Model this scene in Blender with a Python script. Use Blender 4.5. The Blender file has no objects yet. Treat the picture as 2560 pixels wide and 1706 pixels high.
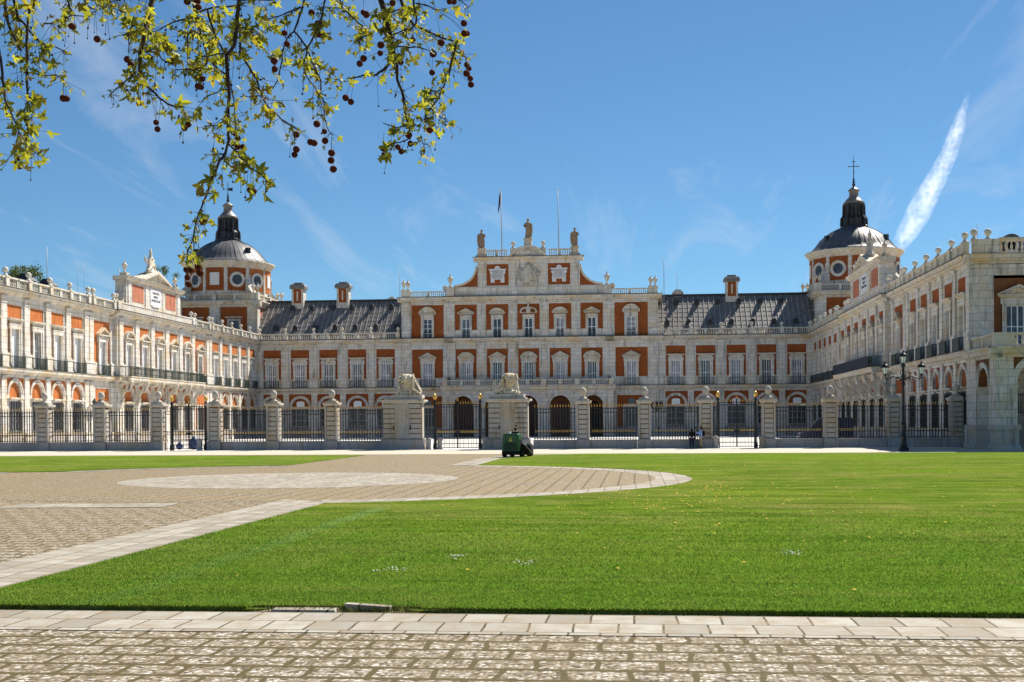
import bpy, math, random
import numpy as np
from mathutils import Matrix, Vector
R = math.radians
random.seed(7); rng = np.random.default_rng(7)
sc = bpy.context.scene
COL = sc.collection

# ------------------------------------------------------------------ camera, sky, sun, exposure
EYE = 2.4
cam_d = bpy.data.cameras.new("camera"); cam = bpy.data.objects.new("camera", cam_d); COL.objects.link(cam)
cam_d.sensor_width = 36.0; cam_d.lens = 3100 / 2560 * 36.0
cam_d.shift_y = 202 / 2560
cam_d.clip_start = 0.1; cam_d.clip_end = 20000
PSI = math.atan(310 / 3100)
cam.matrix_world = Matrix.Translation((0, 0, EYE)) @ Matrix.Rotation(PSI, 4, 'Z') @ Matrix.Rotation(R(90), 4, 'X') @ Matrix.Rotation(-0.0065, 4, 'Z')
sc.camera = cam

SUN = Vector((0.49, 0.75, 1.0)).normalized()         # direction towards the sun
elev = math.asin(SUN.z); azim = math.atan2(SUN.x, SUN.y)   # clockwise from +Y
world = bpy.data.worlds.new("World"); sc.world = world; world.use_nodes = True
wn = world.node_tree.nodes; wl = world.node_tree.links; wn.clear()
w_out = wn.new("ShaderNodeOutputWorld"); w_bg = wn.new("ShaderNodeBackground"); sky = wn.new("ShaderNodeTexSky")
sky.sky_type = 'NISHITA'; sky.sun_disc = False; sky.sun_elevation = elev; sky.sun_rotation = azim
sky.altitude = 1500; sky.air_density = 1.0; sky.dust_density = 0.0; sky.ozone_density = 2.0
w_bg.inputs[1].default_value = 0.065
# thin cirrus streaks in the sky, laid out by direction
tc = wn.new("ShaderNodeTexCoord"); sep = wn.new("ShaderNodeSeparateXYZ"); wl.new(tc.outputs['Generated'], sep.inputs[0])
def wmath(op, a, b=None, c=None):
    n = wn.new("ShaderNodeMath"); n.operation = op
    for i, q in enumerate((a, b, c)):
        if q is None: continue
        if isinstance(q, (int, float)): n.inputs[i].default_value = q
        else: wl.new(q, n.inputs[i])
    return n.outputs[0]
dz = wmath('MAXIMUM', sep.outputs[2], 0.03)
px_ = wmath('DIVIDE', sep.outputs[0], wmath('ADD', dz, 0.12)); py_ = wmath('DIVIDE', sep.outputs[1], wmath('ADD', dz, 0.12))
cmb = wn.new("ShaderNodeCombineXYZ"); wl.new(px_, cmb.inputs[0]); wl.new(py_, cmb.inputs[1])
mp = wn.new("ShaderNodeMapping"); mp.inputs['Rotation'].default_value = (0, 0, R(-38)); mp.inputs['Scale'].default_value = (2.6, 0.55, 1)
wl.new(cmb.outputs[0], mp.inputs[0])
nz = wn.new("ShaderNodeTexNoise"); nz.inputs['Scale'].default_value = 1.3; nz.inputs['Detail'].default_value = 7; nz.inputs['Roughness'].default_value = 0.62; nz.inputs['Distortion'].default_value = 0.6
wl.new(mp.outputs[0], nz.inputs['Vector'])
mr = wn.new("ShaderNodeMapRange"); mr.inputs[1].default_value = 0.53; mr.inputs[2].default_value = 0.92; mr.inputs[3].default_value = 0; mr.inputs[4].default_value = 0.6
wl.new(nz.outputs[0], mr.inputs[0])
cm = wn.new("ShaderNodeMixRGB"); cm.inputs[2].default_value = (6.2, 6.4, 6.8, 1)
gm = wn.new("ShaderNodeGamma"); gm.inputs[1].default_value = 0.9; wl.new(sky.outputs[0], gm.inputs[0])
ml = wn.new("ShaderNodeMixRGB"); ml.blend_type = 'MULTIPLY'; ml.inputs[0].default_value = 1; ml.inputs[2].default_value = (0.50, 0.77, 0.93, 1); wl.new(gm.outputs[0], ml.inputs[1])
wl.new(mr.outputs[0], cm.inputs[0]); wl.new(ml.outputs[0], cm.inputs[1])
wl.new(cm.outputs[0], w_bg.inputs[0]); wl.new(w_bg.outputs[0], w_out.inputs[0])

sun_d = bpy.data.lights.new("sun", 'SUN'); sun_d.energy = 5.0; sun_d.angle = R(0.53); sun_d.color = (1.0, 0.93, 0.82)
sun = bpy.data.objects.new("sun", sun_d); COL.objects.link(sun)
sun.rotation_euler = (-SUN).to_track_quat('-Z', 'Y').to_euler()
sc.cycles.volume_bounces = 4
sc.view_settings.view_transform = 'Standard'; sc.view_settings.look = 'None'; sc.view_settings.gamma = 1
sc.view_settings.exposure = 1.05

# ------------------------------------------------------------------ helpers
class MB:
    """collects shapes and links them as one mesh"""
    def __init__(s): s.v = []; s.f = []; s.m = []; s.cur = 0; s.smooth = False; s.sm = []
    def add(s, vs, fs, smooth=False):
        n = len(s.v); s.v.extend(vs)
        for f in fs: s.f.append([i + n for i in f]); s.m.append(s.cur); s.sm.append(smooth)
        return s
    def box(s, x0, x1, y0, y1, z0, z1):
        return s.add([(x0,y0,z0),(x1,y0,z0),(x1,y1,z0),(x0,y1,z0),(x0,y0,z1),(x1,y0,z1),(x1,y1,z1),(x0,y1,z1)],
              [(0,3,2,1),(4,5,6,7),(0,1,5,4),(1,2,6,5),(2,3,7,6),(3,0,4,7)])
    def taper(s, x0, x1, y0, y1, z0, z1, d):
        return s.add([(x0,y0,z0),(x1,y0,z0),(x1,y1,z0),(x0,y1,z0),(x0+d,y0+d,z1),(x1-d,y0+d,z1),(x1-d,y1-d,z1),(x0+d,y1-d,z1)],
              [(0,3,2,1),(4,5,6,7),(0,1,5,4),(1,2,6,5),(2,3,7,6),(3,0,4,7)])
    def ring(s, x0, x1, z0, z1, a0, a1, b0, b1, y0, y1):
        """rectangular wall x0..x1, z0..z1 with an opening a0..a1, b0..b1"""
        if a0 > x0: s.box(x0, a0, y0, y1, z0, z1)
        if x1 > a1: s.box(a1, x1, y0, y1, z0, z1)
        if b0 > z0: s.box(a0, a1, y0, y1, z0, b0)
        if z1 > b1: s.box(a0, a1, y0, y1, b1, z1)
        return s
    def extr(s, prof, axis, lo, hi, cap=True):
        """prof: 2-D points; axis x: (y,z), y: (x,z), z: (x,y)"""
        n = len(prof)
        mk = {'x': lambda p, t: (t, p[0], p[1]), 'y': lambda p, t: (p[0], t, p[1]), 'z': lambda p, t: (p[0], p[1], t)}[axis]
        vs = [mk(p, lo) for p in prof] + [mk(p, hi) for p in prof]
        fs = [(i, (i+1) % n, n + (i+1) % n, n + i) for i in range(n)]
        if cap: fs += [tuple(range(n))[::-1], tuple(range(n, 2*n))]
        return s.add(vs, fs)
    def strip(s, inner, outer, y0, y1):
        """band between two equally long (x,z) polylines, thickened from y0 to y1"""
        n = len(inner)
        vs = [(p[0], y0, p[1]) for p in inner] + [(p[0], y0, p[1]) for p in outer] + [(p[0], y1, p[1]) for p in inner] + [(p[0], y1, p[1]) for p in outer]
        fs = []
        for i in range(n - 1):
            j = i + 1
            fs += [(i, j, n+j, n+i), (2*n+i, 3*n+i, 3*n+j, 2*n+j), (i, 2*n+i, 2*n+j, j), (n+i, n+j, 3*n+j, 3*n+i)]
        fs += [(0, n, 3*n, 2*n), (n-1, 3*n-1, 4*n-1, 2*n-1)]
        return s.add(vs, fs)
    def arch(s, cx, zc, r0, r1, y0, y1, a0=0, a1=180, n=18):
        t = [R(a0 + (a1-a0)*i/n) for i in range(n+1)]
        return s.strip([(cx + r0*math.cos(a), zc + r0*math.sin(a)) for a in t], [(cx + r1*math.cos(a), zc + r1*math.sin(a)) for a in t], y0, y1)
    def spandrel(s, x0, x1, z1, cx, zc, r, y0, y1, n=18):
        """wall from the springing zc up to z1 with a round-headed cut of radius r"""
        inn = []; out = []
        for i in range(n+1):
            a = math.pi * i / n; c, q = math.cos(a), math.sin(a)
            inn.append((cx + r*c, zc + r*q))
            hw = (x1 - cx) if c > 0 else (cx - x0)
            t = min(hw / abs(c) if abs(c) > 1e-6 else 1e9, (z1 - zc) / q if q > 1e-6 else 1e9)
            out.append((cx + t*c, zc + t*q))
        # make sure the corners are filled
        ki = [i for i in range(n) if abs(out[i][1]-z1) > 1e-6 and abs(out[i+1][1]-z1) < 1e-6]
        if ki: out[ki[0]+1] = (x1, z1)
        kj = [i for i in range(n) if abs(out[i][1]-z1) < 1e-6 and abs(out[i+1][1]-z1) > 1e-6]
        if kj: out[kj[0]] = (x0, z1)
        return s.strip(inn, out, y0, y1)
    def disc(s, cx, zc, r, y, a0=0, a1=180, n=16):
        vs = [(cx + r*math.cos(R(a0+(a1-a0)*i/n)), y, zc + r*math.sin(R(a0+(a1-a0)*i/n))) for i in range(n+1)]
        return s.add(vs, [tuple(range(len(vs)))])
    def lathe(s, prof, c=(0,0,0), seg=10, smooth=True, off=0.0):
        n = len(prof); vs = []; fs = []
        for r, z in prof:
            for k in range(seg):
                a = 2*math.pi*k/seg + off; vs.append((c[0]+r*math.cos(a), c[1]+r*math.sin(a), c[2]+z))
        for i in range(n-1):
            for k in range(seg):
                q = (k+1) % seg; fs.append((i*seg+k, i*seg+q, (i+1)*seg+q, (i+1)*seg+k))
        fs.append(tuple(range(seg))[::-1]); fs.append(tuple(range((n-1)*seg, n*seg)))
        return s.add(vs, fs, smooth)
    def tube(s, pts, rad, seg=6, smooth=True):
        pts = [Vector(p) for p in pts]; n = len(pts)
        if not isinstance(rad, (list, tuple)): rad = [rad]*n
        vs = []; fs = []; a = None
        for i, p in enumerate(pts):
            d = (pts[min(i+1, n-1)] - pts[max(i-1, 0)])
            d = d.normalized() if d.length > 1e-9 else Vector((0,0,1))
            if a is None: a = d.orthogonal().normalized()
            else:
                a = a - d*a.dot(d); a = a.normalized() if a.length > 1e-6 else d.orthogonal().normalized()
            b = d.cross(a)
            for k in range(seg):
                t = 2*math.pi*k/seg; q = p + (a*math.cos(t) + b*math.sin(t))*rad[i]; vs.append(tuple(q))
        for i in range(n-1):
            for k in range(seg):
                q = (k+1) % seg; fs.append((i*seg+k, i*seg+q, (i+1)*seg+q, (i+1)*seg+k))
        fs.append(tuple(range(seg))[::-1]); fs.append(tuple(range((n-1)*seg, n*seg)))
        return s.add(vs, fs, smooth)
    def ball(s, c, r, seg=10, rings=7, sc3=(1,1,1), jit=0.0):
        vs = []; fs = []
        for i in range(rings+1):
            t = math.pi*i/rings
            for k in range(seg):
                a = 2*math.pi*k/seg; q = r*(1 + (random.uniform(-jit, jit) if jit else 0))
                vs.append((c[0]+q*sc3[0]*math.sin(t)*math.cos(a), c[1]+q*sc3[1]*math.sin(t)*math.sin(a), c[2]-q*sc3[2]*math.cos(t)))
        for i in range(rings):
            for k in range(seg):
                q = (k+1) % seg; fs.append((i*seg+k, i*seg+q, (i+1)*seg+q, (i+1)*seg+k))
        return s.add(vs, fs, True)
    def mesh(s, name, mats):
        me = bpy.data.meshes.new(name)
        me.from_pydata(s.v, [], s.f); me.update()
        if not isinstance(mats, (list, tuple)): mats = [mats]
        for m in mats: me.materials.append(m)
        if len(mats) > 1: me.polygons.foreach_set('material_index', s.m)
        me.polygons.foreach_set('use_smooth', s.sm)
        return me

def put(name, me, parent=None, loc=(0,0,0), rz=0.0, label=None, kind=None):
    o = bpy.data.objects.new(name, me); COL.objects.link(o); o.location = loc; o.rotation_euler = (0,0,rz)
    if parent: o.parent = parent
    if label: o['label'] = label
    if kind: o['kind'] = kind
    return o
def part(name, mb, mat, parent=None, loc=(0,0,0), rz=0.0, label=None, kind=None):
    return put(name, mb.mesh(name, mat), parent, loc, rz, label, kind)
def thing(name, label, cat, loc=(0,0,0), rz=0.0, group=None):
    o = bpy.data.objects.new(name, None); COL.objects.link(o); o.location = loc; o.rotation_euler = (0,0,rz); o.empty_display_size = 0.3
    o['label'] = label; o['category'] = cat
    if group: o['group'] = group
    return o
def tag(o, label, cat, group=None, kind=None):
    o['label'] = label; o['category'] = cat
    if group: o['group'] = group
    if kind: o['kind'] = kind
    return o
def dup(root, loc, rz, label, group=None):
    r = root.copy(); COL.objects.link(r); r.location = loc; r.rotation_euler = (0,0,rz); r['label'] = label
    if group: r['group'] = group
    for ch in list(root.children):
        c = ch.copy(); COL.objects.link(c); c.parent = r
        for g in list(ch.children):
            d = g.copy(); COL.objects.link(d); d.parent = c
    return r
def text_mesh(lines, size, mat, depth=0.02, spacing=1.0):
    cu = bpy.data.curves.new("inscription", 'FONT'); cu.body = "\n".join(lines); cu.size = size; cu.align_x = 'CENTER'; cu.align_y = 'CENTER'
    cu.extrude = depth; cu.space_line = spacing; cu.resolution_u = 2
    ob = bpy.data.objects.new("inscription", cu); COL.objects.link(ob)
    dg = bpy.context.evaluated_depsgraph_get(); me = bpy.data.meshes.new_from_object(ob.evaluated_get(dg))
    bpy.data.objects.remove(ob); bpy.data.curves.remove(cu)
    me.transform(Matrix.Rotation(R(90), 4, 'X')); me.materials.clear(); me.materials.append(mat)
    return me

# ------------------------------------------------------------------ materials
class NT:
    def __init__(s, name, rough=0.8, spec=0.3):
        s.m = bpy.data.materials.new(name); s.m.use_nodes = True; s.t = s.m.node_tree; s.n = s.t.nodes; s.l = s.t.links
        s.b = s.n["Principled BSDF"]; s.b.inputs['Roughness'].default_value = rough; s.b.inputs['Specular IOR Level'].default_value = spec
        s.out = s.n["Material Output"]
    def link(s, a, b): s.l.new(a, b)
    def set(s, inp, q):
        if isinstance(q, (int, float)): inp.default_value = q
        elif isinstance(q, tuple): inp.default_value = q if len(q) == 4 or inp.type == 'VECTOR' else (*q, 1)
        else: s.l.new(q, inp)
    def pos(s):
        g = s.n.new("ShaderNodeNewGeometry"); return g.outputs['Position']
    def obj(s):
        g = s.n.new("ShaderNodeTexCoord"); return g.outputs['Object']
    def sepx(s, v):
        n = s.n.new("ShaderNodeSeparateXYZ"); s.l.new(v, n.inputs[0]); return n.outputs
    def comb(s, x, y, z):
        n = s.n.new("ShaderNodeCombineXYZ")
        for i, q in enumerate((x, y, z)): s.set(n.inputs[i], q)
        return n.outputs[0]
    def math(s, op, a, b=None, c=None, clamp=False):
        n = s.n.new("ShaderNodeMath"); n.operation = op; n.use_clamp = clamp
        for i, q in enumerate((a, b, c)):
            if q is not None: s.set(n.inputs[i], q)
        return n.outputs[0]
    def map(s, v, scale=(1,1,1), rot=(0,0,0), loc=(0,0,0)):
        n = s.n.new("ShaderNodeMapping"); s.l.new(v, n.inputs[0]); n.inputs['Scale'].default_value = scale; n.inputs['Rotation'].default_value = rot; n.inputs['Location'].default_value = loc
        return n.outputs[0]
    def noise(s, v, scale, detail=4, rough=0.55, dist=0.0):
        n = s.n.new("ShaderNodeTexNoise"); s.l.new(v, n.inputs['Vector']); n.inputs['Scale'].default_value = scale; n.inputs['Detail'].default_value = detail
        n.inputs['Roughness'].default_value = rough; n.inputs['Distortion'].default_value = dist; return n.outputs[0]
    def voro(s, v, scale, feat='F1', rand=1.0):
        n = s.n.new("ShaderNodeTexVoronoi"); n.feature = feat; s.l.new(v, n.inputs['Vector']); n.inputs['Scale'].default_value = scale; n.inputs['Randomness'].default_value = rand
        return n
    def rng(s, v, a, b, c=0.0, d=1.0, smooth=False):
        n = s.n.new("ShaderNodeMapRange"); s.l.new(v, n.inputs[0])
        if smooth: n.interpolation_type = 'SMOOTHSTEP'
        for i, q in enumerate((a, b, c, d)): n.inputs[i+1].default_value = q
        return n.outputs[0]
    def mix(s, f, a, b, mode='MIX'):
        n = s.n.new("ShaderNodeMixRGB"); n.blend_type = mode; s.set(n.inputs[0], f); s.set(n.inputs[1], a); s.set(n.inputs[2], b); return n.outputs[0]
    def ramp(s, v, stops):
        n = s.n.new("ShaderNodeValToRGB"); s.l.new(v, n.inputs[0]); e = n.color_ramp.elements
        while len(e) < len(stops): e.new(0.5)
        for q, (p, c) in zip(e, stops): q.position = p; q.color = (*c, 1)
        return n.outputs[0]
    def color(s, c): s.set(s.b.inputs['Base Color'], c); return s
    def bump(s, h, strength=0.4, dist=0.02):
        n = s.n.new("ShaderNodeBump"); n.inputs['Strength'].default_value = strength; n.inputs['Distance'].default_value = dist; s.l.new(h, n.inputs['Height']); s.l.new(n.outputs[0], s.b.inputs['Normal']); return s

def wall_uv(t):
    p = t.sepx(t.pos()); return t.comb(t.math('ADD', p[0], p[1]), p[2], 0.0), p
def stone_mat(name, base, blocks=(1.3, 0.62), stain_and_light=1.0, joint=0.55, ochre=(0.50, 0.34, 0.13), mortar=0.022):
    t = NT(name, 0.88, 0.2); uv, p = wall_uv(t); P = t.pos()
    br = t.n.new("ShaderNodeTexBrick"); t.link(uv, br.inputs['Vector']); br.inputs['Scale'].default_value = 1.0
    br.inputs['Brick Width'].default_value = blocks[0]; br.inputs['Row Height'].default_value = blocks[1]; br.inputs['Mortar Size'].default_value = mortar; br.inputs['Mortar Smooth'].default_value = 0.1
    br.inputs['Color1'].default_value = (1,1,1,1); br.inputs['Color2'].default_value = (0.82,0.83,0.86,1); br.inputs['Mortar'].default_value = (joint,joint*0.92,joint*0.82,1)
    n1 = t.noise(P, 0.55, 5, 0.6); n2 = t.noise(P, 4.5, 5, 0.7); n3 = t.noise(t.map(P, (1.6,1.6,0.22)), 1.1, 5, 0.65)
    c = t.mix(t.rng(n2, 0.3, 0.75), tuple(x*0.83 for x in base), tuple(min(1, x*1.1) for x in base))
    c = t.mix(1.0, c, br.outputs['Color'], 'MULTIPLY')
    c = t.mix(t.rng(n1, 0.46, 0.68, 0, min(0.95, 0.62*stain_and_light)), c, t.mix(0.62, c, ochre))
    c = t.mix(t.rng(n3, 0.54, 0.72, 0, min(0.9, 0.75*stain_and_light)), c, (0.13, 0.125, 0.12))
    n4 = t.noise(P, 9.0, 3, 0.7); c = t.mix(t.rng(n4, 0.6, 0.72, 0, 0.6*stain_and_light), c, (0.16, 0.15, 0.14))
    t.color(c); t.bump(n2, 0.25, 0.03); return t.m
M = {}
M['stone'] = stone_mat('pale_limestone', (0.67, 0.64, 0.585), joint=0.48, mortar=0.022, stain_and_light=1.25)
M['trim'] = stone_mat('cornice_limestone', (0.64, 0.59, 0.50), (1.5, 2.0), 1.6, 0.5, (0.56, 0.35, 0.10))  # ochre is stain plus warm bounced light, put into the colour
M['carved'] = stone_mat('carved_limestone', (0.62, 0.58, 0.50), (30, 30), 1.2, 1.0)
M['lionstone'] = stone_mat('shade_mottled_stone', (0.66, 0.60, 0.47), (30, 30), 1.75, 1.0, (0.42, 0.28, 0.10))  # strong mottling puts lit stone and shaded crevices into the colour
M['oldstone'] = stone_mat('weathered_granite', (0.50, 0.46, 0.41), (30, 30), 1.3, 1.0)
M['wallstone'] = stone_mat('fence_granite', (0.36, 0.34, 0.33), (2.3, 0.9), 0.9, 0.55)
M['pier'] = stone_mat('rusticated_stone', (0.43, 0.405, 0.365), (30, 30), 1.3, 1.0, (0.45, 0.27, 0.08))
M['groove'] = None
M['statue'] = stone_mat('brown_statue_stone', (0.27, 0.19, 0.13), (30, 30), 0.7, 1.0)
def brick_mat(name, a, b, m):
    t = NT(name, 0.9, 0.15); uv, p = wall_uv(t); P = t.pos()
    br = t.n.new("ShaderNodeTexBrick"); t.link(uv, br.inputs['Vector']); br.inputs['Scale'].default_value = 1.0
    br.inputs['Brick Width'].default_value = 0.28; br.inputs['Row Height'].default_value = 0.075; br.inputs['Mortar Size'].default_value = 0.008
    br.inputs['Color1'].default_value = (*a, 1); br.inputs['Color2'].default_value = (*b, 1); br.inputs['Mortar'].default_value = (*m, 1)
    n1 = t.noise(P, 0.8, 6, 0.7); n2 = t.noise(P, 11, 3, 0.7)
    n6 = t.noise(t.map(P, (2.2, 2.2, 0.35)), 1.2, 4, 0.65); c = t.mix(t.rng(n1, 0.38, 0.7), br.outputs['Color'], tuple(x*0.62 for x in a)); c = t.mix(t.rng(n6, 0.52, 0.7, 0, 0.55), c, (0.11, 0.035, 0.015)); c = t.mix(t.rng(n2, 0.62, 0.72, 0, 0.45), c, (0.62, 0.40, 0.24)); c = t.mix(t.rng(n2, 0.28, 0.38, 0.5, 0), c, (0.10, 0.025, 0.012))
    t.color(c); t.bump(n2, 0.3, 0.02); return t.m
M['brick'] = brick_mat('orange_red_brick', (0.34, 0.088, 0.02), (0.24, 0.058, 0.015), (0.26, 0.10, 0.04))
M['brick_lit'] = brick_mat('sunlit_orange_brick', (0.52, 0.155, 0.035), (0.44, 0.115, 0.025), (0.45, 0.22, 0.10))  # brighter copy of the brick, with sunlight put into its colour
M['stucco_and_lit_brick'] = brick_mat('pink_stucco_and_sunlit_brick', (0.46, 0.17, 0.10), (0.44, 0.165, 0.10), (0.46, 0.18, 0.11))
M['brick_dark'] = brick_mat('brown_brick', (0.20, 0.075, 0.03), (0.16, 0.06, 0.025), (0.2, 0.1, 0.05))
def plain(name, c, rough=0.6, spec=0.4, var=0.25, sc_=6.0, metal=0.0, bump=0.15):
    t = NT(name, rough, spec); n = t.noise(t.pos(), sc_, 5, 0.65)
    t.color(t.mix(t.rng(n, 0.3, 0.7), tuple(x*(1-var) for x in c), tuple(min(1, x*(1+var)) for x in c))); t.b.inputs['Metallic'].default_value = metal
    if bump: t.bump(n, bump, 0.02)
    return t.m
M['paint'] = plain('white_window_paint', (0.78, 0.79, 0.80), 0.45, 0.4, 0.06)
M['iron'] = plain('black_iron', (0.012, 0.012, 0.014), 0.5, 0.4, 0.3)
M['gilt'] = plain('gilded_iron', (0.75, 0.45, 0.10), 0.35, 0.5, 0.25, 30, 0.6)
M['greenpaint'] = plain('dark_green_iron', (0.018, 0.035, 0.028), 0.5, 0.4, 0.3)
M['groove'] = plain('ochre_joint_stone', (0.17, 0.105, 0.045), 0.95, 0.1, 0.4, 3)
M['navy'] = plain('dark_navy_cloth', (0.018, 0.025, 0.04), 0.8, 0.2, 0.3, 2)
M['wood'] = plain('dark_brown_door', (0.055, 0.018, 0.01), 0.55, 0.3, 0.4, 3)
M['dark'] = plain('dark_interior', (0.02, 0.017, 0.015), 0.9, 0.1, 0.3)
def lead_mat(name, c, seam=True):
    t = NT(name, 0.5, 0.4); P = t.pos(); n = t.noise(P, 1.3, 5, 0.65); n3 = t.noise(t.map(P, (3, 3, 0.5)), 1.5, 5, 0.7); n2 = t.noise(P, 12, 3, 0.6)
    cc = t.mix(t.rng(n, 0.35, 0.7), tuple(x*0.7 for x in c), tuple(x*1.3 for x in c)); cc = t.mix(t.rng(n3, 0.5, 0.7, 0, 0.35), cc, tuple(x*1.4 for x in c))
    t.color(cc); t.bump(n2, 0.3, 0.03); return t.m
M['lead'] = lead_mat('dark_lead_sheet', (0.15, 0.138, 0.128)); M['leadseam'] = lead_mat('light_lead_seams', (0.33, 0.31, 0.28)); M['leadblack'] = lead_mat('black_lead', (0.022, 0.023, 0.028)); M['domelead'] = lead_mat('grey_dome_lead', (0.085, 0.087, 0.095))
def glass_mat(name, c, rough=0.08):
    t = NT(name, rough, 0.5); n = t.noise(t.pos(), 0.9, 2); n2 = t.noise(t.map(t.pos(), (1, 1, 0.15)), 6.0, 3)
    cc = t.mix(t.rng(n, 0.35, 0.65), tuple(x*0.6 for x in c), tuple(x*1.5 for x in c)); cc = t.mix(t.rng(n2, 0.5, 0.62, 0, 0.35), cc, tuple(min(1, x*3) for x in c))
    t.color(cc); return t.m
M['glassmid'] = glass_mat('grey_window_glass', (0.09, 0.10, 0.12), 0.15); M['glass'] = glass_mat('dark_window_glass', (0.035, 0.042, 0.055)); M['glasscurtain'] = glass_mat('curtained_glass', (0.20, 0.20, 0.23), 0.25)
def shutter_mat():
    t = NT('white_louvre_shutter', 0.55, 0.3); p = t.sepx(t.pos()); w = t.math('FRACT', t.math('MULTIPLY', p[2], 7.0)); n = t.noise(t.pos(), 3, 3)
    t.color(t.mix(t.rng(w, 0.55, 0.8, 0, 0.55), t.mix(t.rng(n, 0.3, 0.7), (0.66, 0.68, 0.71), (0.80, 0.80, 0.80)), (0.42, 0.45, 0.5))); return t.m
M['shutter'] = shutter_mat()
M['lampglass'] = plain('frosted_lamp_glass', (0.85, 0.87, 0.88), 0.25, 0.5, 0.05)
_m = M['lampglass']; _m.node_tree.nodes['Principled BSDF'].inputs['Roughness'].default_value = 0.6
M['letter'] = plain('dark_letter_paint', (0.10, 0.10, 0.11), 0.8, 0.1, 0.2)
M['plaque'] = plain('white_marble_plaque', (0.62, 0.62, 0.63), 0.6, 0.3, 0.12, 3)
# ------------------------------------------------------------------ palace building blocks (wall frame: x along the wall, -y outwards, z up)
CACHE = {}
def cached(key, fn):
    if key not in CACHE: CACHE[key] = fn()
    return CACHE[key]
def profile_x(mb, x0, x1, pts, yb=0.3):
    """moulding: pts (out, z) from bottom to top, closed at the back yb"""
    prof = [(yb, pts[0][1])] + [(-o, z) for o, z in pts] + [(yb, pts[-1][1])]
    mb.extr(prof, 'x', x0, x1); return mb
CORN = [(0.12, 15.25), (0.16, 15.42), (0.42, 15.5), (0.46, 15.62), (0.72, 15.66), (0.74, 15.84), (0.84, 15.98), (0.84, 16.02)]
SLAB = [(0.14, 7.45), (0.2, 7.6), (0.5, 7.68), (0.56, 7.78), (0.62, 7.8), (0.62, 8.02), (0.66, 8.1)]
def window_meshes(w, z0, z1, cols, rows, pane, fw=0.085):
    def mk():
        a = MB(); h = w/2
        a.ring(-h, h, z0, z1, -h+fw, h-fw, z0+fw, z1-fw, 0.17, 0.25)
        for k in range(1, cols):
            x = -h + w*k/cols; t = fw*0.62 if k*2 == cols else fw*0.36
            a.box(x-t, x+t, 0.175, 0.245, z0+fw, z1-fw)
        for k in range(1, rows):
            z = z0 + (z1-z0)*k/rows; a.box(-h+fw, h-fw, 0.18, 0.24, z-fw*0.4, z+fw*0.4)
        b = MB(); b.box(-h+0.01, h-0.01, 0.215, 0.23, z0+0.01, z1-0.01)
        return a.mesh('window', M['paint']), b.mesh('pane', M[pane])
    return cached(('win', w, z0, z1, cols, rows, pane), mk)
WR = random.Random(17)
def add_window(root, c, yo, w, z0, z1, cols=4, rows=2, pane='glass'):
    if pane != 'glass' or w > 1.2: pane = WR.choice((pane, pane, 'glassmid', 'glass', 'glasscurtain' if z0 > 8 else 'glass'))
    a, b = window_meshes(w, z0, z1, cols, rows, pane)
    o = put('window', a, root, (c, yo, 0)); put('pane', b, o); return o
def add_shutters(root, c, yo, w, z0, z1):
    def mk():
        a = MB(); h = w/2
        for q in (-1, 1):
            x0, x1 = (-h+0.02, -0.015) if q < 0 else (0.015, h-0.02)
            a.box(x0, x1, 0.16, 0.22, z0, z1)
            a.ring(x0, x1, z0, z1, x0+0.08, x1-0.08, z0+0.1, z1-0.1, 0.14, 0.165)
            a.box(x0+0.08, x1-0.08, 0.14, 0.165, (z0+z1)/2-0.05, (z0+z1)/2+0.05)
        return a.mesh('shutters', M['shutter'])
    return put('shutters', cached(('shut', w, z0, z1), mk), root, (c, yo, 0))
def pediment_mesh(kind, w, zb, h, proj=0.42):
    def mk():
        a = MB(); hw = w/2; t = 0.17
        a.box(-hw, hw, -proj, 0.1, zb, zb+0.13); a.box(-hw+0.1, hw-0.1, -proj*0.6, 0.1, zb-0.12, zb)
        if kind == 'tri':
            a.strip([(-hw, zb+0.132), (0, zb+h-t), (hw, zb+0.132)], [(-hw-0.08, zb+0.2), (0, zb+h+0.05), (hw+0.08, zb+0.2)], -proj-0.03, 0.1)
            a.extr([(-hw+0.1, zb+0.131), (hw-0.1, zb+0.131), (0, zb+h-t)], 'y', -proj*0.3, 0.1)
        else:
            r = (hw*hw + h*h)/(2*h); zc = zb + h - r; a1 = math.degrees(math.asin(min(1, (zb+0.14-zc)/r)))
            a.arch(0, zc, r-t, r+0.05, -proj-0.03, 0.1, a1, 180-a1, 14)
            pts = [((r-t)*math.cos(R(a1+(180-2*a1)*i/12)), zc+(r-t)*math.sin(R(a1+(180-2*a1)*i/12))) for i in range(13)]
            a.extr([(x, max(z, zb+0.131)) for x, z in pts], 'y', -proj*0.3, 0.1)
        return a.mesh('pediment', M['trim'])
    return cached(('ped', kind, w, zb, h, proj), mk)
def surround_mesh(fw, zb, ft, ow, ot, ears=True):
    def mk():
        a = MB(); a.ring(-fw/2, fw/2, zb, ft, -ow/2, ow/2, zb, ot, -0.16, 0.34)
        a.ring(-fw/2-0.04, fw/2+0.04, zb, ft+0.05, -fw/2+0.1, fw/2-0.1, zb, ft-0.06, -0.22, -0.158)
        if ears: a.box(-fw/2-0.14, fw/2+0.14, -0.2, 0, ft-0.5, ft+0.02)
        return a.mesh('window_surround', M['stone'])
    return cached(('sur', fw, zb, ft, ow, ot), mk)
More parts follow.
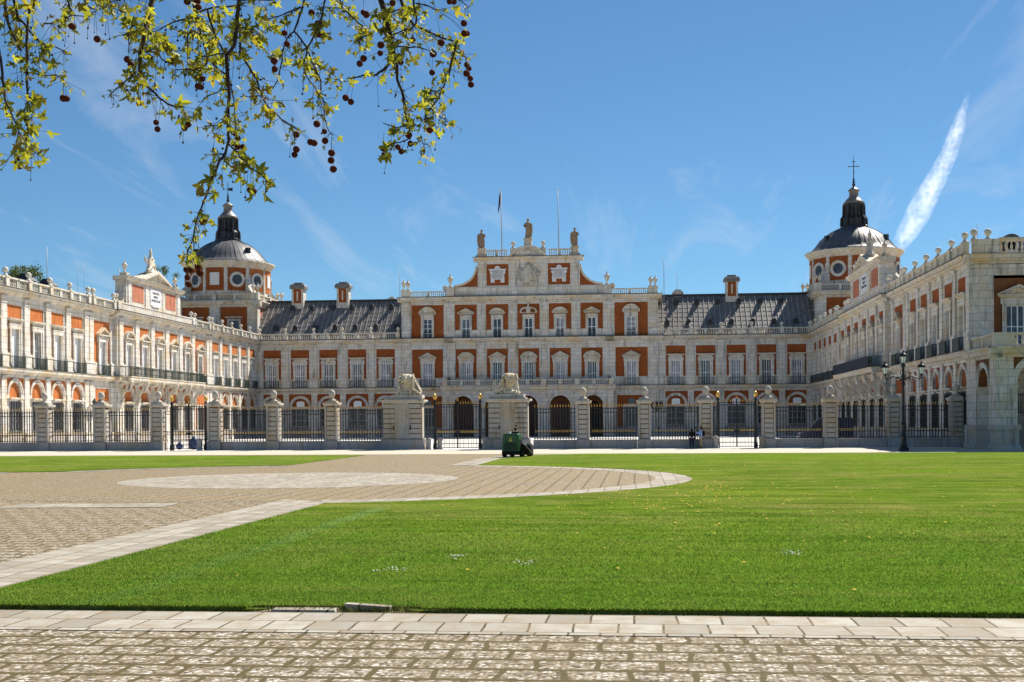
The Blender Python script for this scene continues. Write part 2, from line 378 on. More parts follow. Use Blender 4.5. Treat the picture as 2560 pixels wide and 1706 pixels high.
def railing_mesh(w, z0, z1, d, mat='greenpaint'):
    def mk():
        a = MB(); h = w/2; y0, y1 = -0.62-d*0 , -0.15
        for z in (z0+0.05, z1-0.03): 
            a.box(-h, h, y0-0.02, y0+0.03, z-0.03, z+0.03)
            for s in (-1, 1): a.box(s*h-0.02, s*h+0.02, y0, y1, z-0.03, z+0.03)
        n = max(3, int(w/0.13))
        for k in range(n+1):
            x = -h + w*k/n; t = 0.03 if k in (0, n) else 0.014; a.box(x-t, x+t, y0-0.012, y0+0.016, z0, z1)
        for s in (-1, 1):
            for k in range(1, 4): a.box(s*h-0.012, s*h+0.012, y1-0.12*k-0.012, y1-0.12*k+0.012, z0, z1)
        return a.mesh('balcony_railing', M[mat])
    return cached(('rail', w, z0, z1, mat), mk)
BAL = [(0.10, 0), (0.10, 0.06), (0.05, 0.12), (0.105, 0.3), (0.09, 0.42), (0.045, 0.58), (0.07, 0.66), (0.10, 0.7), (0.10, 0.76)]
def balustrade(root, x0, x1, z, yo=0, h=1.08, y=-0.35, step=0.33, half=True, name='balustrade'):
    """a run of balusters between two pedestals, with plinth and rail; y is the rail's centre line"""
    L = x1 - x0
    def mk():
        a = MB(); k = h/1.08
        a.box(0, L, -0.2, 0.2, 0, 0.16*k); a.box(0, L, -0.22, 0.22, h-0.16*k, h)
        mid = 0.5 if (half and L > 3.4) else 0
        if mid: a.box(L/2-0.24, L/2+0.24, -0.15, 0.15, 0.16*k, h-0.16*k)
        n = max(2, int(L/step))
        for i in range(n):
            x = L*(i+0.5)/n
            if mid and abs(x-L/2) < 0.32: continue
            a.lathe([(r, 0.16*k+zz*k) for r, zz in BAL], (x, 0, 0), 6, True)
        return a.mesh(name, M['carved'])
    return put(name, cached(('bal', round(L, 2), h, step, half), mk), root, (x0, yo+y, z))
def pedestal(root, x, z, yo=0, w=0.62, h=1.1, y=-0.35, d=0.55):
    def mk():
        a = MB(); a.box(-w/2, w/2, -d/2, d/2, 0, h-0.1); a.box(-w/2-0.05, w/2+0.05, -d/2-0.05, d/2+0.05, h-0.1, h+0.03); return a.mesh('balustrade_pedestal', M['carved'])
    return put('balustrade_pedestal', cached(('pst', w, h, d), mk), root, (x, yo+y, z))
def ball_finial(root, x, z, yo=0, y=-0.35, s=1.0):
    def mk():
        a = MB(); a.lathe([(0.27, 0), (0.27, 0.08), (0.2, 0.12), (0.1, 0.28), (0.12, 0.34)], (0,0,0), 10); a.ball((0, 0, 0.6), 0.29, 12, 8); return a.mesh('ball_finial', M['carved'])
    o = put('ball_finial', cached('ballf', mk), root, (x, yo+y, z)); o.scale = (s, s, s); return o
def urn_mesh():
    def mk():
        a = MB(); a.lathe([(0.3, 0), (0.3, 0.1), (0.14, 0.2), (0.1, 0.38), (0.2, 0.55), (0.36, 0.95), (0.42, 1.15), (0.5, 1.25), (0.5, 1.33), (0.28, 1.45), (0.2, 1.62), (0.08, 1.72), (0.1, 1.85), (0.02, 2.05)], (0,0,0), 12); return a.mesh('urn', M['carved'])
    return cached('urn', mk)
def add_urn(root, x, z, yo=0, y=-0.35, s=1.0):
    o = put('urn', urn_mesh(), root, (x, yo+y, z)); o.scale = (s, s, s); return o
def first_bay(root, b, yo, wing, lit):
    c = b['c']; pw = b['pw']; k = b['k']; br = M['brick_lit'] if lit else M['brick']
    zb = 8.14; ft, ot = 12.55, 12.08; fw, ow = 2.24, 1.5
    z0, z1 = 9.58, b.get('pt', 14.45)
    def mkp():
        a = MB(); a.ring(-pw/2, pw/2, z0, z1, -fw/2, fw/2, z0, ft, 0.0, 0.3); return a.mesh('brick_panel', br)
    put('brick_panel', cached(('bp', pw, z1, lit), mkp), root, (c, yo, 0))
    put('window_surround', surround_mesh(fw, zb, ft, ow, ot), root, (c, yo, 0))
    if b.get('shut'): add_shutters(root, c, yo, ow, zb, ot)
    else: add_window(root, c, yo, ow, zb, ot, 4, 2, b.get('pane', 'glass'))
    if k == 'lintel':
        def mkl():
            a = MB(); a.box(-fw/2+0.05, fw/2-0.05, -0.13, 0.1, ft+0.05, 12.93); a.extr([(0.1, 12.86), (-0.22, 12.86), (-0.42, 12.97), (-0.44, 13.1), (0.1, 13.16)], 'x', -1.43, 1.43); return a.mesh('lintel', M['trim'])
        put('lintel', cached('lint', mkl), root, (c, yo, 0))
    elif k in ('tri', 'seg'):
        put('pediment', pediment_mesh(k, 2.85, 12.76, 0.95), root, (c, yo, 0))
        def mkc():
            a = MB(); a.box(-fw/2+0.05, fw/2-0.05, -0.14, 0.1, ft+0.05, 12.66)
            for s in (-1, 1): a.box(s*1.12-0.1, s*1.12+0.1, -0.3, 0.0, 12.2, 12.66)
            return a.mesh('bracket_course', M['trim'])
        put('bracket_course', cached('brc', mkc), root, (c, yo, 0))
    if b.get('rail', True): put('balcony_railing', railing_mesh(2.42, 8.15, 9.3, 0.0), root, (c, yo, 0))
def ground_bay(root, b, yo, wing, lit):
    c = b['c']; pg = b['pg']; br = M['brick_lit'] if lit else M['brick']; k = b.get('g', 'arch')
    r0, r1 = b.get('r', (1.415, 1.83)); zc = 5.05 if not wing else 5.2; za = zc if not wing else 5.5
    if k == 'arch':
        r1 = min(r1, pg/2-0.02)
        def mks():
            a = MB(); a.spandrel(-pg/2, pg/2, 7.165, 0, za, r1, 0.0, 0.32); return a.mesh('brick_spandrel', br)
        put('brick_spandrel', cached(('spn', pg, r1, zc, lit), mks), root, (c, yo, 0))
        def mka():
            a = MB(); a.arch(0, za, r0, r1+0.005, -0.1, 0.34); a.arch(0, za, r1-0.12, r1+0.012, -0.15, -0.098); a.arch(0, za, r0+0.12, r0+0.17, -0.13, -0.098)
            for s in (-1, 1): a.box(*sorted((s*r0, s*pg/2)), -0.06, 0.34, 1.5, zc-0.16); a.box(*sorted((s*(r0-0.04), s*pg/2)), -0.14, 0.34, zc-0.16, zc)
            if wing:
                for s in (-1, 1): a.box(*sorted((s*r0, s*pg/2)), -0.09, 0.34, zc, za)
            return a.mesh('arch_surround', M['stone'])
        put('arch_surround', cached(('arc', pg, r0, r1, zc), mka), root, (c, yo, 0))
        small = not wing
        def mkl():
            a = MB(); n_ = 16; pts = [((r0+0.005)*math.cos(math.pi*i/n_), za+(r0+0.005)*math.sin(math.pi*i/n_)) for i in range(n_+1)] + [(-r0-0.005, zc-0.02), (r0+0.005, zc-0.02)]; a.add([(x, 0.16, z) for x, z in pts], [tuple(range(len(pts)))]); return a.mesh('brick_lunette', br)
        put('brick_lunette', cached(('lun', r0, zc, lit), mkl), root, (c, yo, 0))
        if small:
            def mkw():
                a = MB(); pts = [(-0.66, zc), (0.66, zc), (0.66, zc+0.7)] + [(0.66*math.cos(t), zc+0.7+0.25*math.sin(t)) for t in [math.pi*i/8 for i in range(1, 8)]] + [(-0.66, zc+0.7)]
                a.extr(pts, 'y', 0.09, 0.158); return a.mesh('lunette_shutter', M['paint'])
            put('lunette_shutter', cached(('lsh', zc), mkw), root, (c, yo, 0))
        def mkli():
            a = MB(); w = r0+ (0.1 if wing else -0.002)
            a.box(-w, w, -0.02 if not wing else -0.3, 0.3, zc-0.26, zc-0.003) if not wing else a.extr([(0.3, zc-0.3), (-0.2, zc-0.3), (-0.38, zc-0.2), (-0.4, zc-0.06), (0.3, zc-0.006)], 'x', -w, w)
            
            if wing:
                for s in (-1, 1): a.box(*sorted((s*1.08, s*r0)), -0.02, 0.3, 1.8, zc-0.3)
            return a.mesh('window_lintel', M['trim'])
        put('window_lintel', cached(('gli', wing, r0, zc), mkli), root, (c, yo, 0))
        def mksi():
            a = MB(); a.box(-r0, r0, -0.1, 0.3, 1.502, 1.8); return a.mesh('window_sill', M['trim'])
        put('window_sill', cached(('gsi', r0), mksi), root, (c, yo, 0))
        ww = 2.14 if wing else 2*r0-0.01
        add_window(root, c, yo, ww, 1.8, zc-0.3, 4, 3, 'glass')
    else:
        def mkp():
            a = MB(); a.ring(-pg/2+0.3, pg/2-0.3, 1.5, 6.6, -1.2, 1.2, 1.5, 5.0, 0.0, 0.32); return a.mesh('brick_panel', br)
        put('brick_panel', cached(('gp', pg, lit), mkp), root, (c, yo, 0))
        def mks():
            a = MB(); a.ring(-pg/2, pg/2, 1.5, 7.16, -pg/2+0.3, pg/2-0.3, 1.5, 6.6, -0.06, 0.32); a.ring(-1.35, 1.35, 1.51, 5.12, -1.03, 1.03, 1.51, 4.8, -0.14, 0.32); return a.mesh('window_surround', M['stone'])
        put('window_surround', cached(('gs', pg), mks), root, (c, yo, 0))
        add_window(root, c, yo, 2.06, 1.5, 4.8, 4, 3, 'glass')
        if not wing:
            a = MB(); a.extr([(-0.55, 5.2), (0.55, 5.2), (0.55, 5.8), (0.3, 5.98), (0, 6.03), (-0.3, 5.98), (-0.55, 5.8)], 'y', -0.03, 0.1); part('lunette_shutter', a, M['glass'], root, (c, yo, 0))
    if b.get('grille', True):
        ww = 2.3 if (wing or k != 'arch') else 2.75
        def mkg():
            a = MB(); n = int(ww/0.17); y = -0.2
            for i in range(n+1):
                x = -ww/2 + ww*i/n; a.box(x-0.018, x+0.018, y-0.018, y+0.018, 1.55, 4.72)
            for z in (1.62, 2.6, 3.6, 4.6): a.box(-ww/2, ww/2, y-0.024, y+0.024, z-0.025, z+0.025)
            for x in (-ww/2, ww/2):
                for z in (1.7, 4.5): a.box(x-0.02, x+0.02, y, 0.0, z-0.02, z+0.02)
            return a.mesh('window_grille', M['iron'])
        put('window_grille', cached(('gri', ww), mkg), root, (c, yo, 0))
def piers(spans, x0, x1):
    """gaps between opening spans"""
    out = []; p = x0
    for a, b in sorted(spans):
        if a > p + 1e-3: out.append((p, a))
        p = max(p, b)
    if x1 > p + 1e-3: out.append((p, x1))
    return out
def section(root, bays, x0, x1, yo=0.0, wing=False, lit=False, top=True, ground=True, cap_l=True, back=0.0):
    """one stretch of two-storey wall"""
    back = 0.35 - yo
    for b in bays:
        first_bay(root, b, yo, wing, lit)
        if ground: ground_bay(root, b, yo, wing, lit)
    sp1 = [(b['c']-b['pw']/2, b['c']+b['pw']/2) for b in bays]
    g1 = piers(sp1, x0, x1)
    a = MB()
    for p, q in g1: a.box(p, q, -0.06, back, 8.1, 14.5)
    for b in bays:   # dado under the panels beside the windows, head strip above
        for s in (-1, 1): a.box(*sorted((b['c']+s*1.12, b['c']+s*b['pw']/2)), -0.07, back, 8.1, 9.58)
        a.box(b['c']-b['pw']/2, b['c']+b['pw']/2, -0.055, back, b.get('pt', 14.45), 14.5)
    a.box(x0, x1, -0.058, back, 14.5, 15.3)
    part('upper_wall', a, M['stone'], root, (0, yo, 0))
    if ground:
        sp0 = [(b['c']-b['pg']/2, b['c']+b['pg']/2) for b in bays]
        a = MB()
        for p, q in piers(sp0, x0, x1): a.box(p, q, -0.06, back, 1.5, 7.16)
        a.box(x0, x1, -0.05, back, 7.16, 7.7)
        part('ground_wall', a, M['stone'], root, (0, yo, 0))
        a = MB(); a.extr([(back, 0), (-0.22, 0), (-0.22, 0.35), (-0.14, 0.45), (-0.14, 1.38), (-0.2, 1.42), (-0.2, 1.5), (back, 1.5)], 'x', x0, x1); part('plinth', a, M['wallstone'], root, (0, yo, 0))
    a = MB(); profile_x(a, x0-(0.6 if yo else 0), x1+(0.6 if yo else 0), SLAB, back); part('string_course', a, M['trim'], root, (0, yo, 0))
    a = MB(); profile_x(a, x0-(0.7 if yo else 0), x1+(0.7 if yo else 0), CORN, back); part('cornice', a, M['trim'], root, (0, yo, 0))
    a = MB(); e_ = 0.9 if yo else 0.0; a.box(x0-e_, x1+e_, -0.9, back, 16.005, 16.075); part('lead_flashing', a, M['leadblack'], root, (0, yo, 0))  # lead strip in black; puts the cornice's dark edge line into colour
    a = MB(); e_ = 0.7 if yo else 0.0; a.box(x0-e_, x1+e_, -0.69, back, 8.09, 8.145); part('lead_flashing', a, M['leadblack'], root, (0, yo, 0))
    # pilasters
    pil = []
    for p, q in g1:
        w = q - p
        if w < 0.75: continue
        if w > 2.7: pil += [p+w*0.28, p+w*0.72]
        else: pil.append((p+q)/2)
    def mkp():
        a = MB(); h = 0.52
        a.box(-h, h, -0.2, 0.0, 9.58, 14.55); a.box(-h-0.07, h+0.07, -0.26, 0, 9.58, 9.75); a.box(-h-0.05, h+0.05, -0.27, 0, 14.55, 14.63)
        a.box(-h-0.12, h+0.12, -0.33, 0, 15.0, 15.24); a.box(-h, h, -0.19, 0, 14.63, 15.0); a.box(-h-0.06, h+0.06, -0.26, 0, 14.93, 15.0)
        a.box(-h-0.18, h+0.18, -0.34, 0, 8.11, 9.4); a.box(-h-0.24, h+0.24, -0.4, 0, 9.4, 9.58); a.box(-h-0.24, h+0.24, -0.4, 0, 8.105, 8.3)
        return a.mesh('pilaster', M['stone'])
    def mkg():
        a = MB(); h = 0.48
        a.box(-h, h, -0.18, 0.0, 1.5, 7.1); a.box(-h-0.06, h+0.06, -0.25, 0, 7.1, 7.3); a.box(-h-0.06, h+0.06, -0.3, 0, 0.0, 1.5); a.box(-h-0.1, h+0.1, -0.36, 0, 1.3, 1.44); a.box(-h-0.12, h+0.12, -0.38, 0, 0.0, 0.4)
        return a.mesh('pilaster', M['stone'])
    for x in pil:
        put('pilaster', cached('pil1', mkp), root, (x, yo, 0))
        if ground: put('pilaster', cached('pil0', mkg), root, (x, yo, 0))
    if top:
        pst = [x for x in pil]
        ends = sorted(set([round(x, 3) for x in pst]))
        for x in ends:
            pedestal(root, x, 16.02, yo); ball_finial(root, x, 17.15, yo)
        ee = [x0+0.05] + ends + [x1-0.05]
        for p, q in zip(ee[:-1], ee[1:]):
            l = p + (0.31 if p in ends else 0); r = q - (0.31 if q in ends else 0)
            if r - l > 0.7: balustrade(root, l, r, 16.02, yo)
    return pil

# ------------------------------------------------------------------ the central block of the palace
AX, YF = -17.17, 200.0
pal = thing('palace', 'central palace block of red brick and white stone with a raised attic', 'palace', (AX, YF, 0))
side = [23.55, 28.3, 33.1, 37.88, 42.62]
for s in (-1, 1):
    bays = [dict(c=s*c, pw=3.06, k='lintel', pg=3.78, pane=('glasscurtain' if (s < 0 or i in (0, 2)) else 'glass')) for i, c in enumerate(side)]
    x0, x1 = (20.8, 45.0) if s > 0 else (-45.0, -20.8)
    section(pal, bays, x0, x1)
# centre: seven bays, second storey
CB = [(-16.5, 5.2, 'tri'), (-10.2, 3.4, 'seg'), (-5.1, 3.4, 'tri'), (0, 3.4, 'crown'), (5.1, 3.4, 'tri'), (10.2, 3.4, 'seg'), (16.5, 5.2, 'tri')]
YC = -0.4
bays = [dict(c=c, pw=p, k=('seg' if k == 'crown' else k), pg=p, g='rect', grille=True, rail=abs(c) > 12, pt=14.25, pane=('glasscurtain' if i % 3 == 0 else 'glass')) for i, (c, p, k) in enumerate(CB)]
wide = [b for b in bays if abs(b['c']) > 12]; mid = [b for b in bays if abs(b['c']) < 12]
section(pal, [wide[0]], -20.8, -13.0, YC, top=False); section(pal, [wide[1]], 13.0, 20.8, YC, top=False)
section(pal, mid, -13.0, 13.0, YC, top=False, ground=False)
# second storey
def second_bay(c, pw, k):
    w = abs(c) > 12; zb = 16.1; fw, ow, ft, ot = (2.1, 1.44, 19.85, 19.18) if w else (1.9, 1.3, 19.65, 19.15)
    z0 = 16.06 if w else 17.32; z1 = 21.48
    a = MB(); a.ring(-pw/2, pw/2, z0, z1, -fw/2, fw/2, z0, ft, 0.0, 0.3); part('brick_panel', a, M['brick'], pal, (c, YC, 0))
    put('window_surround', surround_mesh(fw, zb, ft, ow, ot, False), pal, (c, YC, 0))
    add_window(pal, c, YC, ow, zb, ot, 2, 4 if w else 2, 'glass')
    a = MB(); a.box(-fw/2+0.04, fw/2-0.04, -0.15, 0.1, ft+0.05, ft+0.12); part('frieze_block', a, M['trim'], pal, (c, YC, 0))
    if k == 'crown':
        a = MB()
        for s in (-1, 1):
            a.arch(s*0.55, 20.05, 0.62, 0.86, -0.45, 0.1, 20 if s < 0 else 0, 180 if s < 0 else 160, 10)
        a.box(-1.35, 1.35, -0.42, 0.1, 19.95, 20.08); a.ball((0, -0.3, 20.3), 0.42, 9, 6, (1, 0.6, 1.1)); a.lathe([(0.2, 20.7), (0.34, 20.9), (0.2, 21.1), (0.12, 21.3), (0.25, 21.5), (0.02, 21.8)], (0, -0.2, 0), 9); part('broken_pediment', a, M['trim'], pal, (c, YC, 0))
    else:
        h = 1.15 if w else 0.85
        put('pediment', pediment_mesh('seg' if k == 'seg' else 'tri', 2.85 if w else 2.65, 19.98, h, 0.4), pal, (c, YC, 0))
    a = MB(); n = 9
    for i in range(n): x = -ow/2+0.04 + (ow-0.08)*i/(n-1); a.box(x-0.015, x+0.015, -0.02, 0.01, zb+0.02, 17.1)
    a.box(-ow/2, ow/2, -0.03, 0.02, 17.08, 17.14); a.box(-ow/2, ow/2, -0.03, 0.02, zb+0.03, zb+0.08); part('window_railing', a, M['iron'], pal, (c, YC, 0))
S2 = [(-16.5, 5.32, 'seg'), (-10.2, 3.62, 'tri'), (-5.1, 3.62, 'seg'), (0, 3.62, 'crown'), (5.1, 3.62, 'seg'), (10.2, 3.62, 'tri'), (16.5, 5.32, 'seg')]
for c, p, k in S2: second_bay(c, p, k)
a = MB()
for p, q in piers([(c-w/2, c+w/2) for c, w, k in S2], -20.8, 20.8): a.box(p, q, -0.06, 0.75, 16.0, 21.5)
for c, w, k in S2:
    if abs(c) < 12:
        for s in (-1, 1): a.box(*sorted((c+s*0.95, c+s*w/2)), -0.07, 0.75, 16.0, 17.32)
a.box(-20.8, 20.8, -0.058, 0.75, 21.48, 22.2)
part('attic_storey_wall', a, M['stone'], pal, (0, YC, 0))
a = MB()
for s in (-1, 1): a.box(*sorted((s*20.75, s*20.1)), 0.75, 12, 16.0, 22.2)
a.box(-20.1, 20.1, 11.5, 12, 16, 22.2); part('side_wall', a, M['stone'], pal, (0, YC, 0))
def mkp2():
    a = MB(); h = 0.56
    a.box(-h, h, -0.2, 0, 17.4, 21.6); a.box(-h-0.05, h+0.05, -0.25, 0, 17.3, 17.4); a.box(-h-0.14, h+0.14, -0.32, 0, 16.03, 17.3); a.box(-h-0.2, h+0.2, -0.36, 0, 17.12, 17.28)
    a.box(-h-0.06, h+0.06, -0.3, 0, 21.6, 21.72); a.box(-h, h, -0.24, 0, 21.72, 22.02)
    a.ball((-h*0.6, -0.3, 21.86), 0.2, 6, 5); a.ball((h*0.6, -0.3, 21.86), 0.2, 6, 5); return a.mesh('pilaster', M['stone'])
for x in (-19.95, -12.7, -7.65, -2.55, 2.55, 7.65, 12.7, 19.95): put('pilaster', cached('pil2', mkp2), pal, (x, YC, 0))
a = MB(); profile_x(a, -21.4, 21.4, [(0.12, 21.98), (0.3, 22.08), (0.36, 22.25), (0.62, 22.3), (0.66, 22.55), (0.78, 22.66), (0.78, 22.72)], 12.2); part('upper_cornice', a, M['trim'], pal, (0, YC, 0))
a = MB(); a.box(-21.5, 21.5, -0.84, 0.9, 22.70, 22.78); part('lead_flashing', a, M['leadblack'], pal, (0, YC, 0)); a = MB(); a.box(-9.0, 9.0, -0.76, 1.2, 29.04, 29.11); part('lead_flashing', a, M['leadblack'], pal, (0, YC, 0))  # black lead again, drawing dark edge lines above the upper cornices
# roof-level balustrades, urns, attic
for s in (-1, 1):
    xs = sorted((s*13.3, s*19.3)); balustrade(pal, xs[0], xs[1], 22.72, YC, 0.95, -0.3)
    pedestal(pal, s*20.0, 22.72, YC, 1.5, 1.2, -0.2, 0.9)
    for q in (-0.36, 0.36): add_urn(pal, s*20.0+q, 23.95, YC, -0.2, 0.86)
    pedestal(pal, s*12.68, 22.72, YC, 1.3, 1.6, -0.2, 0.9); add_urn(pal, s*12.68, 24.35, YC, -0.2, 1.05)
    # volute: concave sweep up to the attic
    t = [i/16 for i in range(17)]
    crv = [(s*(12.0 - 3.7*math.sin(R(90*u))), 24.35 + 3.2*(1-math.cos(R(90*u)))) for u in t]
    a = MB(); out = [(x + s*0.28*u2, z + 0.32) for (x, z), u2 in zip(crv, t)]
    a.strip(crv, out, -0.3, 0.5); part('volute', a, M['trim'], pal, (0, YC, 0))
    a = MB(); base = [(x, 24.3) for x, z in crv]; a.strip(base, [(x - s*0.0, z) for x, z in crv], -0.05, 0.4); part('brick_volute_panel', a, M['brick'], pal, (0, YC, 0))
    a = MB(); a.arch(s*12.1, 24.15, 0.0, 0.42, -0.3, 0.4, 0, 360, 14); part('scroll', a, M['trim'], pal, (s*1.45, YC, 0))
a = MB(); a.box(-12.6, 12.6, -0.12, 0.9, 22.72, 24.2); a.box(-12.6, 12.6, -0.2, 0.92, 24.2, 24.32)
for x in (-7.5, -2.5, 2.5, 7.5): a.box(x-0.75, x+0.75, -0.3, 0, 22.73, 24.26)
part('attic_base', a, M['stone'], pal, (0, YC, 0))
a = MB(); a.ring(-8.25, -2.0, 24.32, 28.45, -6.78, -3.2, 24.5, 27.95, -0.06, 0.8); a.ring(2.0, 8.25, 24.32, 28.45, 3.2, 6.78, 24.5, 27.95, -0.06, 0.8); a.box(-2.0, 2.0, -0.03, 0.8, 24.32, 28.45)
for x in (-7.55, -2.55, 2.55, 7.55): a.box(x-0.5, x+0.5, -0.2, -0.06, 24.32, 28.4)
part('attic_wall', a, M['stone'], pal, (0, YC, 0))
for s in (-1, 1):
    a = MB(); a.box(s*4.99-1.8, s*4.99+1.8, 0.02, 0.6, 24.48, 27.97); part('brick_panel', a, M['brick'], pal, (0, YC, 0))
    a = MB(); c = s*4.99
    a.box(c-1.12, c+1.12, -0.1, 0.05, 25.45, 27.0)
    for q in (-1, 1): a.box(*sorted((c+q*1.12, c+q*0.48)), -0.1, 0.05, 24.95, 25.45); a.box(*sorted((c+q*1.08, c+q*1.26)), -0.09, 0.05, 26.4, 27.0)
    a.box(c-1.42, c+1.42, -0.22, 0.05, 27.0, 27.16); a.arch(c, 27.16, 0.28, 0.48, -0.2, 0.05, 0, 180, 10); a.disc(c, 27.16, 0.3, -0.08)
    pl = part('inscription_plaque', a, M['plaque'], pal, (0, YC, 0))
    lines = ["PHILIPPVS II", "INSTITVIT", "PHILIPPVS V", "PROVEXIT"] if s < 0 else ["FERDINANDVS VI", "PIVS FELIX", "CONSVMMAVIT", "AN MDCCLII"]
    put('inscription', text_mesh(lines, 0.38 if s < 0 else 0.33, M['letter'], 0.015, 0.92 if s < 0 else 1.05), pl, (c, -0.115, 26.26))
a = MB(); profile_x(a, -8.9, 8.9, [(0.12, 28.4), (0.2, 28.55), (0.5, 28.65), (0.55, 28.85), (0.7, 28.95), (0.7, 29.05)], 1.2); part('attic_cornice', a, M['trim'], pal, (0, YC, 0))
a = MB(); r = (3.1*3.1+1.7*1.7)/3.4; zc = 29.05+1.7-r; a1 = math.degrees(math.asin((29.06-zc)/r))
a.arch(0, zc, r-0.28, r+0.08, -0.68, 0.8, a1, 180-a1, 24)
pts = [((r-0.25)*math.cos(R(a1+(180-2*a1)*i/20)), max(29.055, zc+(r-0.25)*math.sin(R(a1+(180-2*a1)*i/20)))) for i in range(21)]
a.extr(pts, 'y', -0.3, 0.8); a.ball((0, -0.35, 29.9), 0.5, 8, 6, (0.8, 0.5, 1)); a.box(-0.7, 0.7, -0.42, -0.3, 29.8, 29.95)
part('curved_pediment', a, M['trim'], pal, (0, YC, 0))
for s in (-1, 1):
    x = sorted((s*3.3, s*6.9)); balustrade(pal, x[0], x[1], 29.06, YC, 1.2, 0.0)
    a = MB(); a.taper(s*7.55-1.0, s*7.55+1.0, -0.7, 0.7, 29.05, 29.6, 0.3); a.box(s*7.55-0.6, s*7.55+0.6, -0.5, 0.5, 29.6, 30.45); a.box(s*7.55-0.7, s*7.55+0.7, -0.6, 0.6, 30.45, 30.55); part('statue_pedestal', a, M['oldstone'], pal, (0, YC, 0))
    pedestal(pal, s*2.43, 29.05, YC, 0.9, 1.35, 0.15, 0.8); ball_finial(pal, s*2.43, 30.45, YC, 0.15, 1.3)
a = MB(); a.box(-0.6, 0.6, -0.5, 0.5, 30.6, 31.9); a.box(-0.72, 0.72, -0.6, 0.6, 31.9, 32.02); part('statue_pedestal', a, M['oldstone'], pal, (0, YC, 0))
# coat of arms in relief
a = MB(); rr = random.Random(3)
a.extr([(-0.75, 26.9), (0.75, 26.9), (0.75, 25.7), (0.45, 25.2), (0, 25.0), (-0.45, 25.2), (-0.75, 25.7)], 'y', -0.34, 0)
a.arch(0, 26.0, 0.2, 0.32, -0.42, -0.3, 0, 360, 16); a.box(-0.7, 0.7, -0.39, -0.3, 26.2, 26.26); a.box(-0.03, 0.03, -0.39, -0.3, 25.1, 26.9)
a.lathe([(0.5, 26.95), (0.62, 27.1), (0.5, 27.2), (0.62, 27.5), (0.4, 27.8), (0.1, 27.9), (0.1, 28.1), (0.02, 28.3)], (0, -0.1, 0), 10)
for s in (-1, 1):
    for k in range(7):
        t = R(25 + 22*k); x = s*(0.85+0.75*math.sin(t)); a.tube([(s*0.5, -0.2, 26.2-0.1*k), (x*1.15, -0.3, 26.2+1.1*math.cos(t))], [0.13, 0.07], 5)
for k in range(70):
    t = rr.uniform(0, 2*math.pi); q = rr.uniform(0.8, 1.85); a.ball((q*math.cos(t), -0.1-rr.random()*0.15, 26.15+q*0.95*math.sin(t)*1.0), rr.uniform(0.1, 0.24), 6, 4, (1, 0.7, 1))
part('coat_of_arms', a, M['carved'], pal, (0, YC, 0))
# loggia in front of the entrance
LY = -3.0
a = MB(); LC = [-10.4, -5.2, 0, 5.2, 10.4]
for c in LC: a.spandrel(c-2.6, c+2.6, 7.3, c, 4.95, 1.64, 0, 0.8)
edges = [-13.7] + [x for c in LC for x in (c-1.64, c+1.64)] + [13.7]
for p, q in zip(edges[::2], edges[1::2]): a.box(p, q, 0, 0.8, 0, 4.95)
a.box(-13.7, -13.0, 0.002, 0.8, 4.95, 7.3); a.box(13.0, 13.7, 0.002, 0.8, 4.95, 7.3)
for s in (-1, 1): a.box(*sorted((s*13.69, s*13.0)), 0.8, 3.0, 0, 7.3)
a.box(-13.7, 13.7, 0.002, 3.2, 7.3, 7.5)
part('loggia_wall', a, M['stone'], pal, (0, LY, 0))
for c in LC:
    a = MB(); a.arch(c, 4.95, 1.62, 2.05, -0.1, 0.05); a.arch(c, 4.95, 1.93, 2.06, -0.15, -0.09)
    for s in (-1, 1): a.box(*sorted((c+s*1.6, c+s*2.1)), -0.09, 0.3, 4.75, 4.95)
    part('archivolt', a, M['stone'], pal, (0, LY, 0))
for x in (-13.1, -7.8, -2.6, 2.6, 7.8, 13.1):
    a = MB(); a.box(x-0.5, x+0.5, -0.14, 0, 1.55, 6.9); a.box(x-0.58, x+0.58, -0.22, 0, 6.9, 7.2); a.box(x-0.6, x+0.6, -0.24, 0, 0, 1.5); part('pilaster', a, M['stone'], pal, (0, LY, 0))
a = MB(); profile_x(a, -14.0, 14.0, [(0.1, 7.25), (0.15, 7.45), (0.42, 7.6), (0.46, 7.95), (0.6, 8.12), (0.6, 8.2)], 3.2); part('loggia_cornice', a, M['trim'], pal, (0, LY, 0))
xs = [-13.3, -7.9, -2.6, 2.6, 7.9, 13.3]
for x in xs: pedestal(pal, x, 8.2, LY, 0.75, 1.0, -0.1)
for p, q in zip(xs[:-1], xs[1:]): balustrade(pal, p+0.38, q-0.38, 8.2, LY, 0.95, -0.1)
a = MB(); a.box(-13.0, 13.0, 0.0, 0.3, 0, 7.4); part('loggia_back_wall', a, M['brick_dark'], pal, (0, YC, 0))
for c in LC:
    a = MB(); a.box(c-1.25, c+1.25, -0.1, 0.0, 0.0, 4.4); a.disc(c, 4.4, 1.25, -0.1)
    for q in (-0.62, 0, 0.62): a.box(c+q-0.05, c+q+0.05, -0.16, -0.1, 0, 4.4)
    for z in (0.4, 1.7, 3.0, 4.3): a.box(c-1.2, c+1.2, -0.15, -0.1, z-0.06, z+0.06)
    part('door', a, M['wood'] if c != 10.4 else M['dark'], pal, (0, YC, 0))
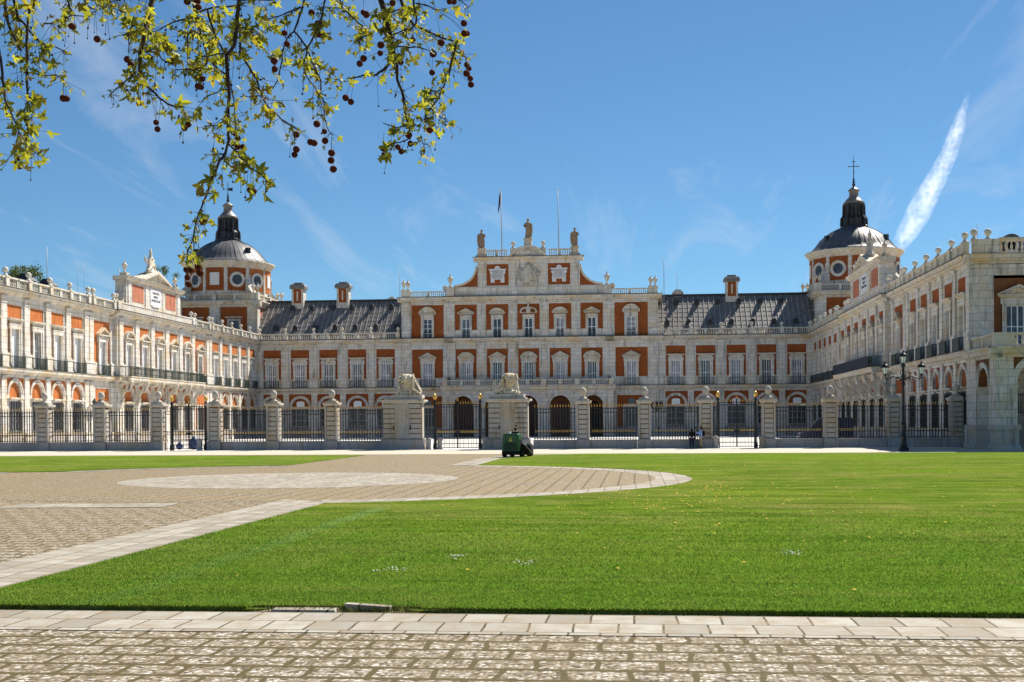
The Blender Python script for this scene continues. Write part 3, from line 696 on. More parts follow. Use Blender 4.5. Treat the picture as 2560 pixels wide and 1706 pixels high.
# main roofs
RZ0, RZ1, RY0, RY1 = 16.2, 23.3, 0.9, 8.6
for s in (-1, 1):
    x0, x1 = sorted((s*20.7, s*46.2)); L = x1-x0
    a = MB(); a.extr([(RY0, RZ0), (RY1, RZ1), (2*RY1-RY0, RZ0)], 'x', x0, x1); rf = part('roof', a, M['lead'], pal)
    sl = Vector((0, RY1-RY0, RZ1-RZ0)); n = int(L/0.83); a = MB()
    for i in range(n+1):
        x = x0 + 0.1 + (L-0.2)*i/n; a.add([(x-0.05, RY0, RZ0), (x+0.05, RY0, RZ0), (x+0.05, RY0-0.05, RZ0+0.055), (x-0.05, RY0-0.05, RZ0+0.055), (x-0.05, RY1, RZ1), (x+0.05, RY1, RZ1), (x+0.05, RY1-0.05, RZ1+0.055), (x-0.05, RY1-0.05, RZ1+0.055)],
              [(0,3,2,1),(4,5,6,7),(0,1,5,4),(1,2,6,5),(2,3,7,6),(3,0,4,7)])
    for k in range(1, 9):
        t = k/9; y = RY0+(RY1-RY0)*t; z = RZ0+(RZ1-RZ0)*t; a.box(x0, x1, y-0.03, y+0.02, z, z+0.015)
    part('roof_seams', a, M['leadseam'], rf)
    a = MB(); a.box(x0, x1, RY1-0.35, RY1+0.35, RZ1-0.2, RZ1+0.16); part('ridge_cap', a, M['leadblack'], rf)
    for row, (t, xs) in enumerate(((0.28, [22.3, 25.75, 29.2, 32.6, 36.0, 39.4, 42.8]), (0.80, [23.9, 27.3, 30.7, 34.1, 37.6, 41.0]))):
        for x in xs:
            y = RY0+(RY1-RY0)*t; z = RZ0+(RZ1-RZ0)*t
            def mkd():
                d = MB(); d.arch(0, 0.12, 0.18, 0.36, -0.55, 0.5, 0, 180, 8); d.disc(0, 0.12, 0.2, -0.4); d.box(-0.36, -0.18, -0.55, 0.4, -0.5, 0.12); d.box(0.18, 0.36, -0.55, 0.4, -0.5, 0.12); d.box(-0.18, 0.18, -0.4, 0.3, -0.5, 0.125); return d.mesh('roof_vent', M['leadblack'])
            put('roof_vent', cached('rvent', mkd), rf, (s*x, y, z+0.15))
    for cx in ([33.05] if s > 0 else [-40.25, -32.4]):
        a = MB(); y0 = RY1-1.4
        a.box(cx-1.0, cx+1.0, y0, y0+1.9, 21.2, 25.35); a.box(cx-0.95, cx-0.66, y0-0.06, y0, 22.9, 25.3); a.box(cx+0.66, cx+0.95, y0-0.06, y0, 22.9, 25.3); a.box(cx-1.05, cx+1.05, y0-0.05, y0+1.95, 21.3, 22.9)
        ch = part('chimney', a, M['stone'], rf)
        a = MB(); a.box(cx-0.66, cx+0.66, y0-0.07, y0, 22.9, 25.3); part('brick_panel', a, M['brick'], rf)
        a = MB(); a.box(cx-0.12, cx+0.12, y0-0.1, y0-0.06, 23.3, 24.9); part('chimney_slot', a, M['carved'], rf)
        a = MB(); a.taper(cx-1.3, cx+1.3, y0-0.3, y0+2.2, 25.35, 25.85, -0.0); a.taper(cx-1.3, cx+1.3, y0-0.3, y0+2.2, 25.85, 26.15, 0.25); a.box(cx-0.7, cx+0.7, y0+0.3, y0+1.6, 26.1, 26.45); part('chimney_cap', a, M['lead'], rf)
a = MB(); a.extr([(-20.0, 22.6), (20.0, 22.6), (20.0, 22.75), (-20.0, 22.75)], 'y', 0.6, 11.5); part('flat_roof', a, M['lead'], pal)
a = MB(); a.lathe([(2.6, 22.6), (2.6, 22.9), (0.1, 24.2)], (-24.6, RY1+2.5, 0), 4, False, R(45)); part('roof_lantern', a, M['lead'], pal)
a = MB(); a.box(23.6, 24.9, RY1-0.3, RY1+1.0, 23.0, 23.6); a.taper(23.3, 25.2, RY1-0.6, RY1+1.3, 23.6, 23.95, 0.15); a.taper(23.6, 24.9, RY1-0.3, RY1+1.0, 23.95, 24.3, 0.2); part('chimney', a, M['carved'], pal)
a = MB(); a.box(-45, 45, 0.36, 0.9, 16.0, 16.2); a.box(-45, 45, 16, 16.4, 0, 16.2); a.box(-45.0, 45.0, 0.36, 0.6, 0.0, 15.9) if False else None
part('back_wall', a, M['stone'], pal)
# ------------------------------------------------------------------ the two wings
def console_mesh():
    def mk():
        a = MB(); t = [i/14 for i in range(15)]
        inn = []; out = []
        for u in t:
            x = -0.1 - 1.35*u**1.5 if True else 0; z = 5.3 + 2.25*u + 0.35*math.sin(2*math.pi*u)
            inn.append((x - 0.0, z + 0.2)); out.append((x - 0.2 - 0.08*math.sin(math.pi*u), z - 0.14))
        n = len(t)
        vs = [(-0.15, p[0], p[1]) for p in inn] + [(-0.15, p[0], p[1]) for p in out] + [(0.15, p[0], p[1]) for p in inn] + [(0.15, p[0], p[1]) for p in out]
        fs = []
        for i in range(n-1):
            j = i+1; fs += [(i, j, n+j, n+i), (2*n+i, 3*n+i, 3*n+j, 2*n+j), (i, 2*n+i, 2*n+j, j), (n+i, n+j, 3*n+j, 3*n+i)]
        a.add(vs, fs); a.box(-0.3, 0.3, -1.6, -1.0, 7.45, 7.62); a.ball((0, -0.4, 5.35), 0.2, 8, 6)
        a.box(-0.28, 0.28, -0.4, 0.02, 4.7, 5.1); return a.mesh('console', M['carved'])
    return cached('console', mk)
def wing(label, loc, rz, sgn, far, fwide, av, av0, av1, nwide, near, end, lit, pw, navy):
    """sgn: local x = sgn * (200 - Y)"""
    X = lambda Y: sgn*(200 - Y)
    root = thing('palace_wing', label, 'palace wing', loc, rz)
    def B(Y, k, p, pg, **kw): return dict(c=X(Y), pw=p, k=k, pg=pg, **kw)
    sp = abs(far[1]-far[0]); bays = []
    for i, y in enumerate(far): bays.append(B(y, 'lintel', pw, sp-1.0, shut=True, r=(1.2, 1.58)))
    bays.append(B(fwide, 'tri', 4.4, 4.4, g='rect', shut=not lit))
    x0, x1 = sorted((0.0, X(av1))); section(root, bays, x0, x1, 0.0, True, lit)
    sn = abs(near[1]-near[0]); bays = [B(nwide, 'tri', 4.4, 4.4, g='rect', shut=True)]
    for i, y in enumerate(near): bays.append(B(y, 'lintel', pw, sn-1.0, shut=(i != 2 or not lit), r=(1.22, 1.6)))
    x0, x1 = sorted((X(av0), X(end))); section(root, bays, x0, x1, 0.0, True, lit)
    sa = abs(av[1]-av[0]); YA = -0.55
    bays = [B(y, 'seg' if i % 2 == 0 else 'tri', pw, sa-1.05, shut=True, rail=False, r=(1.32, 1.72), grille=True) for i, y in enumerate(av)]
    x0, x1 = sorted((X(av0), X(av1))); section(root, bays, x0, x1, YA, True, lit, top=False)
    # balcony on consoles
    bx0, bx1 = x0+0.3, x1-0.3
    a = MB(); a.extr([(0, 7.62), (-1.5, 7.62), (-1.62, 7.72), (-1.62, 7.95), (-1.7, 8.08), (-1.7, 8.16), (0, 8.16)], 'x', bx0, bx1); part('balcony_slab', a, M['trim'], root, (0, YA, 0))
    xs = [X(av[0]) - sgn*(-sa/2)] if False else [(X(av[i])+X(av[i+1]))/2 for i in range(4)]
    d = X(av[1])-X(av[0]); xs = [X(av[0])-d/2] + xs + [X(av[4])+d/2]
    for x in xs: put('console', console_mesh(), root, (x, YA-0.02, 0))
    a = MB(); y = -1.55; n = int((bx1-bx0)/0.16)
    for i in range(n+1):
        x = bx0 + (bx1-bx0)*i/n; t = 0.03 if i % 14 == 0 else 0.014; a.box(x-t, x+t, y-t, y+t, 8.16, 9.35)
    for z in (8.25, 8.5, 9.1, 9.33): a.box(bx0, bx1, y-0.03, y+0.03, z-0.03, z+0.03)
    for x in (bx0, bx1):
        for z in (8.25, 9.33): a.box(x-0.03, x+0.03, y, -0.2, z-0.03, z+0.03)
        for k in range(8): a.box(x-0.014, x+0.014, y+0.16*k, y+0.16*k+0.028, 8.2, 9.3)
    part('balcony_railing', a, M['greenpaint'], root, (0, YA, 0))
    if navy:
        a = MB(); a.box(bx0+0.1, bx1-1.6, -1.68, -1.62, 8.2, 9.42); part('balcony_cover_or_standin', a, M['navy'], root, (0, YA, 0), label='dark navy cover hung along the long balcony')
        for i, yy in enumerate(list(far) + list(near) + [nwide]):
            a = MB(); a.box(-1.1, 1.15, -0.69, -0.655, 8.2, 9.25); part('balcony_cover_or_standin', a, M['greenpaint'], root, (X(yy), 0, 0))  # added solid panels, standing in for bars that merge at a slant
    # attic over the avant-corps
    a = MB(); a.box(x0+0.1, x1-0.1, -0.1, 0.7, 16.02, 17.0); a.box(x0, x1, -0.16, 0.75, 17.0, 17.15)
    for x in (x0+0.6, x1-0.6): a.box(x-0.45, x+0.45, -0.2, 0.8, 16.03, 17.25)
    part('attic_base', a, M['stone'], root, (0, YA, 0))
    for x in (x0+0.6, x1-0.6): ball_finial(root, x, 17.25, YA, 0.3)
    sd = d/abs(d); lo, hi = sorted((X(av0) - sd*2.9, X(av1) + sd*(5.4 if lit else 4.2))); c = (lo+hi)/2; w = hi-lo
    a = MB(); a.box(lo, hi, 0.0, 1.4, 17.15, 20.0)
    for f in (0.05, 0.345, 0.655, 0.95): a.box(lo+w*f-0.45, lo+w*f+0.45, -0.1, 0.0, 17.15, 20.0)
    a.box(lo+w*0.36, lo+w*0.64, -0.06, 0, 17.16, 19.99)
    for s, xx in ((-1, lo), (1, hi)):
        a.extr([(xx, 17.15), (xx+s*0.9, 17.15), (xx+s*0.4, 17.6), (xx+s*0.12, 18.6), (xx, 19.2)], 'y', 0.2, 1.2)
    part('attic_wall', a, M['stone'], root, (0, YA, 0))
    for f0, f1 in ((0.10, 0.295), (0.705, 0.90)):
        a = MB(); a.box(lo+w*f0, lo+w*f1, -0.035, 0.0, 17.55, 19.65); part('brick_panel', a, M['stucco_and_lit_brick'], root, (0, YA, 0))
    a = MB(); a.box(c-1.75, c+1.75, -0.13, -0.06, 17.6, 19.75); a.box(c-1.2, c+1.2, -0.2, -0.06, 17.42, 17.6); pl = part('inscription_plaque', a, M['plaque'], root, (0, YA, 0))
    put('inscription', text_mesh(["CAROLVS III", "ADIECIT", "AN MDCCLXXV"], 0.42, M['letter'], 0.012, 1.15), pl, (c, -0.145, 18.72))
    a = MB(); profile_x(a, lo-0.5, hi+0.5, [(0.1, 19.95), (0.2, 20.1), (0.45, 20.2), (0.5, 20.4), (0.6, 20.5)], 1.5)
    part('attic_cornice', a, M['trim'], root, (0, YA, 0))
    a = MB(); hw = w*0.24
    a.strip([(c-hw, 20.5), (c, 21.75), (c+hw, 20.5)], [(c-hw-0.4, 20.62), (c, 22.1), (c+hw+0.4, 20.62)], -0.6, 1.4); a.extr([(c-hw, 20.5), (c+hw, 20.5), (c, 21.72)], 'y', -0.1, 1.3); part('pediment', a, M['trim'], root, (0, YA, 0))
    for x in (lo+0.7, hi-0.7):
        pedestal(root, x, 20.5, YA, 0.8, 0.4, 0.5, 0.8); add_urn(root, x, 20.95, YA, 0.5, 0.75)
    # flat roof, back and end wall
    e = X(end); q0, q1 = sorted((0.4, e-0.01*sgn)) if sgn > 0 else sorted((-0.4, e))
    a = MB(); a.box(q0, q1, 0.36, 13.0, 15.75, 16.0); part('flat_roof', a, M['lead'], root)
    a = MB(); a.box(q0, q1, 13.0, 13.5, 0, 15.9); xx = sorted((e, e-0.4*sgn))
    if lit: a.box(xx[0], xx[1], 0.37, 13.0, 0, 15.74)
    part('outer_wall', a, M['stone'], root)
    return root
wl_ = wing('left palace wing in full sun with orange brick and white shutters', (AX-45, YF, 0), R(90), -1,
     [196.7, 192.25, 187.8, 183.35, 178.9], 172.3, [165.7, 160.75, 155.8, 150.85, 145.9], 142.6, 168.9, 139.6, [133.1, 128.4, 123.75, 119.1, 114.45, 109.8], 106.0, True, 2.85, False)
wr_ = wing('right palace wing in shade with a dark cover hung along its long balcony', (AX+45, YF, 0), R(-90), 1,
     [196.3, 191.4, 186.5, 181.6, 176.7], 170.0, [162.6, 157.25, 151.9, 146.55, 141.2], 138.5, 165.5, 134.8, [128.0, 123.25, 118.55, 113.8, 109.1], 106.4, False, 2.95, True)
# dark vent hats on the left wing's roof
for y in (128.5, 133.5):
    a = MB(); x = y-200; a.box(x-0.6, x+0.6, 3.0, 4.2, 16.0, 18.0); a.taper(x-0.95, x+0.95, 2.6, 4.6, 18.0, 18.35, 0.25); a.taper(x-0.6, x+0.6, 3.0, 4.2, 18.35, 18.8, 0.25); part('chimney', a, M['leadblack'], wl_)

# ------------------------------------------------------------------ domed corner towers
def tower(label, side):
    T = thing('domed_tower', label, 'tower', (AX + side*53.3, 210.0, 0))
    h = 7.15
    a = MB(); a.box(-h, h, -h, h, 0, 23.0); part('tower_wall', a, M['stone'], T)
    for k in range(4):
        rz = R(90*k)
        # two brick bays on each visible side, with a window
        for x in (-3.55, 3.05) if False else (-3.35, 3.35):
            a = MB(); a.ring(x-2.35, x+2.35, 16.3, 22.0, x-0.85, x+0.85, 17.2, 19.75, -h-0.06, -h+0.2); part('brick_panel', a, M['brick'] if k in (0, 3) else M['stucco_and_lit_brick'], T, rz=rz)  # sun-facing sides get a paler pink: sunlight put into the colour
            a = MB(); a.ring(x-1.15, x+1.15, 17.0, 20.0, x-0.8, x+0.8, 17.25, 19.7, -h-0.18, -h); a.box(x-1.5, x+1.5, -h-0.35, -h, 20.2, 20.38); part('window_surround', a, M['stone'], T, rz=rz)
            a = MB(); a.box(x-0.8, x+0.8, -h-0.05, -h-0.02, 17.25, 19.7); a.cur = 1; a.box(x-0.03, x+0.03, -h-0.08, -h-0.05, 17.25, 19.7); a.box(x-0.8, x+0.8, -h-0.08, -h-0.05, 18.5, 18.56); part('window', a, [M['glass'], M['wood']], T, rz=rz)
        for x in (-6.4, 0, 6.4):
            a = MB(); a.box(x-0.74, x+0.74, -h-0.22, -h, 16.2, 22.1); part('pilaster', a, M['stone'], T, rz=rz)
        a = MB(); a.extr([(-h+0.3, 22.05), (-h-0.25, 22.05), (-h-0.3, 22.3), (-h-0.62, 22.5), (-h-0.65, 22.75), (-h-0.85, 22.9), (-h-0.85, 23.05), (-h+0.3, 23.05)], 'x', -h-0.85+0.01*k, h+0.85-0.01*k); part('cornice', a, M['trim'], T, rz=rz)
        # balustrade
        for p, q in ((-h+0.55, -0.35), (0.35, h-0.55)):
            o = balustrade(T, p, q, 23.05, -h-0.1, 1.15, 0.0); c, s = math.cos(rz), math.sin(rz); L = o.location.copy(); o.location = (L.x*c-L.y*s, L.x*s+L.y*c, L.z); o.rotation_euler = (0, 0, rz)
        for x in (0,):
            o = pedestal(T, x, 23.05, -h-0.1, 0.7, 1.2, 0.0); L = o.location.copy(); o.location = (-L.y*math.sin(rz)+L.x*math.cos(rz), L.x*math.sin(rz)+L.y*math.cos(rz), L.z); o.rotation_euler = (0,0,rz)
            o = ball_finial(T, x, 24.25, -h-0.1, 0.0, 0.8); L = o.location.copy(); o.location = (-L.y*math.sin(rz)+L.x*math.cos(rz), L.x*math.sin(rz)+L.y*math.cos(rz), L.z)
    for sx in (-1, 1):
        for sy in (-1, 1):
            a = MB(); a.box(sx*(h-0.1)-0.62, sx*(h-0.1)+0.62, sy*(h-0.1)-0.62, sy*(h-0.1)+0.62, 23.06, 24.35); part('balustrade_pedestal', a, M['carved'], T)
            for q in (-0.38, 0.38): add_urn(T, sx*(h-0.1)+q, 24.35, sy*(h-0.1), 0.0 if sy < 0 else 0.0, 0.82)
            # scroll buttress on the diagonal
            a = MB(); u = [i/12 for i in range(13)]
            inn = [(7.0, 24.3+3.4*t) for t in u]; out = [(7.0 + 2.5*(1-t)**2.2 + 0.25, 24.3+3.4*t) for t in u]
            a.strip(inn, out, -0.45, 0.45); part('scroll_buttress', a, M['stone'], T, rz=math.atan2(sy, sx))
    # drum
    r = 7.12; a = MB(); a.lathe([(r, 23.0), (r, 29.3)], (0,0,0), 72, False); part('drum', a, M['stone'], T)
    def cyl_patch(mb, a0, a1, z0, z1, rr, d, n=8):
        vs = []; fs = []
        for i in range(n+1):
            t = R(a0 + (a1-a0)*i/n)
            for q in (rr, rr+d):
                for z in (z0, z1): vs.append((q*math.sin(t), -q*math.cos(t), z))
        for i in range(n):
            b = i*4; c = b+4; fs += [(b+2, b+3, c+3, c+2), (b+1, c+1, c+3, b+3), (b, b+2, c+2, c), ]
        fs += [(0, 1, 3, 2), (n*4, n*4+2, n*4+3, n*4+1)]
        return mb.add(vs, fs)
    for k in range(12):
        az = 30*k
        a = MB(); cyl_patch(a, az-12.2, az+12.2, 24.9, 28.75, r-0.05, 0.10); part('brick_panel', a, M['brick'] if (side > 0 or k < 2 or k > 9) else M['brick_lit'], T)  # sun side of the left drum takes the sunlit brick colour
        a = MB(); cyl_patch(a, az+13.2, az+16.8, 24.3, 29.0, r-0.05, 0.2, 3); part('pilaster', a, M['stone'], T)
        if k % 3 == 0:
            a = MB(); cyl_patch(a, az-6.4, az+6.4, 25.8, 27.9, r, 0.14); part('stone_tablet', a, M['plaque'], T)
        else:
            a = MB(); a.arch(0, 26.75, 0.86, 1.3, -r-0.22, -r+0.2, 0, 360, 24); o = part('oculus', a, M['stone'], T, rz=R(az))
            a = MB(); a.disc(0, 26.75, 0.88, -r-0.1, 0, 360, 20); a.cur = 1
            for q in (-0.3, 0.3): a.box(q-0.025, q+0.025, -r-0.13, -r-0.105, 26.0, 27.5)
            a.box(-0.85, 0.85, -r-0.13, -r-0.105, 26.73, 26.78); part('pane', a, [M['glass'], M['wood']], o)
    a = MB(); a.lathe([(r+0.12, 28.85), (r+0.2, 29.15), (r+0.45, 29.3), (r+0.5, 29.55), (r+0.82, 29.75), (r+0.86, 29.95), (r+0.3, 30.02)], (0,0,0), 72, True); part('drum_cornice', a, M['trim'], T)
    a = MB(); prof = [(7.75, 29.95), (7.1, 30.2), (6.6, 30.6), (6.2, 31.1), (5.75, 31.7), (5.2, 32.3), (4.55, 32.85), (3.8, 33.35), (3.0, 33.75), (2.3, 34.05), (1.9, 34.2)]
    a.lathe(prof, (0,0,0), 96, True); dm = part('dome', a, M['domelead'], T)
    a = MB()
    for k in range(48):
        t = 2*math.pi*k/48; w = 0.07 if k % 4 == 0 else 0.025
        a.tube([(q*math.cos(t), q*math.sin(t), z+0.02) for q, z in prof[:-1]], w, 4, False)
    part('dome_ribs', a, M['domelead'], dm)
    for az in (55, -60, 150, 240):
        a = MB(); t = R(az); a.box(-0.3, 0.3, -5.9, -5.2, 31.6, 32.5); part('dome_hatch', a, M['leadblack'], dm, rz=t)
    a = MB()
    a.lathe([(2.3, 34.1), (2.25, 34.4), (2.0, 34.55), (1.95, 35.5), (2.05, 35.6), (1.62, 36.0), (1.6, 37.7), (1.75, 37.85), (1.85, 38.05), (1.8, 38.15)], (0,0,0), 8, False, R(22.5))
    for k in range(8):
        t = R(45*k); a.tube([(2.05*math.cos(t), 2.05*math.sin(t), 34.4), (2.0*math.cos(t), 2.0*math.sin(t), 35.6), (1.72*math.cos(t), 1.72*math.sin(t), 36.1), (1.66*math.cos(t), 1.66*math.sin(t), 37.9)], [0.26, 0.24, 0.2, 0.2], 5, False)
    ln = part('lantern', a, M['leadblack'], T)
    for k in range(8):
        a = MB(); a.box(-0.3, 0.3, -1.56, -1.5, 35.9, 37.3); part('window', a, M['dark'], ln, rz=R(45*k+22.5))
    a = MB(); a.lathe([(1.8, 38.1), (1.5, 38.5), (1.05, 39.0), (0.8, 39.25), (0.72, 40.0), (0.85, 40.15), (0.98, 40.3), (0.8, 40.5), (0.35, 40.8), (0.1, 41.0)], (0,0,0), 16, True); part('lantern_cap', a, M['lead'], ln)
    a = MB(); a.lathe([(0.1, 40.9), (0.2, 41.1), (0.3, 41.3), (0.12, 41.55), (0.25, 41.75), (0.1, 41.95), (0.18, 42.15), (0.07, 42.4), (0.06, 44.9 if side > 0 else 44.0), (0.02, 46.2 if side > 0 else 44.9)], (0,0,0), 8)
    if side > 0:
        a.box(-0.75, 0.75, -0.05, 0.05, 44.27, 44.37)
        for q in (-0.78, 0.78): a.ball((q, 0, 44.32), 0.12, 6, 5)
        for q in (43.4, 45.1): a.ball((0, 0, q), 0.12, 6, 5)
        a.box(-0.3, 0.3, -0.04, 0.04, 45.1, 45.17)
    else:
        a.box(-0.9, 0.9, -0.03, 0.03, 43.2, 43.27); a.extr([(0.1, 43.0), (0.95, 42.85), (0.8, 43.2), (0.95, 43.5), (0.1, 43.4)], 'y', -0.02, 0.02); a.extr([(-0.95, 43.23), (-0.7, 43.05), (-0.7, 43.42)], 'y', -0.02, 0.02)
    part('weather_vane' if side < 0 else 'cross_finial', a, M['iron'], T)
    return T
tower('left corner tower with grey lead dome and weather vane on its lantern', -1)
tower('right corner tower with grey lead dome and cross on its lantern', 1)

# ------------------------------------------------------------------ pavilion closing the right wing, with an arcade in front
P = thing('corner_pavilion', 'shaded pavilion with an open arcade and balustrade beside the end of the fence', 'pavilion', (AX+45, 106.4, 0))
a = MB(); W = 16.0
PB = [(3.72, 4.3), (8.6, 4.3), (13.4, 4.3)]
for p, q in piers([(c-1.95, c+1.95) for c, w in PB], 0.0, W): a.box(p, q, -0.05, 0.4, 8.2, 14.3)
a.box(0, W, -0.055, 0.4, 14.3, 15.2); a.box(1.35, W, -0.058, 0.4, 8.1, 8.4); part('upper_wall', a, M['stone'], P)
a = MB(); a.box(0.1, 1.32, -0.2, 0, 8.2, 14.9); a.box(0.02, 1.4, -0.28, 0, 14.9, 15.2); part('pilaster', a, M['stone'], P)
for c, w in PB:
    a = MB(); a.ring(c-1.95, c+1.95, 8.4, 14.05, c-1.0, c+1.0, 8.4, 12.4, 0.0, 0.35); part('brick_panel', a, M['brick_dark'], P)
    put('window_surround', surround_mesh(2.55, 8.25, 12.4, 1.9, 11.8), P, (c, 0, 0)); put('pediment', pediment_mesh('tri', 3.3, 12.55, 0.9), P, (c, 0, 0))
    add_window(P, c, 0, 1.9, 8.25, 11.8, 4, 2, 'glass')
a = MB(); profile_x(a, -0.7, W, CORN, 0.4); part('cornice', a, M['trim'], P)
a = MB(); a.box(0.0, 2.1, -0.6, 0.0, 16.02, 17.1); a.box(-0.05, 2.15, -0.65, 0.05, 17.1, 17.25); part('balustrade_pedestal', a, M['stone'], P)
for p, q in ((2.1, 4.6), (5.2, 9.2), (9.8, 13.8)): balustrade(P, p, q, 16.02, 0, 1.25, -0.3, 0.4)
for p in (4.9, 9.5): pedestal(P, p, 16.02, 0, 0.6, 1.25, -0.3)
a = MB(); a.box(2.1, W, -0.62, 0.0, 17.2, 17.35); part('coping', a, M['trim'], P)
for x in (0.15, 1.25): ball_finial(P, x, 17.22, 0, -0.3, 1.05)
a = MB(); a.box(0.3, W, 0.4, 16, 15.75, 15.95); part('flat_roof', a, M['lead'], P)
a = MB(); a.box(W-0.4, W, 0.4, 16, 0, 15.7); a.box(0.5, W-0.4, 15.6, 16, 0, 15.7); part('outer_wall', a, M['stone'], P)
a = MB(); a.box(3.9, 5.5, 5.2, 9.0, 15.9, 17.5); a.arch(4.7, 17.5, 0.0, 0.95, 5.0, 9.0, 0, 180, 12); part('dormer', a, M['domelead'], P)
a = MB(); a.arch(4.7, 17.4, 0.4, 0.62, 4.9, 5.05, 0, 360, 16); part('oculus', a, M['stone'], P)
a = MB(); a.disc(4.7, 17.4, 0.41, 4.96, 0, 360, 14); part('pane', a, M['dark'], P)
a = MB(); a.lathe([(3.6, 15.9), (2.9, 17.2), (1.5, 18.9), (0.2, 19.6)], (8.4, 8.6, 0), 4, False, R(45)); part('roof', a, M['lead'], P)
# arcade: Y from 98 (local y -8.4) to 106.4, left side in the plane x = -0.3
D = -8.4
a = MB(); XC = [3.0, 8.0, 13.0]
for c in XC: a.spandrel(c-2.5 if c > 4 else 0.6, c+2.5, 7.1, c, 5.0, 1.9, D, D+0.8)
eg = [-0.35] + [x for c in XC for x in (c-1.9, c+1.9)] + [15.5]
for p, q in zip(eg[::2], eg[1::2]): a.box(p, q, D+0.001, D+0.8, 1.9, 5.0)
a.box(-0.35, 0.6, D+0.002, D+0.8, 5.0, 7.1)
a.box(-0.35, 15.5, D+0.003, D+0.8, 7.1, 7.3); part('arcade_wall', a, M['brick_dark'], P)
def side_pts(): pass
s = MB(); yc = -4.75
for lo, hi in ((D+0.8, yc-1.5), (yc+1.5, -0.06)): s.box(-0.35, 0.45, lo, hi, 1.9, 4.95)
n = 16; inn = [(yc+1.5*math.cos(math.pi*i/n), 4.95+1.5*math.sin(math.pi*i/n)) for i in range(n+1)]
for i in range(n):
    (y1, z1), (y0, z0) = inn[i], inn[i+1]
    s.add([(-0.35, y0, z0), (-0.35, y1, z1), (-0.35, y1, 7.1), (-0.35, y0, 7.1), (0.45, y0, z0), (0.45, y1, z1), (0.45, y1, 7.1), (0.45, y0, 7.1)], [(0,1,2,3),(4,7,6,5),(0,4,5,1),(3,2,6,7)])
s.box(-0.35, 0.45, D+0.8, yc-1.5, 4.95, 7.1); s.box(-0.35, 0.45, yc+1.5, -0.06, 4.95, 7.1); s.box(-0.35, 0.45, D+0.8, -0.06, 7.1, 7.3)
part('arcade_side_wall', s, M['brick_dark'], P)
a = MB()
for p, q in ((-0.42, 0.85), (4.95, 6.05), (9.95, 11.05)): a.box(p, q, D-0.1, D+0.001, 1.9, 7.1); a.box(p-0.1, q+0.1, D-0.22, D, 0.0, 1.9) if False else None
for c in XC:
    a.arch(c, 5.0, 1.9, 2.4, D-0.08, D+0.3, 0, 180, 18)
    for q in (-1, 1): a.box(*sorted((c+q*1.86, c+q*2.15)), D-0.05, D+0.82, 1.9, 4.74); a.box(*sorted((c+q*1.82, c+q*2.5)), D-0.16, D+0.85, 4.72, 5.0)
part('arcade_trim', a, M['stone'], P)
a = MB(); X0 = -0.35
a.box(X0-0.1, X0, D+0.02, yc-1.95, 1.9, 7.1); a.box(X0-0.1, X0, yc+1.95, -0.3, 1.9, 7.1)
for i in range(n):
    for r0, r1, o in ((1.5, 1.92, 0.1), (1.78, 1.94, 0.15)):
        t0, t1 = math.pi*i/n, math.pi*(i+1)/n
        q = [(yc+r*math.cos(t), 4.95+r*math.sin(t)) for r, t in ((r0, t0), (r0, t1), (r1, t1), (r1, t0))]
        a.add([(X0-o, y, z) for y, z in q] + [(X0, y, z) for y, z in q], [(0,1,2,3),(0,4,5,1),(1,5,6,2),(2,6,7,3),(3,7,4,0)])
for q in (-1, 1): a.box(X0-0.12, 0.46, *sorted((yc+q*1.46, yc+q*2.0)), 4.7, 4.96); a.box(X0-0.04, 0.46, *sorted((yc+q*1.49, yc+q*1.7)), 1.9, 4.7)
part('arcade_trim', a, M['stone'], P)
def plinth(x0, x1, y0, y1):
    a = MB(); a.taper(x0-0.3, x1+0.3, y0-0.3, y1+0.3, 0, 0.35, 0.08); a.box(x0-0.12, x1+0.12, y0-0.12, y1+0.12, 0.35, 1.55); a.box(x0-0.26, x1+0.26, y0-0.26, y1+0.26, 1.55, 1.92); part('plinth', a, M['oldstone'], P)
plinth(-0.35, 1.1, D, D+1.5); plinth(4.9, 6.1, D, D+0.8); plinth(9.9, 11.1, D, D+0.8); plinth(-0.35, 0.45, -2.9, -0.1)
a = MB()
a.extr([(0.3, 7.1), (-0.1, 7.1), (-0.15, 7.3), (-0.35, 7.42), (-0.4, 7.7), (-0.55, 7.82), (-0.55, 7.92), (0.3, 7.92)], 'x', -0.9, 15.5)
part('arcade_cornice', a, M['trim'], P, (0, D, 0))
a = MB(); prof = [(0.3, 7.101), (-0.1, 7.1), (-0.15, 7.3), (-0.35, 7.42), (-0.4, 7.7), (-0.55, 7.82), (-0.55, 7.921), (0.3, 7.921)]
vs = [(-0.35+p, D-0.5, z) for p, z in prof] + [(-0.35+p, -0.05, z) for p, z in prof]; m = len(prof); a.add(vs, [(i, (i+1) % m, m+(i+1) % m, m+i) for i in range(m)]); part('arcade_cornice', a, M['trim'], P)
a = MB(); a.box(-0.1, 15.5, D+0.1, -0.1, 7.3, 7.6); part('arcade_ceiling', a, M['stone'], P)
a = MB(); a.box(-0.6, 0.9, D-0.3, D+0.4, 7.92, 8.85); a.box(-0.66, 0.96, D-0.36, D+0.46, 8.85, 8.98); part('balustrade_pedestal', a, M['carved'], P); a = MB(); a.box(-0.6, 0.1, -1.5, -0.1, 7.93, 8.85); part('balustrade_pedestal', a, M['carved'], P)
for p, q in ((0.9, 5.2), (5.8, 10.2)): balustrade(P, p, q, 7.92, D, 1.05, 0.0, 0.4)
o = balustrade(P, 0, 6.3, 7.92, 0, 1.05, 0.0, 0.4); o.location = (-0.3, -1.5, 7.92); o.rotation_euler = (0, 0, R(-90))
a = MB(); a.box(0.46, 15.5, -0.06, 0.4, 0, 7.3); part('ground_wall', a, M['stone'], P)
a = MB()
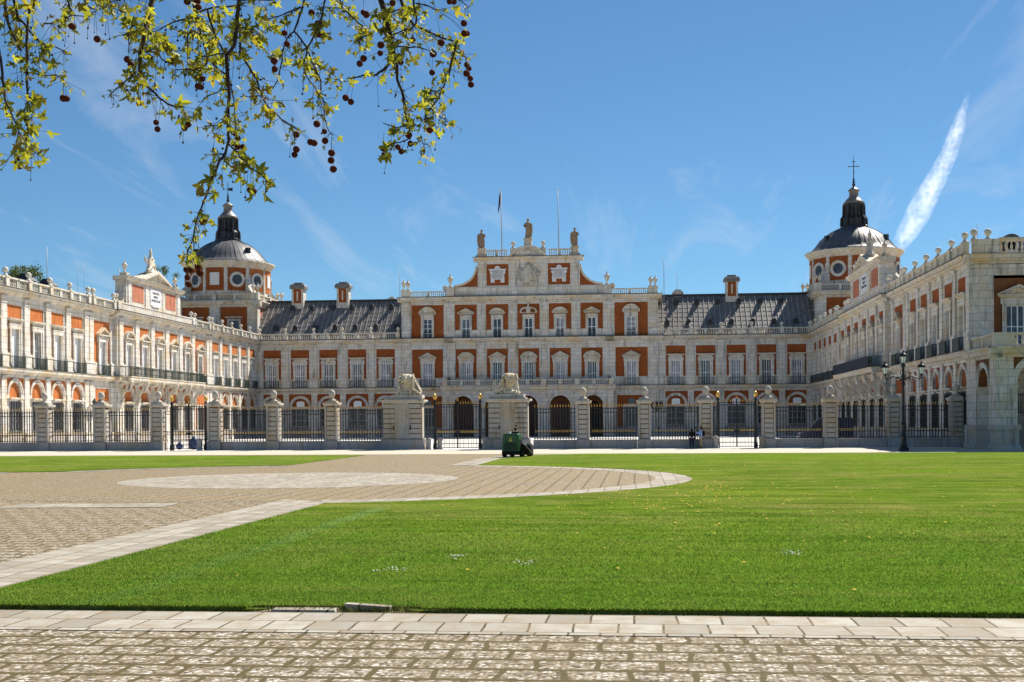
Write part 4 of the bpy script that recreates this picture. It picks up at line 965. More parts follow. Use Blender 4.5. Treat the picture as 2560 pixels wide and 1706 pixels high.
for i in range(60): x = 0.9+i*0.16; a.box(x-0.02, x+0.02, -2.0, -1.96, 1.0 if False else 2.9, 4.4)
a.box(0.5, 15, -2.03, -1.93, 4.36, 4.42); a.box(0.5, 15, -2.03, -1.93, 2.86, 2.92); part('stair_railing', a, M['iron'], P)
a = MB(); a.box(0.5, 15, -2.3, -0.1, 0, 2.85); part('stair_wall', a, M['wallstone'], P)
# ------------------------------------------------------------------ ground
def ground_mats():
    # pebble setts laid in a half-metre grid with sandy, weedy joints
    for sname, soff in (('setts', 0.5), ('setts_stacked', 0.0)):
      t = NT('pebble_setts', 0.9, 0.2); P = t.pos(); p = t.sepx(P)
      wob = t.noise(P, 1.7, 2); wx = t.math('MULTIPLY_ADD', wob, 0.14, p[0]); wy = t.math('MULTIPLY_ADD', wob, 0.045, p[1])
      br = t.n.new("ShaderNodeTexBrick"); t.link(t.comb(t.math('MULTIPLY', wx, 0.72), t.math('MULTIPLY', wy, 0.44), 0.0), br.inputs['Vector']); br.offset = soff; br.inputs['Scale'].default_value = 1; br.inputs['Brick Width'].default_value = 0.446; br.inputs['Row Height'].default_value = 0.22
      br.inputs['Mortar Size'].default_value = 0.026; br.inputs['Mortar Smooth'].default_value = 0.3; br.inputs['Color1'].default_value = (0,0,0,1); br.inputs['Color2'].default_value = (0,0,0,1); br.inputs['Mortar'].default_value = (1,1,1,1)
      v = t.voro(P, 17.0); v2 = t.voro(P, 17.0, 'DISTANCE_TO_EDGE'); n = t.noise(P, 0.35, 4, 0.6); n2 = t.noise(P, 26, 3, 0.7); n5 = t.noise(P, 2.2, 4, 0.6)
      peb = t.ramp(t.sepx(v.outputs['Color'])[0], [(0.0, (0.008, 0.008, 0.008)), (0.28, (0.05, 0.044, 0.038)), (0.5, (0.20, 0.18, 0.15)), (0.75, (0.37, 0.355, 0.33)), (1.0, (0.53, 0.52, 0.50))])
      earth = t.mix(t.rng(n2, 0.35, 0.65), (0.10, 0.078, 0.045), (0.25, 0.20, 0.13))
      c = t.mix(t.rng(v2.outputs['Distance'], 0.05, 0.16), earth, peb)
      weed = t.mix(t.rng(n5, 0.40, 0.62), (0.10, 0.062, 0.017), (0.045, 0.05, 0.011))
      c = t.mix(t.math('MULTIPLY', br.outputs['Fac'], 0.92), c, t.mix(t.rng(n2, 0.3, 0.7), weed, (0.085, 0.052, 0.016)))
      c = t.mix(t.rng(n, 0.45, 0.75, 0, 0.3), c, t.mix(t.rng(n2, 0.3, 0.7), (0.15, 0.105, 0.055), (0.30, 0.24, 0.165)))
      n11 = t.noise(t.map(P, (0.3, 1.0, 1)), 0.5, 4, 0.6); c = t.mix(t.math('MULTIPLY', t.rng(p[1], 18, 40, 0.25, 1), t.rng(n11, 0.3, 0.65, 0.2, 0.75)), c, t.mix(t.rng(n2, 0.35, 0.65), (0.15, 0.095, 0.035), (0.33, 0.26, 0.15)))
      c = t.mix(t.math('MULTIPLY', br.outputs['Fac'], 0.75), c, (0.060, 0.048, 0.014))
      t.color(c); t.bump(v2.outputs['Distance'], 0.6, 0.02); M[sname] = t.m
    # big limestone slabs
    def slab(name, w, h, rotx, off=0.5):
        t = NT(name, 0.85, 0.2); P = t.pos(); p = t.sepx(P); wob = t.noise(P, 0.9, 2)
        vec = t.comb(t.math('MULTIPLY_ADD', wob, 0.07, p[1] if rotx else p[0]), t.math('MULTIPLY_ADD', wob, 0.03, p[0] if rotx else p[1]), 0.0)
        br = t.n.new("ShaderNodeTexBrick"); t.link(vec, br.inputs['Vector']); br.inputs['Scale'].default_value = 1; br.offset = off; br.inputs['Brick Width'].default_value = w; br.inputs['Row Height'].default_value = h
        br.inputs['Mortar Size'].default_value = 0.016; br.inputs['Mortar Smooth'].default_value = 0.2; br.inputs['Bias'].default_value = -0.1; br.squash = 0.72; br.squash_frequency = 3
        br.inputs['Color1'].default_value = (0.335, 0.32, 0.28, 1); br.inputs['Color2'].default_value = (0.20, 0.185, 0.155, 1); br.inputs['Mortar'].default_value = (0.045, 0.036, 0.012, 1)
        n = t.noise(P, 2.2, 5, 0.7); n2 = t.noise(P, 30, 4, 0.75); n3 = t.noise(P, 7, 4, 0.7)
        c = t.mix(t.rng(n, 0.42, 0.66, 0, 0.7), br.outputs['Color'], (0.22, 0.165, 0.10)); c = t.mix(t.rng(n2, 0.58, 0.7, 0, 0.55), c, (0.13, 0.11, 0.09)); c = t.mix(t.rng(n3, 0.63, 0.72, 0, 0.5), c, (0.44, 0.42, 0.38))
        t.color(c); t.bump(n2, 0.4, 0.01); return t.m
    M['slab'] = slab('pale_paving_slabs', 0.52, 0.64, False, 0.35); M['slab_path'] = slab('pale_path_slabs', 0.62, 0.55, True)
    t = NT('beige_gravel', 0.95, 0.1); P = t.pos(); n = t.noise(P, 0.25, 5, 0.6); n2 = t.noise(P, 14, 4, 0.7)
    t.color(t.mix(t.rng(n2, 0.3, 0.7), t.mix(n, (0.32, 0.265, 0.195), (0.42, 0.37, 0.30)), (0.48, 0.44, 0.37))); M['gravel'] = t.m
    t = NT('court_paving', 0.9, 0.15); P = t.pos(); n = t.noise(P, 0.4, 4); t.color(t.mix(n, (0.55, 0.54, 0.51), (0.68, 0.66, 0.63))); M['court'] = t.m
    # lawn: mown bands, bald and lush patches
    def grass(name, blades):
        t = NT(name, 0.95, 0.0); P = t.pos(); p = t.sepx(P)
        n = t.noise(P, 0.16, 4, 0.6); n2 = t.noise(t.map(P, (1, 0.6, 1)), 1.6, 5, 0.7); n3 = t.noise(P, 18.0, 4, 0.75); n4 = t.noise(t.map(P, (0.25, 1.1, 1)), 0.5, 3, 0.6)
        dark, mid_, lite, dry = (0.025, 0.055, 0.006), (0.08, 0.145, 0.015), (0.18, 0.25, 0.035), (0.31, 0.27, 0.085)
        if blades: dark, mid_, lite, dry = (0.045, 0.095, 0.012), (0.12, 0.205, 0.027), (0.24, 0.32, 0.055), (0.40, 0.36, 0.12)
        c = t.mix(t.rng(n2, 0.3, 0.7), mid_, lite); n12 = t.noise(P, 0.5, 5, 0.7); c = t.mix(t.rng(n12, 0.5, 0.66, 0, 0.7), c, dry); c = t.mix(t.rng(n12, 0.3, 0.42, 0.7, 0), c, dark); c = t.mix(t.rng(n, 0.46, 0.68, 0, 0.6), c, dry); c = t.mix(t.rng(n4, 0.52, 0.66, 0, 0.65), c, mid_); n7 = t.noise(t.map(P, (0.5, 1.4, 1)), 0.9, 5, 0.7); c = t.mix(t.rng(n7, 0.55, 0.68, 0, 0.6), c, dark); n8 = t.noise(P, 0.07, 2); c = t.mix(t.rng(n8, 0.45, 0.6, 0, 0.35), c, (0.20, 0.28, 0.02))
        # wheel tracks left by the mower
        wv = t.math('MULTIPLY_ADD', t.noise(P, 0.3, 2), 0.5, -0.25); tx = t.math('ABSOLUTE', t.math('ADD', t.math('ADD', p[0], 7.15), wv)); near = t.rng(p[1], 33.0, 36.0, 1, 0)
        c = t.mix(t.math('MULTIPLY', t.rng(tx, 0.14, 0.34, 0.7, 0), near), c, (0.19, 0.29, 0.10))
        ty = t.math('ADD', t.math('ADD', p[1], -18.35), t.math('MULTIPLY', wv, 0.6)); c = t.mix(t.rng(t.math('ABSOLUTE', ty), 0.04, 0.16, 0.65, 0), c, dark)
        ty2 = t.math('ADD', t.math('ADD', p[1], -18.0), t.math('MULTIPLY', wv, 0.6)); c = t.mix(t.rng(t.math('ABSOLUTE', ty2), 0.08, 0.25, 0.5, 0), c, (0.12, 0.27, 0.03))
        far = t.rng(p[1], 60, 92, 0, 0.4); c = t.mix(far, c, (0.15, 0.25, 0.03))
        n9 = t.noise(t.map(P, (0.35, 0.9, 1)), 0.55, 4, 0.65); c = t.mix(t.math('MULTIPLY', t.rng(n9, 0.55, 0.66, 0, 0.6), t.rng(p[1], 40, 60, 0, 1)), c, (0.17, 0.165, 0.07)); n10 = t.noise(t.map(P, (0.12, 1.6, 1)), 1.0, 3, 0.6); c = t.mix(t.rng(n10, 0.5, 0.62, 0, 0.45), c, (0.20, 0.30, 0.03)); c = t.mix(t.rng(n10, 0.36, 0.46, 0.5, 0), c, dark if blades == 0 else (0.04, 0.12, 0.008)); c = t.mix(t.rng(n3, 0.33, 0.66, 0.75, 0.0), c, dark if blades == 0 else mid_)
        if blades:
            g = t.n.new("ShaderNodeNewGeometry"); rnd = g.outputs['Random Per Island']; c = t.mix(t.rng(t.math('ABSOLUTE', t.math('ADD', rnd, -0.5)), 0.1, 0.5, 0.1, 0.9), c, t.ramp(rnd, [(0.0, (0.02, 0.045, 0.008)), (0.3, dark), (0.5, mid_), (0.8, lite), (1.0, (0.42, 0.44, 0.13))]))
            tr = t.n.new("ShaderNodeBsdfTranslucent"); t.set(tr.inputs[0], t.mix(0.5, c, (0.13, 0.30, 0.02))); ms = t.n.new("ShaderNodeMixShader"); ms.inputs[0].default_value = 0.5
            t.color(c); t.link(t.b.outputs[0], ms.inputs[1]); t.link(tr.outputs[0], ms.inputs[2]); t.link(ms.outputs[0], t.out.inputs['Surface'])
        else:
            t.color(c); t.bump(n3, 1.0, 0.06)
        return t.m
    M['lawn'] = grass('lawn_turf', 0); M['blade'] = grass('grass_blades', 1)
ground_mats()
def sheet(name, polys, z, mat, thick=0.0):
    a = MB()
    for p in polys: 
        if thick: a.extr(p, 'z', z, z+thick)
        else: a.add([(x, y, z) for x, y in p], [tuple(range(len(p)))])
    o = part(name, a, mat); o['kind'] = 'structure'; return o
big = 4000
sheet('ground', [[(-big, -big), (big, -big), (big, big), (-big, big)]], -0.06, M['gravel'])
CX, CY_, CR = -14.6, 52.3, 16.9
def circ0(r, n=64): return [(CX + r*math.cos(6.2831853*i/n), CY_ + r*math.sin(6.2831853*i/n)) for i in range(n)]
sheet('cobbled_plaza', [[(-80, -6), (40, -6), (40, 92.6), (-80, 92.6)]], -0.005, M['setts'])
sheet('cobbled_circle', [circ0(CR-1.45)], 0.0005, M['setts_stacked'])
sheet('gravel_road', [[(-80, 92.6), (40, 92.6), (40, 107.9), (-80, 107.9)]], -0.001, M['gravel'])
sheet('pavement', [[(-80, 105.6), (27.0, 105.6), (27.0, 110.0), (-80, 110.0)]], 0.003, M['court'])
sheet('courtyard', [[(-63, 110.0), (28.5, 110.0), (28.5, 201), (-63, 201)]], -0.003, M['court'])
def circ(r, a0, a1, n=48, cx=CX, cy=CY_): return [(cx + r*math.cos(R(a0+(a1-a0)*i/n)), cy + r*math.sin(R(a0+(a1-a0)*i/n))) for i in range(n+1)]
# the lawns stand 7 cm above the paving
aS = -math.degrees(math.acos((-9.25-CX)/CR)); aN = math.degrees(math.acos((-8.8-CX)/CR))
big_lawn = [(-9.3, 15.42), (-5.0, 15.43), (-4.85, 15.52), (-4.7, 15.64), (-3.2, 15.68), (-2.75, 15.5), (-2.5, 15.44), (38, 15.6), (38, 91.5), (-3.0, 91.5), (-7.6, 88.6), (-8.8, 80.0)] + circ(CR, aN, aS)
sheet('lawn', [big_lawn], -0.02, M['lawn'], 0.036)
a = MB(); a.extr([(15.44, -0.01), (15.44, 0.05), (15.6, 0.055), (16.9, 0.012), (16.9, -0.01)], 'x', -9.28, -5.0); a.extr([(15.47, -0.01), (15.47, 0.05), (15.6, 0.055), (16.9, 0.012), (16.9, -0.01)], 'x', -2.5, 20); a.extr([(15.66, -0.01), (15.66, 0.045), (16.9, 0.012), (16.9, -0.01)], 'x', -5.0, -2.5); o = part('lawn_edge', a, M['lawn']); o['kind'] = 'structure'
aW = math.degrees(math.acos((-19.7-CX)/CR)); aQ = math.degrees(math.asin((61.0-CY_)/CR))
left_lawn = [(-19.9, 89.7), (-80, 90.6), (-80, 59.6), (-31.5, 60.0)] + circ(CR, 180-aQ, aW, 14)
sheet('lawn', [left_lawn], -0.02, M['lawn'], 0.045)
# slab bands
sheet('slab_strip', [[(-60, 13.9), (34, 13.9), (34, 15.42), (-60, 15.30)]], 0.004, M['slab'])
sheet('slab_path', [[(-11.0, 15.35), (-9.3, 15.42), (-9.25, 36.9), (-11.0, 38.0)]], 0.008, M['slab_path'])
ringp = [[*(circ(CR, aN, aS)), *(circ(CR-1.5, aS, aN))], [*(circ(CR, 180-aQ, aW, 14)), *(circ(CR-1.0, aW, 180-aQ, 14))],
         [(-19.7, 68.4), (-19.9, 89.7), (-20.8, 89.7), (-20.6, 68.0)], [(-8.8, 68.4), (-8.8, 80), (-7.6, 88.6), (-3, 91.5), (-5.2, 91.5), (-9.0, 89.5), (-10.3, 80), (-10.3, 68.4)], [(-80, 59.0), (-31.5, 59.4), (-31.5, 60.0), (-80, 59.6)], [(-3, 91.5), (38, 91.5), (38, 92.5), (-3, 92.5)], [(-19.9, 89.7), (-19.9, 90.5), (-80, 91.4), (-80, 90.6)]]
sheet('slab_border', ringp, 0.006, M['slab_path'])
sheet('slab_disc', [circ(7.1, 0, 360, 64, CX, 51.6)[:-1]], 0.005, M['slab'])
sheet('slab_patch', [[(-18.5, 34.2), (-13.6, 34.6), (-13.7, 36.3), (-18.5, 36.0)]], 0.007, M['slab'])
# loose kerb stones at the lawn's near edge
def stone_block(x, y, w, d, h, label, tilt=0.0):
    a = MB(); jit = lambda: random.uniform(-0.02, 0.02)
    a.add([(-w/2+jit(), -d/2+jit(), 0), (w/2+jit(), -d/2+jit(), 0), (w/2+jit(), d/2+jit(), 0), (-w/2+jit(), d/2+jit(), 0), (-w/2+jit(), -d/2+jit(), h), (w/2+jit(), -d/2+jit(), h), (w/2+jit(), d/2+jit(), h), (-w/2+jit(), d/2+jit(), h)], [(0,3,2,1),(4,5,6,7),(0,1,5,4),(1,2,6,5),(2,3,7,6),(3,0,4,7)])
    o = part('kerb_stone', a, M['slab']); o.location = (x, y, -0.01); o.rotation_euler = (0, R(tilt), R(random.uniform(-2, 2))); tag(o, label, 'kerb stone', 'loose kerb stones at the lawn edge')
stone_block(-4.22, 15.54, 0.82, 0.2, 0.035, 'flat pale kerb stone at the lawn edge, left of the tilted one'); stone_block(-3.42, 15.6, 0.58, 0.12, 0.085, 'tilted brownish kerb stone half sunk in the lawn edge', 3)

# near grass as real blades: one mesh, thinning with distance
def grass_blades():
    N = 430000
    u = rng.random(N); y = 15.44 + 22*(1-(1-u)**(1/3.4))*0.999
    x = -9.25 + rng.random(N)*((0.60*y + 1.0) - (-9.25))
    dxy = np.sqrt((x-CX)**2 + (y-CY_)**2); keep = (dxy > CR+0.03); x = x[keep]; y = y[keep]
    e = rng.random(42000); x = np.concatenate([x, -9.25+e*24.0]); y = np.concatenate([y, 15.4+rng.random(42000)*0.12+ 0.004*(e*24.0)])
    hit = ((x > -4.9) & (x < -2.7) & (y < 15.67)); x = x[~hit]; y = y[~hit]
    n = len(x); far = np.clip((y-15)/20, 0, 1); edge = np.exp(-(y-15.42)*6)
    h = (0.014+0.022*rng.random(n))*(1+0.9*edge*rng.random(n)); w = (0.0045+0.004*rng.random(n))*(1+2.2*far)
    a = rng.random(n)*2*np.pi; ln = (rng.random((n, 2))-0.5)*0.06
    ca, sa = np.cos(a)*w, np.sin(a)*w; z = 0.012 + 0.042*np.clip(1-(y-15.6)/1.3, 0, 1)
    V = np.empty((n, 3, 3)); V[:, 0] = np.stack([x-ca, y-sa, z], 1); V[:, 1] = np.stack([x+ca, y+sa, z], 1); V[:, 2] = np.stack([x+ln[:, 0], y+ln[:, 1], z+h], 1)
    me = bpy.data.meshes.new('grass_blades'); me.vertices.add(n*3); me.vertices.foreach_set('co', V.ravel()); me.loops.add(n*3); me.loops.foreach_set('vertex_index', np.arange(n*3, dtype=np.int32))
    me.polygons.add(n); me.polygons.foreach_set('loop_start', np.arange(0, n*3, 3, dtype=np.int32)); me.update(); me.materials.append(M['blade'])
    tag(put('grass', me), 'short mown green grass covering the near part of the lawn', 'grass', kind='stuff')
grass_blades()
M['weed'] = plain('dry_weeds', (0.20, 0.21, 0.05), 0.8, 0.2, 0.5, 9)
def edge_weeds():
    a = MB(); rr = random.Random(5)
    for k in range(2300):
        x = rr.uniform(-8.5, 6.2) if k % 3 else rr.gauss(-3.0, 0.9); y = 15.40 + rr.random()*0.09 + (0.26*rr.random() if -4.8 < x < -2.6 else 0); h = rr.uniform(0.02, 0.06)*(1.7 if -4.9 < x < -2.0 else 1); t = rr.random()*6.28; w = 0.006
        a.add([(x-w*math.cos(t), y-w*math.sin(t), 0), (x+w*math.cos(t), y+w*math.sin(t), 0), (x+rr.uniform(-.03, .03), y+rr.uniform(-.03, .03), h)], [(0, 1, 2)])
    tag(part('weeds', a, M['weed']), 'yellowish weeds growing in the joint between lawn and slabs', 'weeds', kind='stuff')
edge_weeds()
M['yellow'] = plain('yellow_petals', (0.62, 0.36, 0.02), 0.7, 0.2, 0.2, 5); M['whitep'] = plain('white_petals', (0.75, 0.73, 0.68), 0.7, 0.2, 0.1, 5)
def flowers():
    rr = random.Random(11); a = MB()
    def head(x, y, r, zz=0.05):
        n = 7; a.add([(x, y, zz+0.012)] + [(x+r*math.cos(6.2832*k/n), y+r*math.sin(6.2832*k/n), zz) for k in range(n)], [(0, 1+k, 1+(k+1) % n) for k in range(n)])
    for k in range(360):
        if k < 230: x, y = rr.gauss(2.0, 2.2), rr.gauss(39, 6)
        else: x, y = rr.uniform(-8, 16), rr.uniform(17, 70)
        if (x-CX)**2+(y-CY_)**2 < (CR+0.3)**2 or y < 16 or x < -9 or y > 90: continue
        head(x, y, rr.uniform(0.012, 0.026)*(1+0.012*y))
    tag(part('dandelions', a, M['yellow']), 'yellow dandelion heads scattered over the big lawn', 'flowers', kind='stuff')
    for (px, y, w, lab) in ((-1.9, 20.6, 0.30, 'middle of three white daisy patches left of the lawn centre'), (-3.9, 19.6, 0.34, 'nearest and leftmost of the white daisy patches on the lawn'), (-3.1, 21.5, 0.3, 'farthest of the three white daisy patches left of the lawn centre'), (2.75, 22.4, 0.33, 'lone white daisy patch right of the lawn centre')):
        a = MB()
        for k in range(26): q_ = rr.uniform(-1, 1); head(px+w*0.6*q_+rr.gauss(0, 0.05), y+0.25*math.sin(q_*5+px)+rr.gauss(0, 0.07), rr.uniform(0.007, 0.017), 0.05)
        tag(part('daisy_patch', a, M['whitep']), lab, 'daisies', 'white daisy patches in the lawn', kind='stuff')
flowers()

# ------------------------------------------------------------------ the fence
YFN = 109.0
def pine_finial(mb, z):
    mb.box(-0.5, 0.5, -0.5, 0.5, z, z+0.14); mb.lathe([(0.42, z+0.14), (0.34, z+0.24), (0.16, z+0.34), (0.12, z+0.46), (0.2, z+0.5), (0.28, z+0.66), (0.3, z+0.82), (0.24, z+1.0), (0.13, z+1.12), (0.03, z+1.17)], (0,0,0), 12)
pillar0 = thing('stone_pillar', 'x', 'pillar', (0, YFN, 0), group='stone pillars of the palace fence')
a = MB(); a.box(-0.62, 0.62, -0.62, 0.62, 0, 0.74); a.taper(-0.62, 0.62, -0.62, 0.62, 0.74, 0.86, 0.08); part('plinth', a, M['wallstone'], pillar0)
a = MB(); a.box(-0.5, 0.5, -0.5, 0.5, 0.86, 3.92); part('core', a, M['groove'], pillar0); a = MB()
zz = [0.92 + k*0.425 for k in range(8)]
for k in range(7):
    for q in ((-0.54, 0.54, -0.54, -0.5),): a.box(-0.36, 0.36, -0.55, -0.5, zz[k], zz[k]+0.34); a.box(-0.36, 0.36, 0.5, 0.55, zz[k], zz[k]+0.34); a.box(-0.55, -0.5, -0.36, 0.36, zz[k], zz[k]+0.34); a.box(0.5, 0.55, -0.36, 0.36, zz[k], zz[k]+0.34)
for sx in (-1, 1):
    for sy in (-1, 1): a.box(*sorted((sx*0.40, sx*0.56)), *sorted((sy*0.40, sy*0.56)), 0.865, 3.92)
part('shaft', a, M['pier'], pillar0)
a = MB(); a.taper(-0.6, 0.6, -0.6, 0.6, 3.92, 4.06, -0.1); a.box(-0.71, 0.71, -0.71, 0.71, 4.06, 4.22); part('capital', a, M['oldstone'], pillar0)
a = MB(); pine_finial(a, 4.22); part('pinecone_finial', a, M['oldstone'], pillar0)
XP = [-64.6, -59.3, -54.0, -48.6, -43.2, -37.85, -32.45, -27.1, -4.62, 0.73, 6.05, 11.4, 16.65, 21.98, 27.2]
PL = ['fence pillar far out of the frame, leftmost', 'leftmost fence pillar, outside the picture edge', 'leftmost fence pillar in view, in front of the sunlit left wing', 'second fence pillar from the left edge, in front of the end of the long balcony', 'pillar carrying the left post of the small gate before the left wing', 'pillar on the right of the small gate before the left wing', 'third pillar to the left of the pier with the left lion group', 'nearest pillar to the left of the pier with the left lion group',
      'first pillar right of the pier behind the green mower', 'second pillar right of the pier behind the green mower', 'pillar beside the two people, left of the right gate', 'pillar on the right of the right gate', 'pillar hiding the back of the dark blue van', 'fence pillar just left of the tall street lamp', 'last fence pillar, against the arcade of the corner pavilion']
for i, x in enumerate(XP):
    if i == 0: pillar0.location = (x, YFN, 0); pillar0['label'] = 'pillar of the fence beyond the left picture edge'
    else: dup(pillar0, (x, YFN, 0), 0, PL[i], 'stone pillars of the palace fence')
# railing panels between pillars
def spear_tops(mb, x, z, s=1.0): mb.lathe([(0.018, z), (0.05*s, z+0.07), (0.045*s, z+0.11), (0.004, z+0.3*s)], (x, 0, 0), 4, False)
PANEL = {}
_g = MB(); spear_tops(_g, 0, 0); SPEAR = _g.mesh('gilt_spear_point', M['gilt'])
def panel(x0, x1, label, wall=True, ztop=3.62):
    L = round(x1-x0, 2)
    key = L
    T = thing('iron_railing', label, 'railing', ((x0+x1)/2, YFN, 0), group='iron railing panels between the fence pillars')
    if key not in PANEL:
        h = L/2; w = MB(); w.box(-h, h, -0.38, 0.38, 0, 0.68); w.box(-h, h, -0.44, 0.44, 0.68, 0.8)
        b = MB(); n = int(L/0.235)
        for k in range(n):
            x = -h + L*(k+0.5)/n; b.box(x-0.034, x+0.034, -0.034, 0.034, 0.8, 3.66)
        for z in (0.9, 1.42, 3.2, 3.5): b.box(-h, h, -0.035, 0.035, z-0.03, z+0.03)
        c = MB()
        for k in range(n-1):
            x = -h + L*(k+1)/n; c.arch(x, 1.56, 0.075, 0.095, -0.02, 0.02, 0, 360, 8)
        PANEL[key] = [w.mesh('low_wall', M['wallstone']), b.mesh('bars', M['iron']), c.mesh('gilt_ring_band', M['gilt'])]
    for m in PANEL[key]: put(m.name.split('.')[0], m, T)
    n = int(L/0.235)
    for k in range(n): put('gilt_spear_point', SPEAR, T, (-L/2 + L*(k+0.5)/n, 0, 3.66))
    return T
hw = 0.63
PAN = [('left of the second pillar from the left picture edge', 1, 2), ('between the two leftmost pillars in view', 2, 3), ('just left of the small left gate pillar', 3, 4), ('just right of the small left gate', 5, 6), ('midway between small gate and lion piers', 6, 7),
       ('right of the pier behind the mower, second panel', 8, 9), ('behind the two people', 9, 10), ('in front of the dark blue van', 11, 12), ('just left of the street lamp', 12, 13), ('behind and right of the street lamp', 13, 14)]
for d, i, j in PAN: panel(round(XP[i]+hw, 2), round(XP[j]-hw, 2), 'black iron railing with gilt points ' + d)
panel(XP[0]+hw, XP[1]-hw, 'black iron railing beyond the left picture edge')
panel(XP[7]+hw, -22.55, 'black iron railing panel touching the left side of the left lion pier'); panel(-9.0, XP[8]-hw, 'black iron railing panel touching the right side of the right lion pier')
# lion piers
def pier(x, label):
    T = thing('gate_pier', label, 'gate pier', (x, YFN, 0), group='broad rusticated piers of the main gate')
    a = MB(); a.box(-1.95, 1.95, -0.95, 0.95, 0, 0.82); a.taper(-1.95, 1.95, -0.95, 0.95, 0.82, 0.98, 0.1); a.box(-2.02, 2.02, -1.02, 1.02, 0, 0.3); part('plinth', a, M['wallstone'], T)
    a = MB(); a.box(-1.7, 1.7, -0.75, 0.75, 0.98, 4.1); part('core', a, M['groove'], T); a = MB(); a.box(-0.66, 0.66, -0.752, 0.752, 0.98, 4.1)
    for s in (-1, 1):
        for k in range(7): a.box(*sorted((s*0.66, s*1.68)), -0.83, 0.83, 1.02+k*0.44, 1.02+k*0.44+0.36)
        a.box(*sorted((s*1.7, s*1.745)), -0.55, 0.55, 1.02, 4.08)
    a.ring(-0.62, 0.62, 1.05, 4.05, -0.44, 0.44, 1.25, 3.8, -0.79, -0.75); a.box(-0.34, 0.34, -0.785, -0.75, 1.4, 3.6)
    part('shaft', a, M['pier'], T)
    a = MB(); a.taper(-1.75, 1.75, -0.85, 0.85, 4.1, 4.25, -0.12); a.box(-2.0, 2.0, -1.1, 1.1, 4.25, 4.42); a.box(-1.6, 1.6, -0.85, 0.85, 4.42, 4.55); part('cornice', a, M['oldstone'], T)
    a = MB()
    for s in (-1, 1): a.box(s*0.76-0.05, s*0.76+0.05, -0.845, -0.828, 1.75, 2.15)
    part('wall_slot', a, M['dark'], T)
pier(-20.6, 'rusticated gate pier left of the main gate, under the left lion group'); pier(-11.2, 'rusticated gate pier behind the green mower, under the right lion group')
# sculpted groups on the piers: bodies merged with a voxel remesh
def capsule(mb, p, q, r0, r1, seg=8):
    mb.ball(p, r0, seg, 6); mb.ball(q, r1, seg, 6); mb.tube([p, q], [r0, r1], seg)
def remesh(o, vox, disp=0.0):
    m = o.modifiers.new('Remesh', 'REMESH'); m.mode = 'VOXEL'; m.voxel_size = vox; m.use_smooth_shade = True
    if disp:
        tx = bpy.data.textures.new('carving', 'CLOUDS'); tx.noise_scale = 0.16; d = o.modifiers.new('Displace', 'DISPLACE'); d.texture = tx; d.strength = disp; d.mid_level = 0.5
    return o
def lion_group(x, flip, label):
    T = thing('lion_sculpture', label, 'sculpture', (x, YFN, 4.55))
    a = MB(); a.box(-1.38, 1.38, -0.72, 0.72, 0, 0.3); part('base_slab', a, M['oldstone'], T)
    f = -1 if flip else 1; a = MB(); rr = random.Random(21 if flip else 8)
    a.ball((0, 0, 0.42), 0.62, 10, 6, (1.7, 0.9, 0.45))                             # rock
    capsule(a, (0.3*f, 0.2, 0.7), (0.05*f, 0.1, 1.6), 0.5, 0.52); capsule(a, (0.3*f, 0.2, 1.5), (0.95*f, 0.15, 0.6), 0.42, 0.3)                  # lion's trunk, sitting upright
    capsule(a, (0.25*f, -0.25, 0.45), (0.05*f, -0.15, 1.35), 0.13, 0.2); capsule(a, (-0.25*f, -0.2, 0.45), (-0.15*f, -0.1, 1.4), 0.13, 0.2)
    a.ball((-0.05*f, -0.05, 1.72), 0.62, 12, 8, (1.05, 0.9, 0.72))                      # maned head
    for k in range(60):
        t = rr.uniform(0, 6.28); z = rr.uniform(-0.5, 0.4); q = 0.62*math.sqrt(max(0.1, 1-(z/0.6)**2)); a.ball((-0.05*f+q*math.cos(t)*1.08, -0.05+q*math.sin(t)*0.92, 1.7+z), rr.uniform(0.07, 0.15), 6, 5)
    a.ball((-0.1*f, -0.58, 1.62), 0.22, 8, 6); 
    capsule(a, (0.75*f, 0.1, 0.5), (1.1*f, -0.1, 0.4), 0.22, 0.14); capsule(a, (0.4*f, 0.2, 0.6), (0.85*f, 0.15, 0.75), 0.3, 0.25)
    # child holding on at one side
    c = -0.72*f
    capsule(a, (c, -0.25, 0.95), (c+0.02*f, -0.22, 1.3), 0.17, 0.15); a.ball((c-0.02*f, -0.27, 1.62), 0.15, 8, 6)
    capsule(a, (c-0.05*f, -0.3, 0.9), (c-0.12*f, -0.5, 0.6), 0.11, 0.09); capsule(a, (c-0.12*f, -0.5, 0.6), (c-0.18*f, -0.42, 0.3), 0.085, 0.06)
    capsule(a, (c+0.08*f, -0.25, 0.9), (c+0.15*f, -0.42, 0.55), 0.11, 0.09); capsule(a, (c+0.15*f, -0.42, 0.55), (c+0.1*f, -0.4, 0.3), 0.085, 0.06)
    capsule(a, (c+0.08*f, -0.25, 1.35), (c+0.35*f, -0.38, 1.5), 0.075, 0.06); capsule(a, (c-0.1*f, -0.2, 1.35), (c+0.02*f, -0.45, 1.1), 0.075, 0.055)
    # second child in front
    c = 0.42*f
    capsule(a, (c, -0.45, 0.85), (c+0.05*f, -0.4, 1.25), 0.16, 0.14); a.ball((c+0.06*f, -0.46, 1.55), 0.145, 8, 6)
    capsule(a, (c, -0.5, 0.8), (c-0.15*f, -0.6, 0.4), 0.11, 0.07); capsule(a, (c+0.1*f, -0.45, 0.8), (c+0.5*f, -0.5, 0.55), 0.11, 0.08); capsule(a, (c+0.5*f, -0.5, 0.55), (c+0.75*f, -0.45, 0.35), 0.075, 0.06)
    capsule(a, (c+0.1*f, -0.4, 1.3), (c+0.1*f, -0.35, 1.85), 0.07, 0.06)
    o = part('carved_group', a, M['lionstone'], T, (0, 0, 0.0)); remesh(o, 0.034, 0.075)
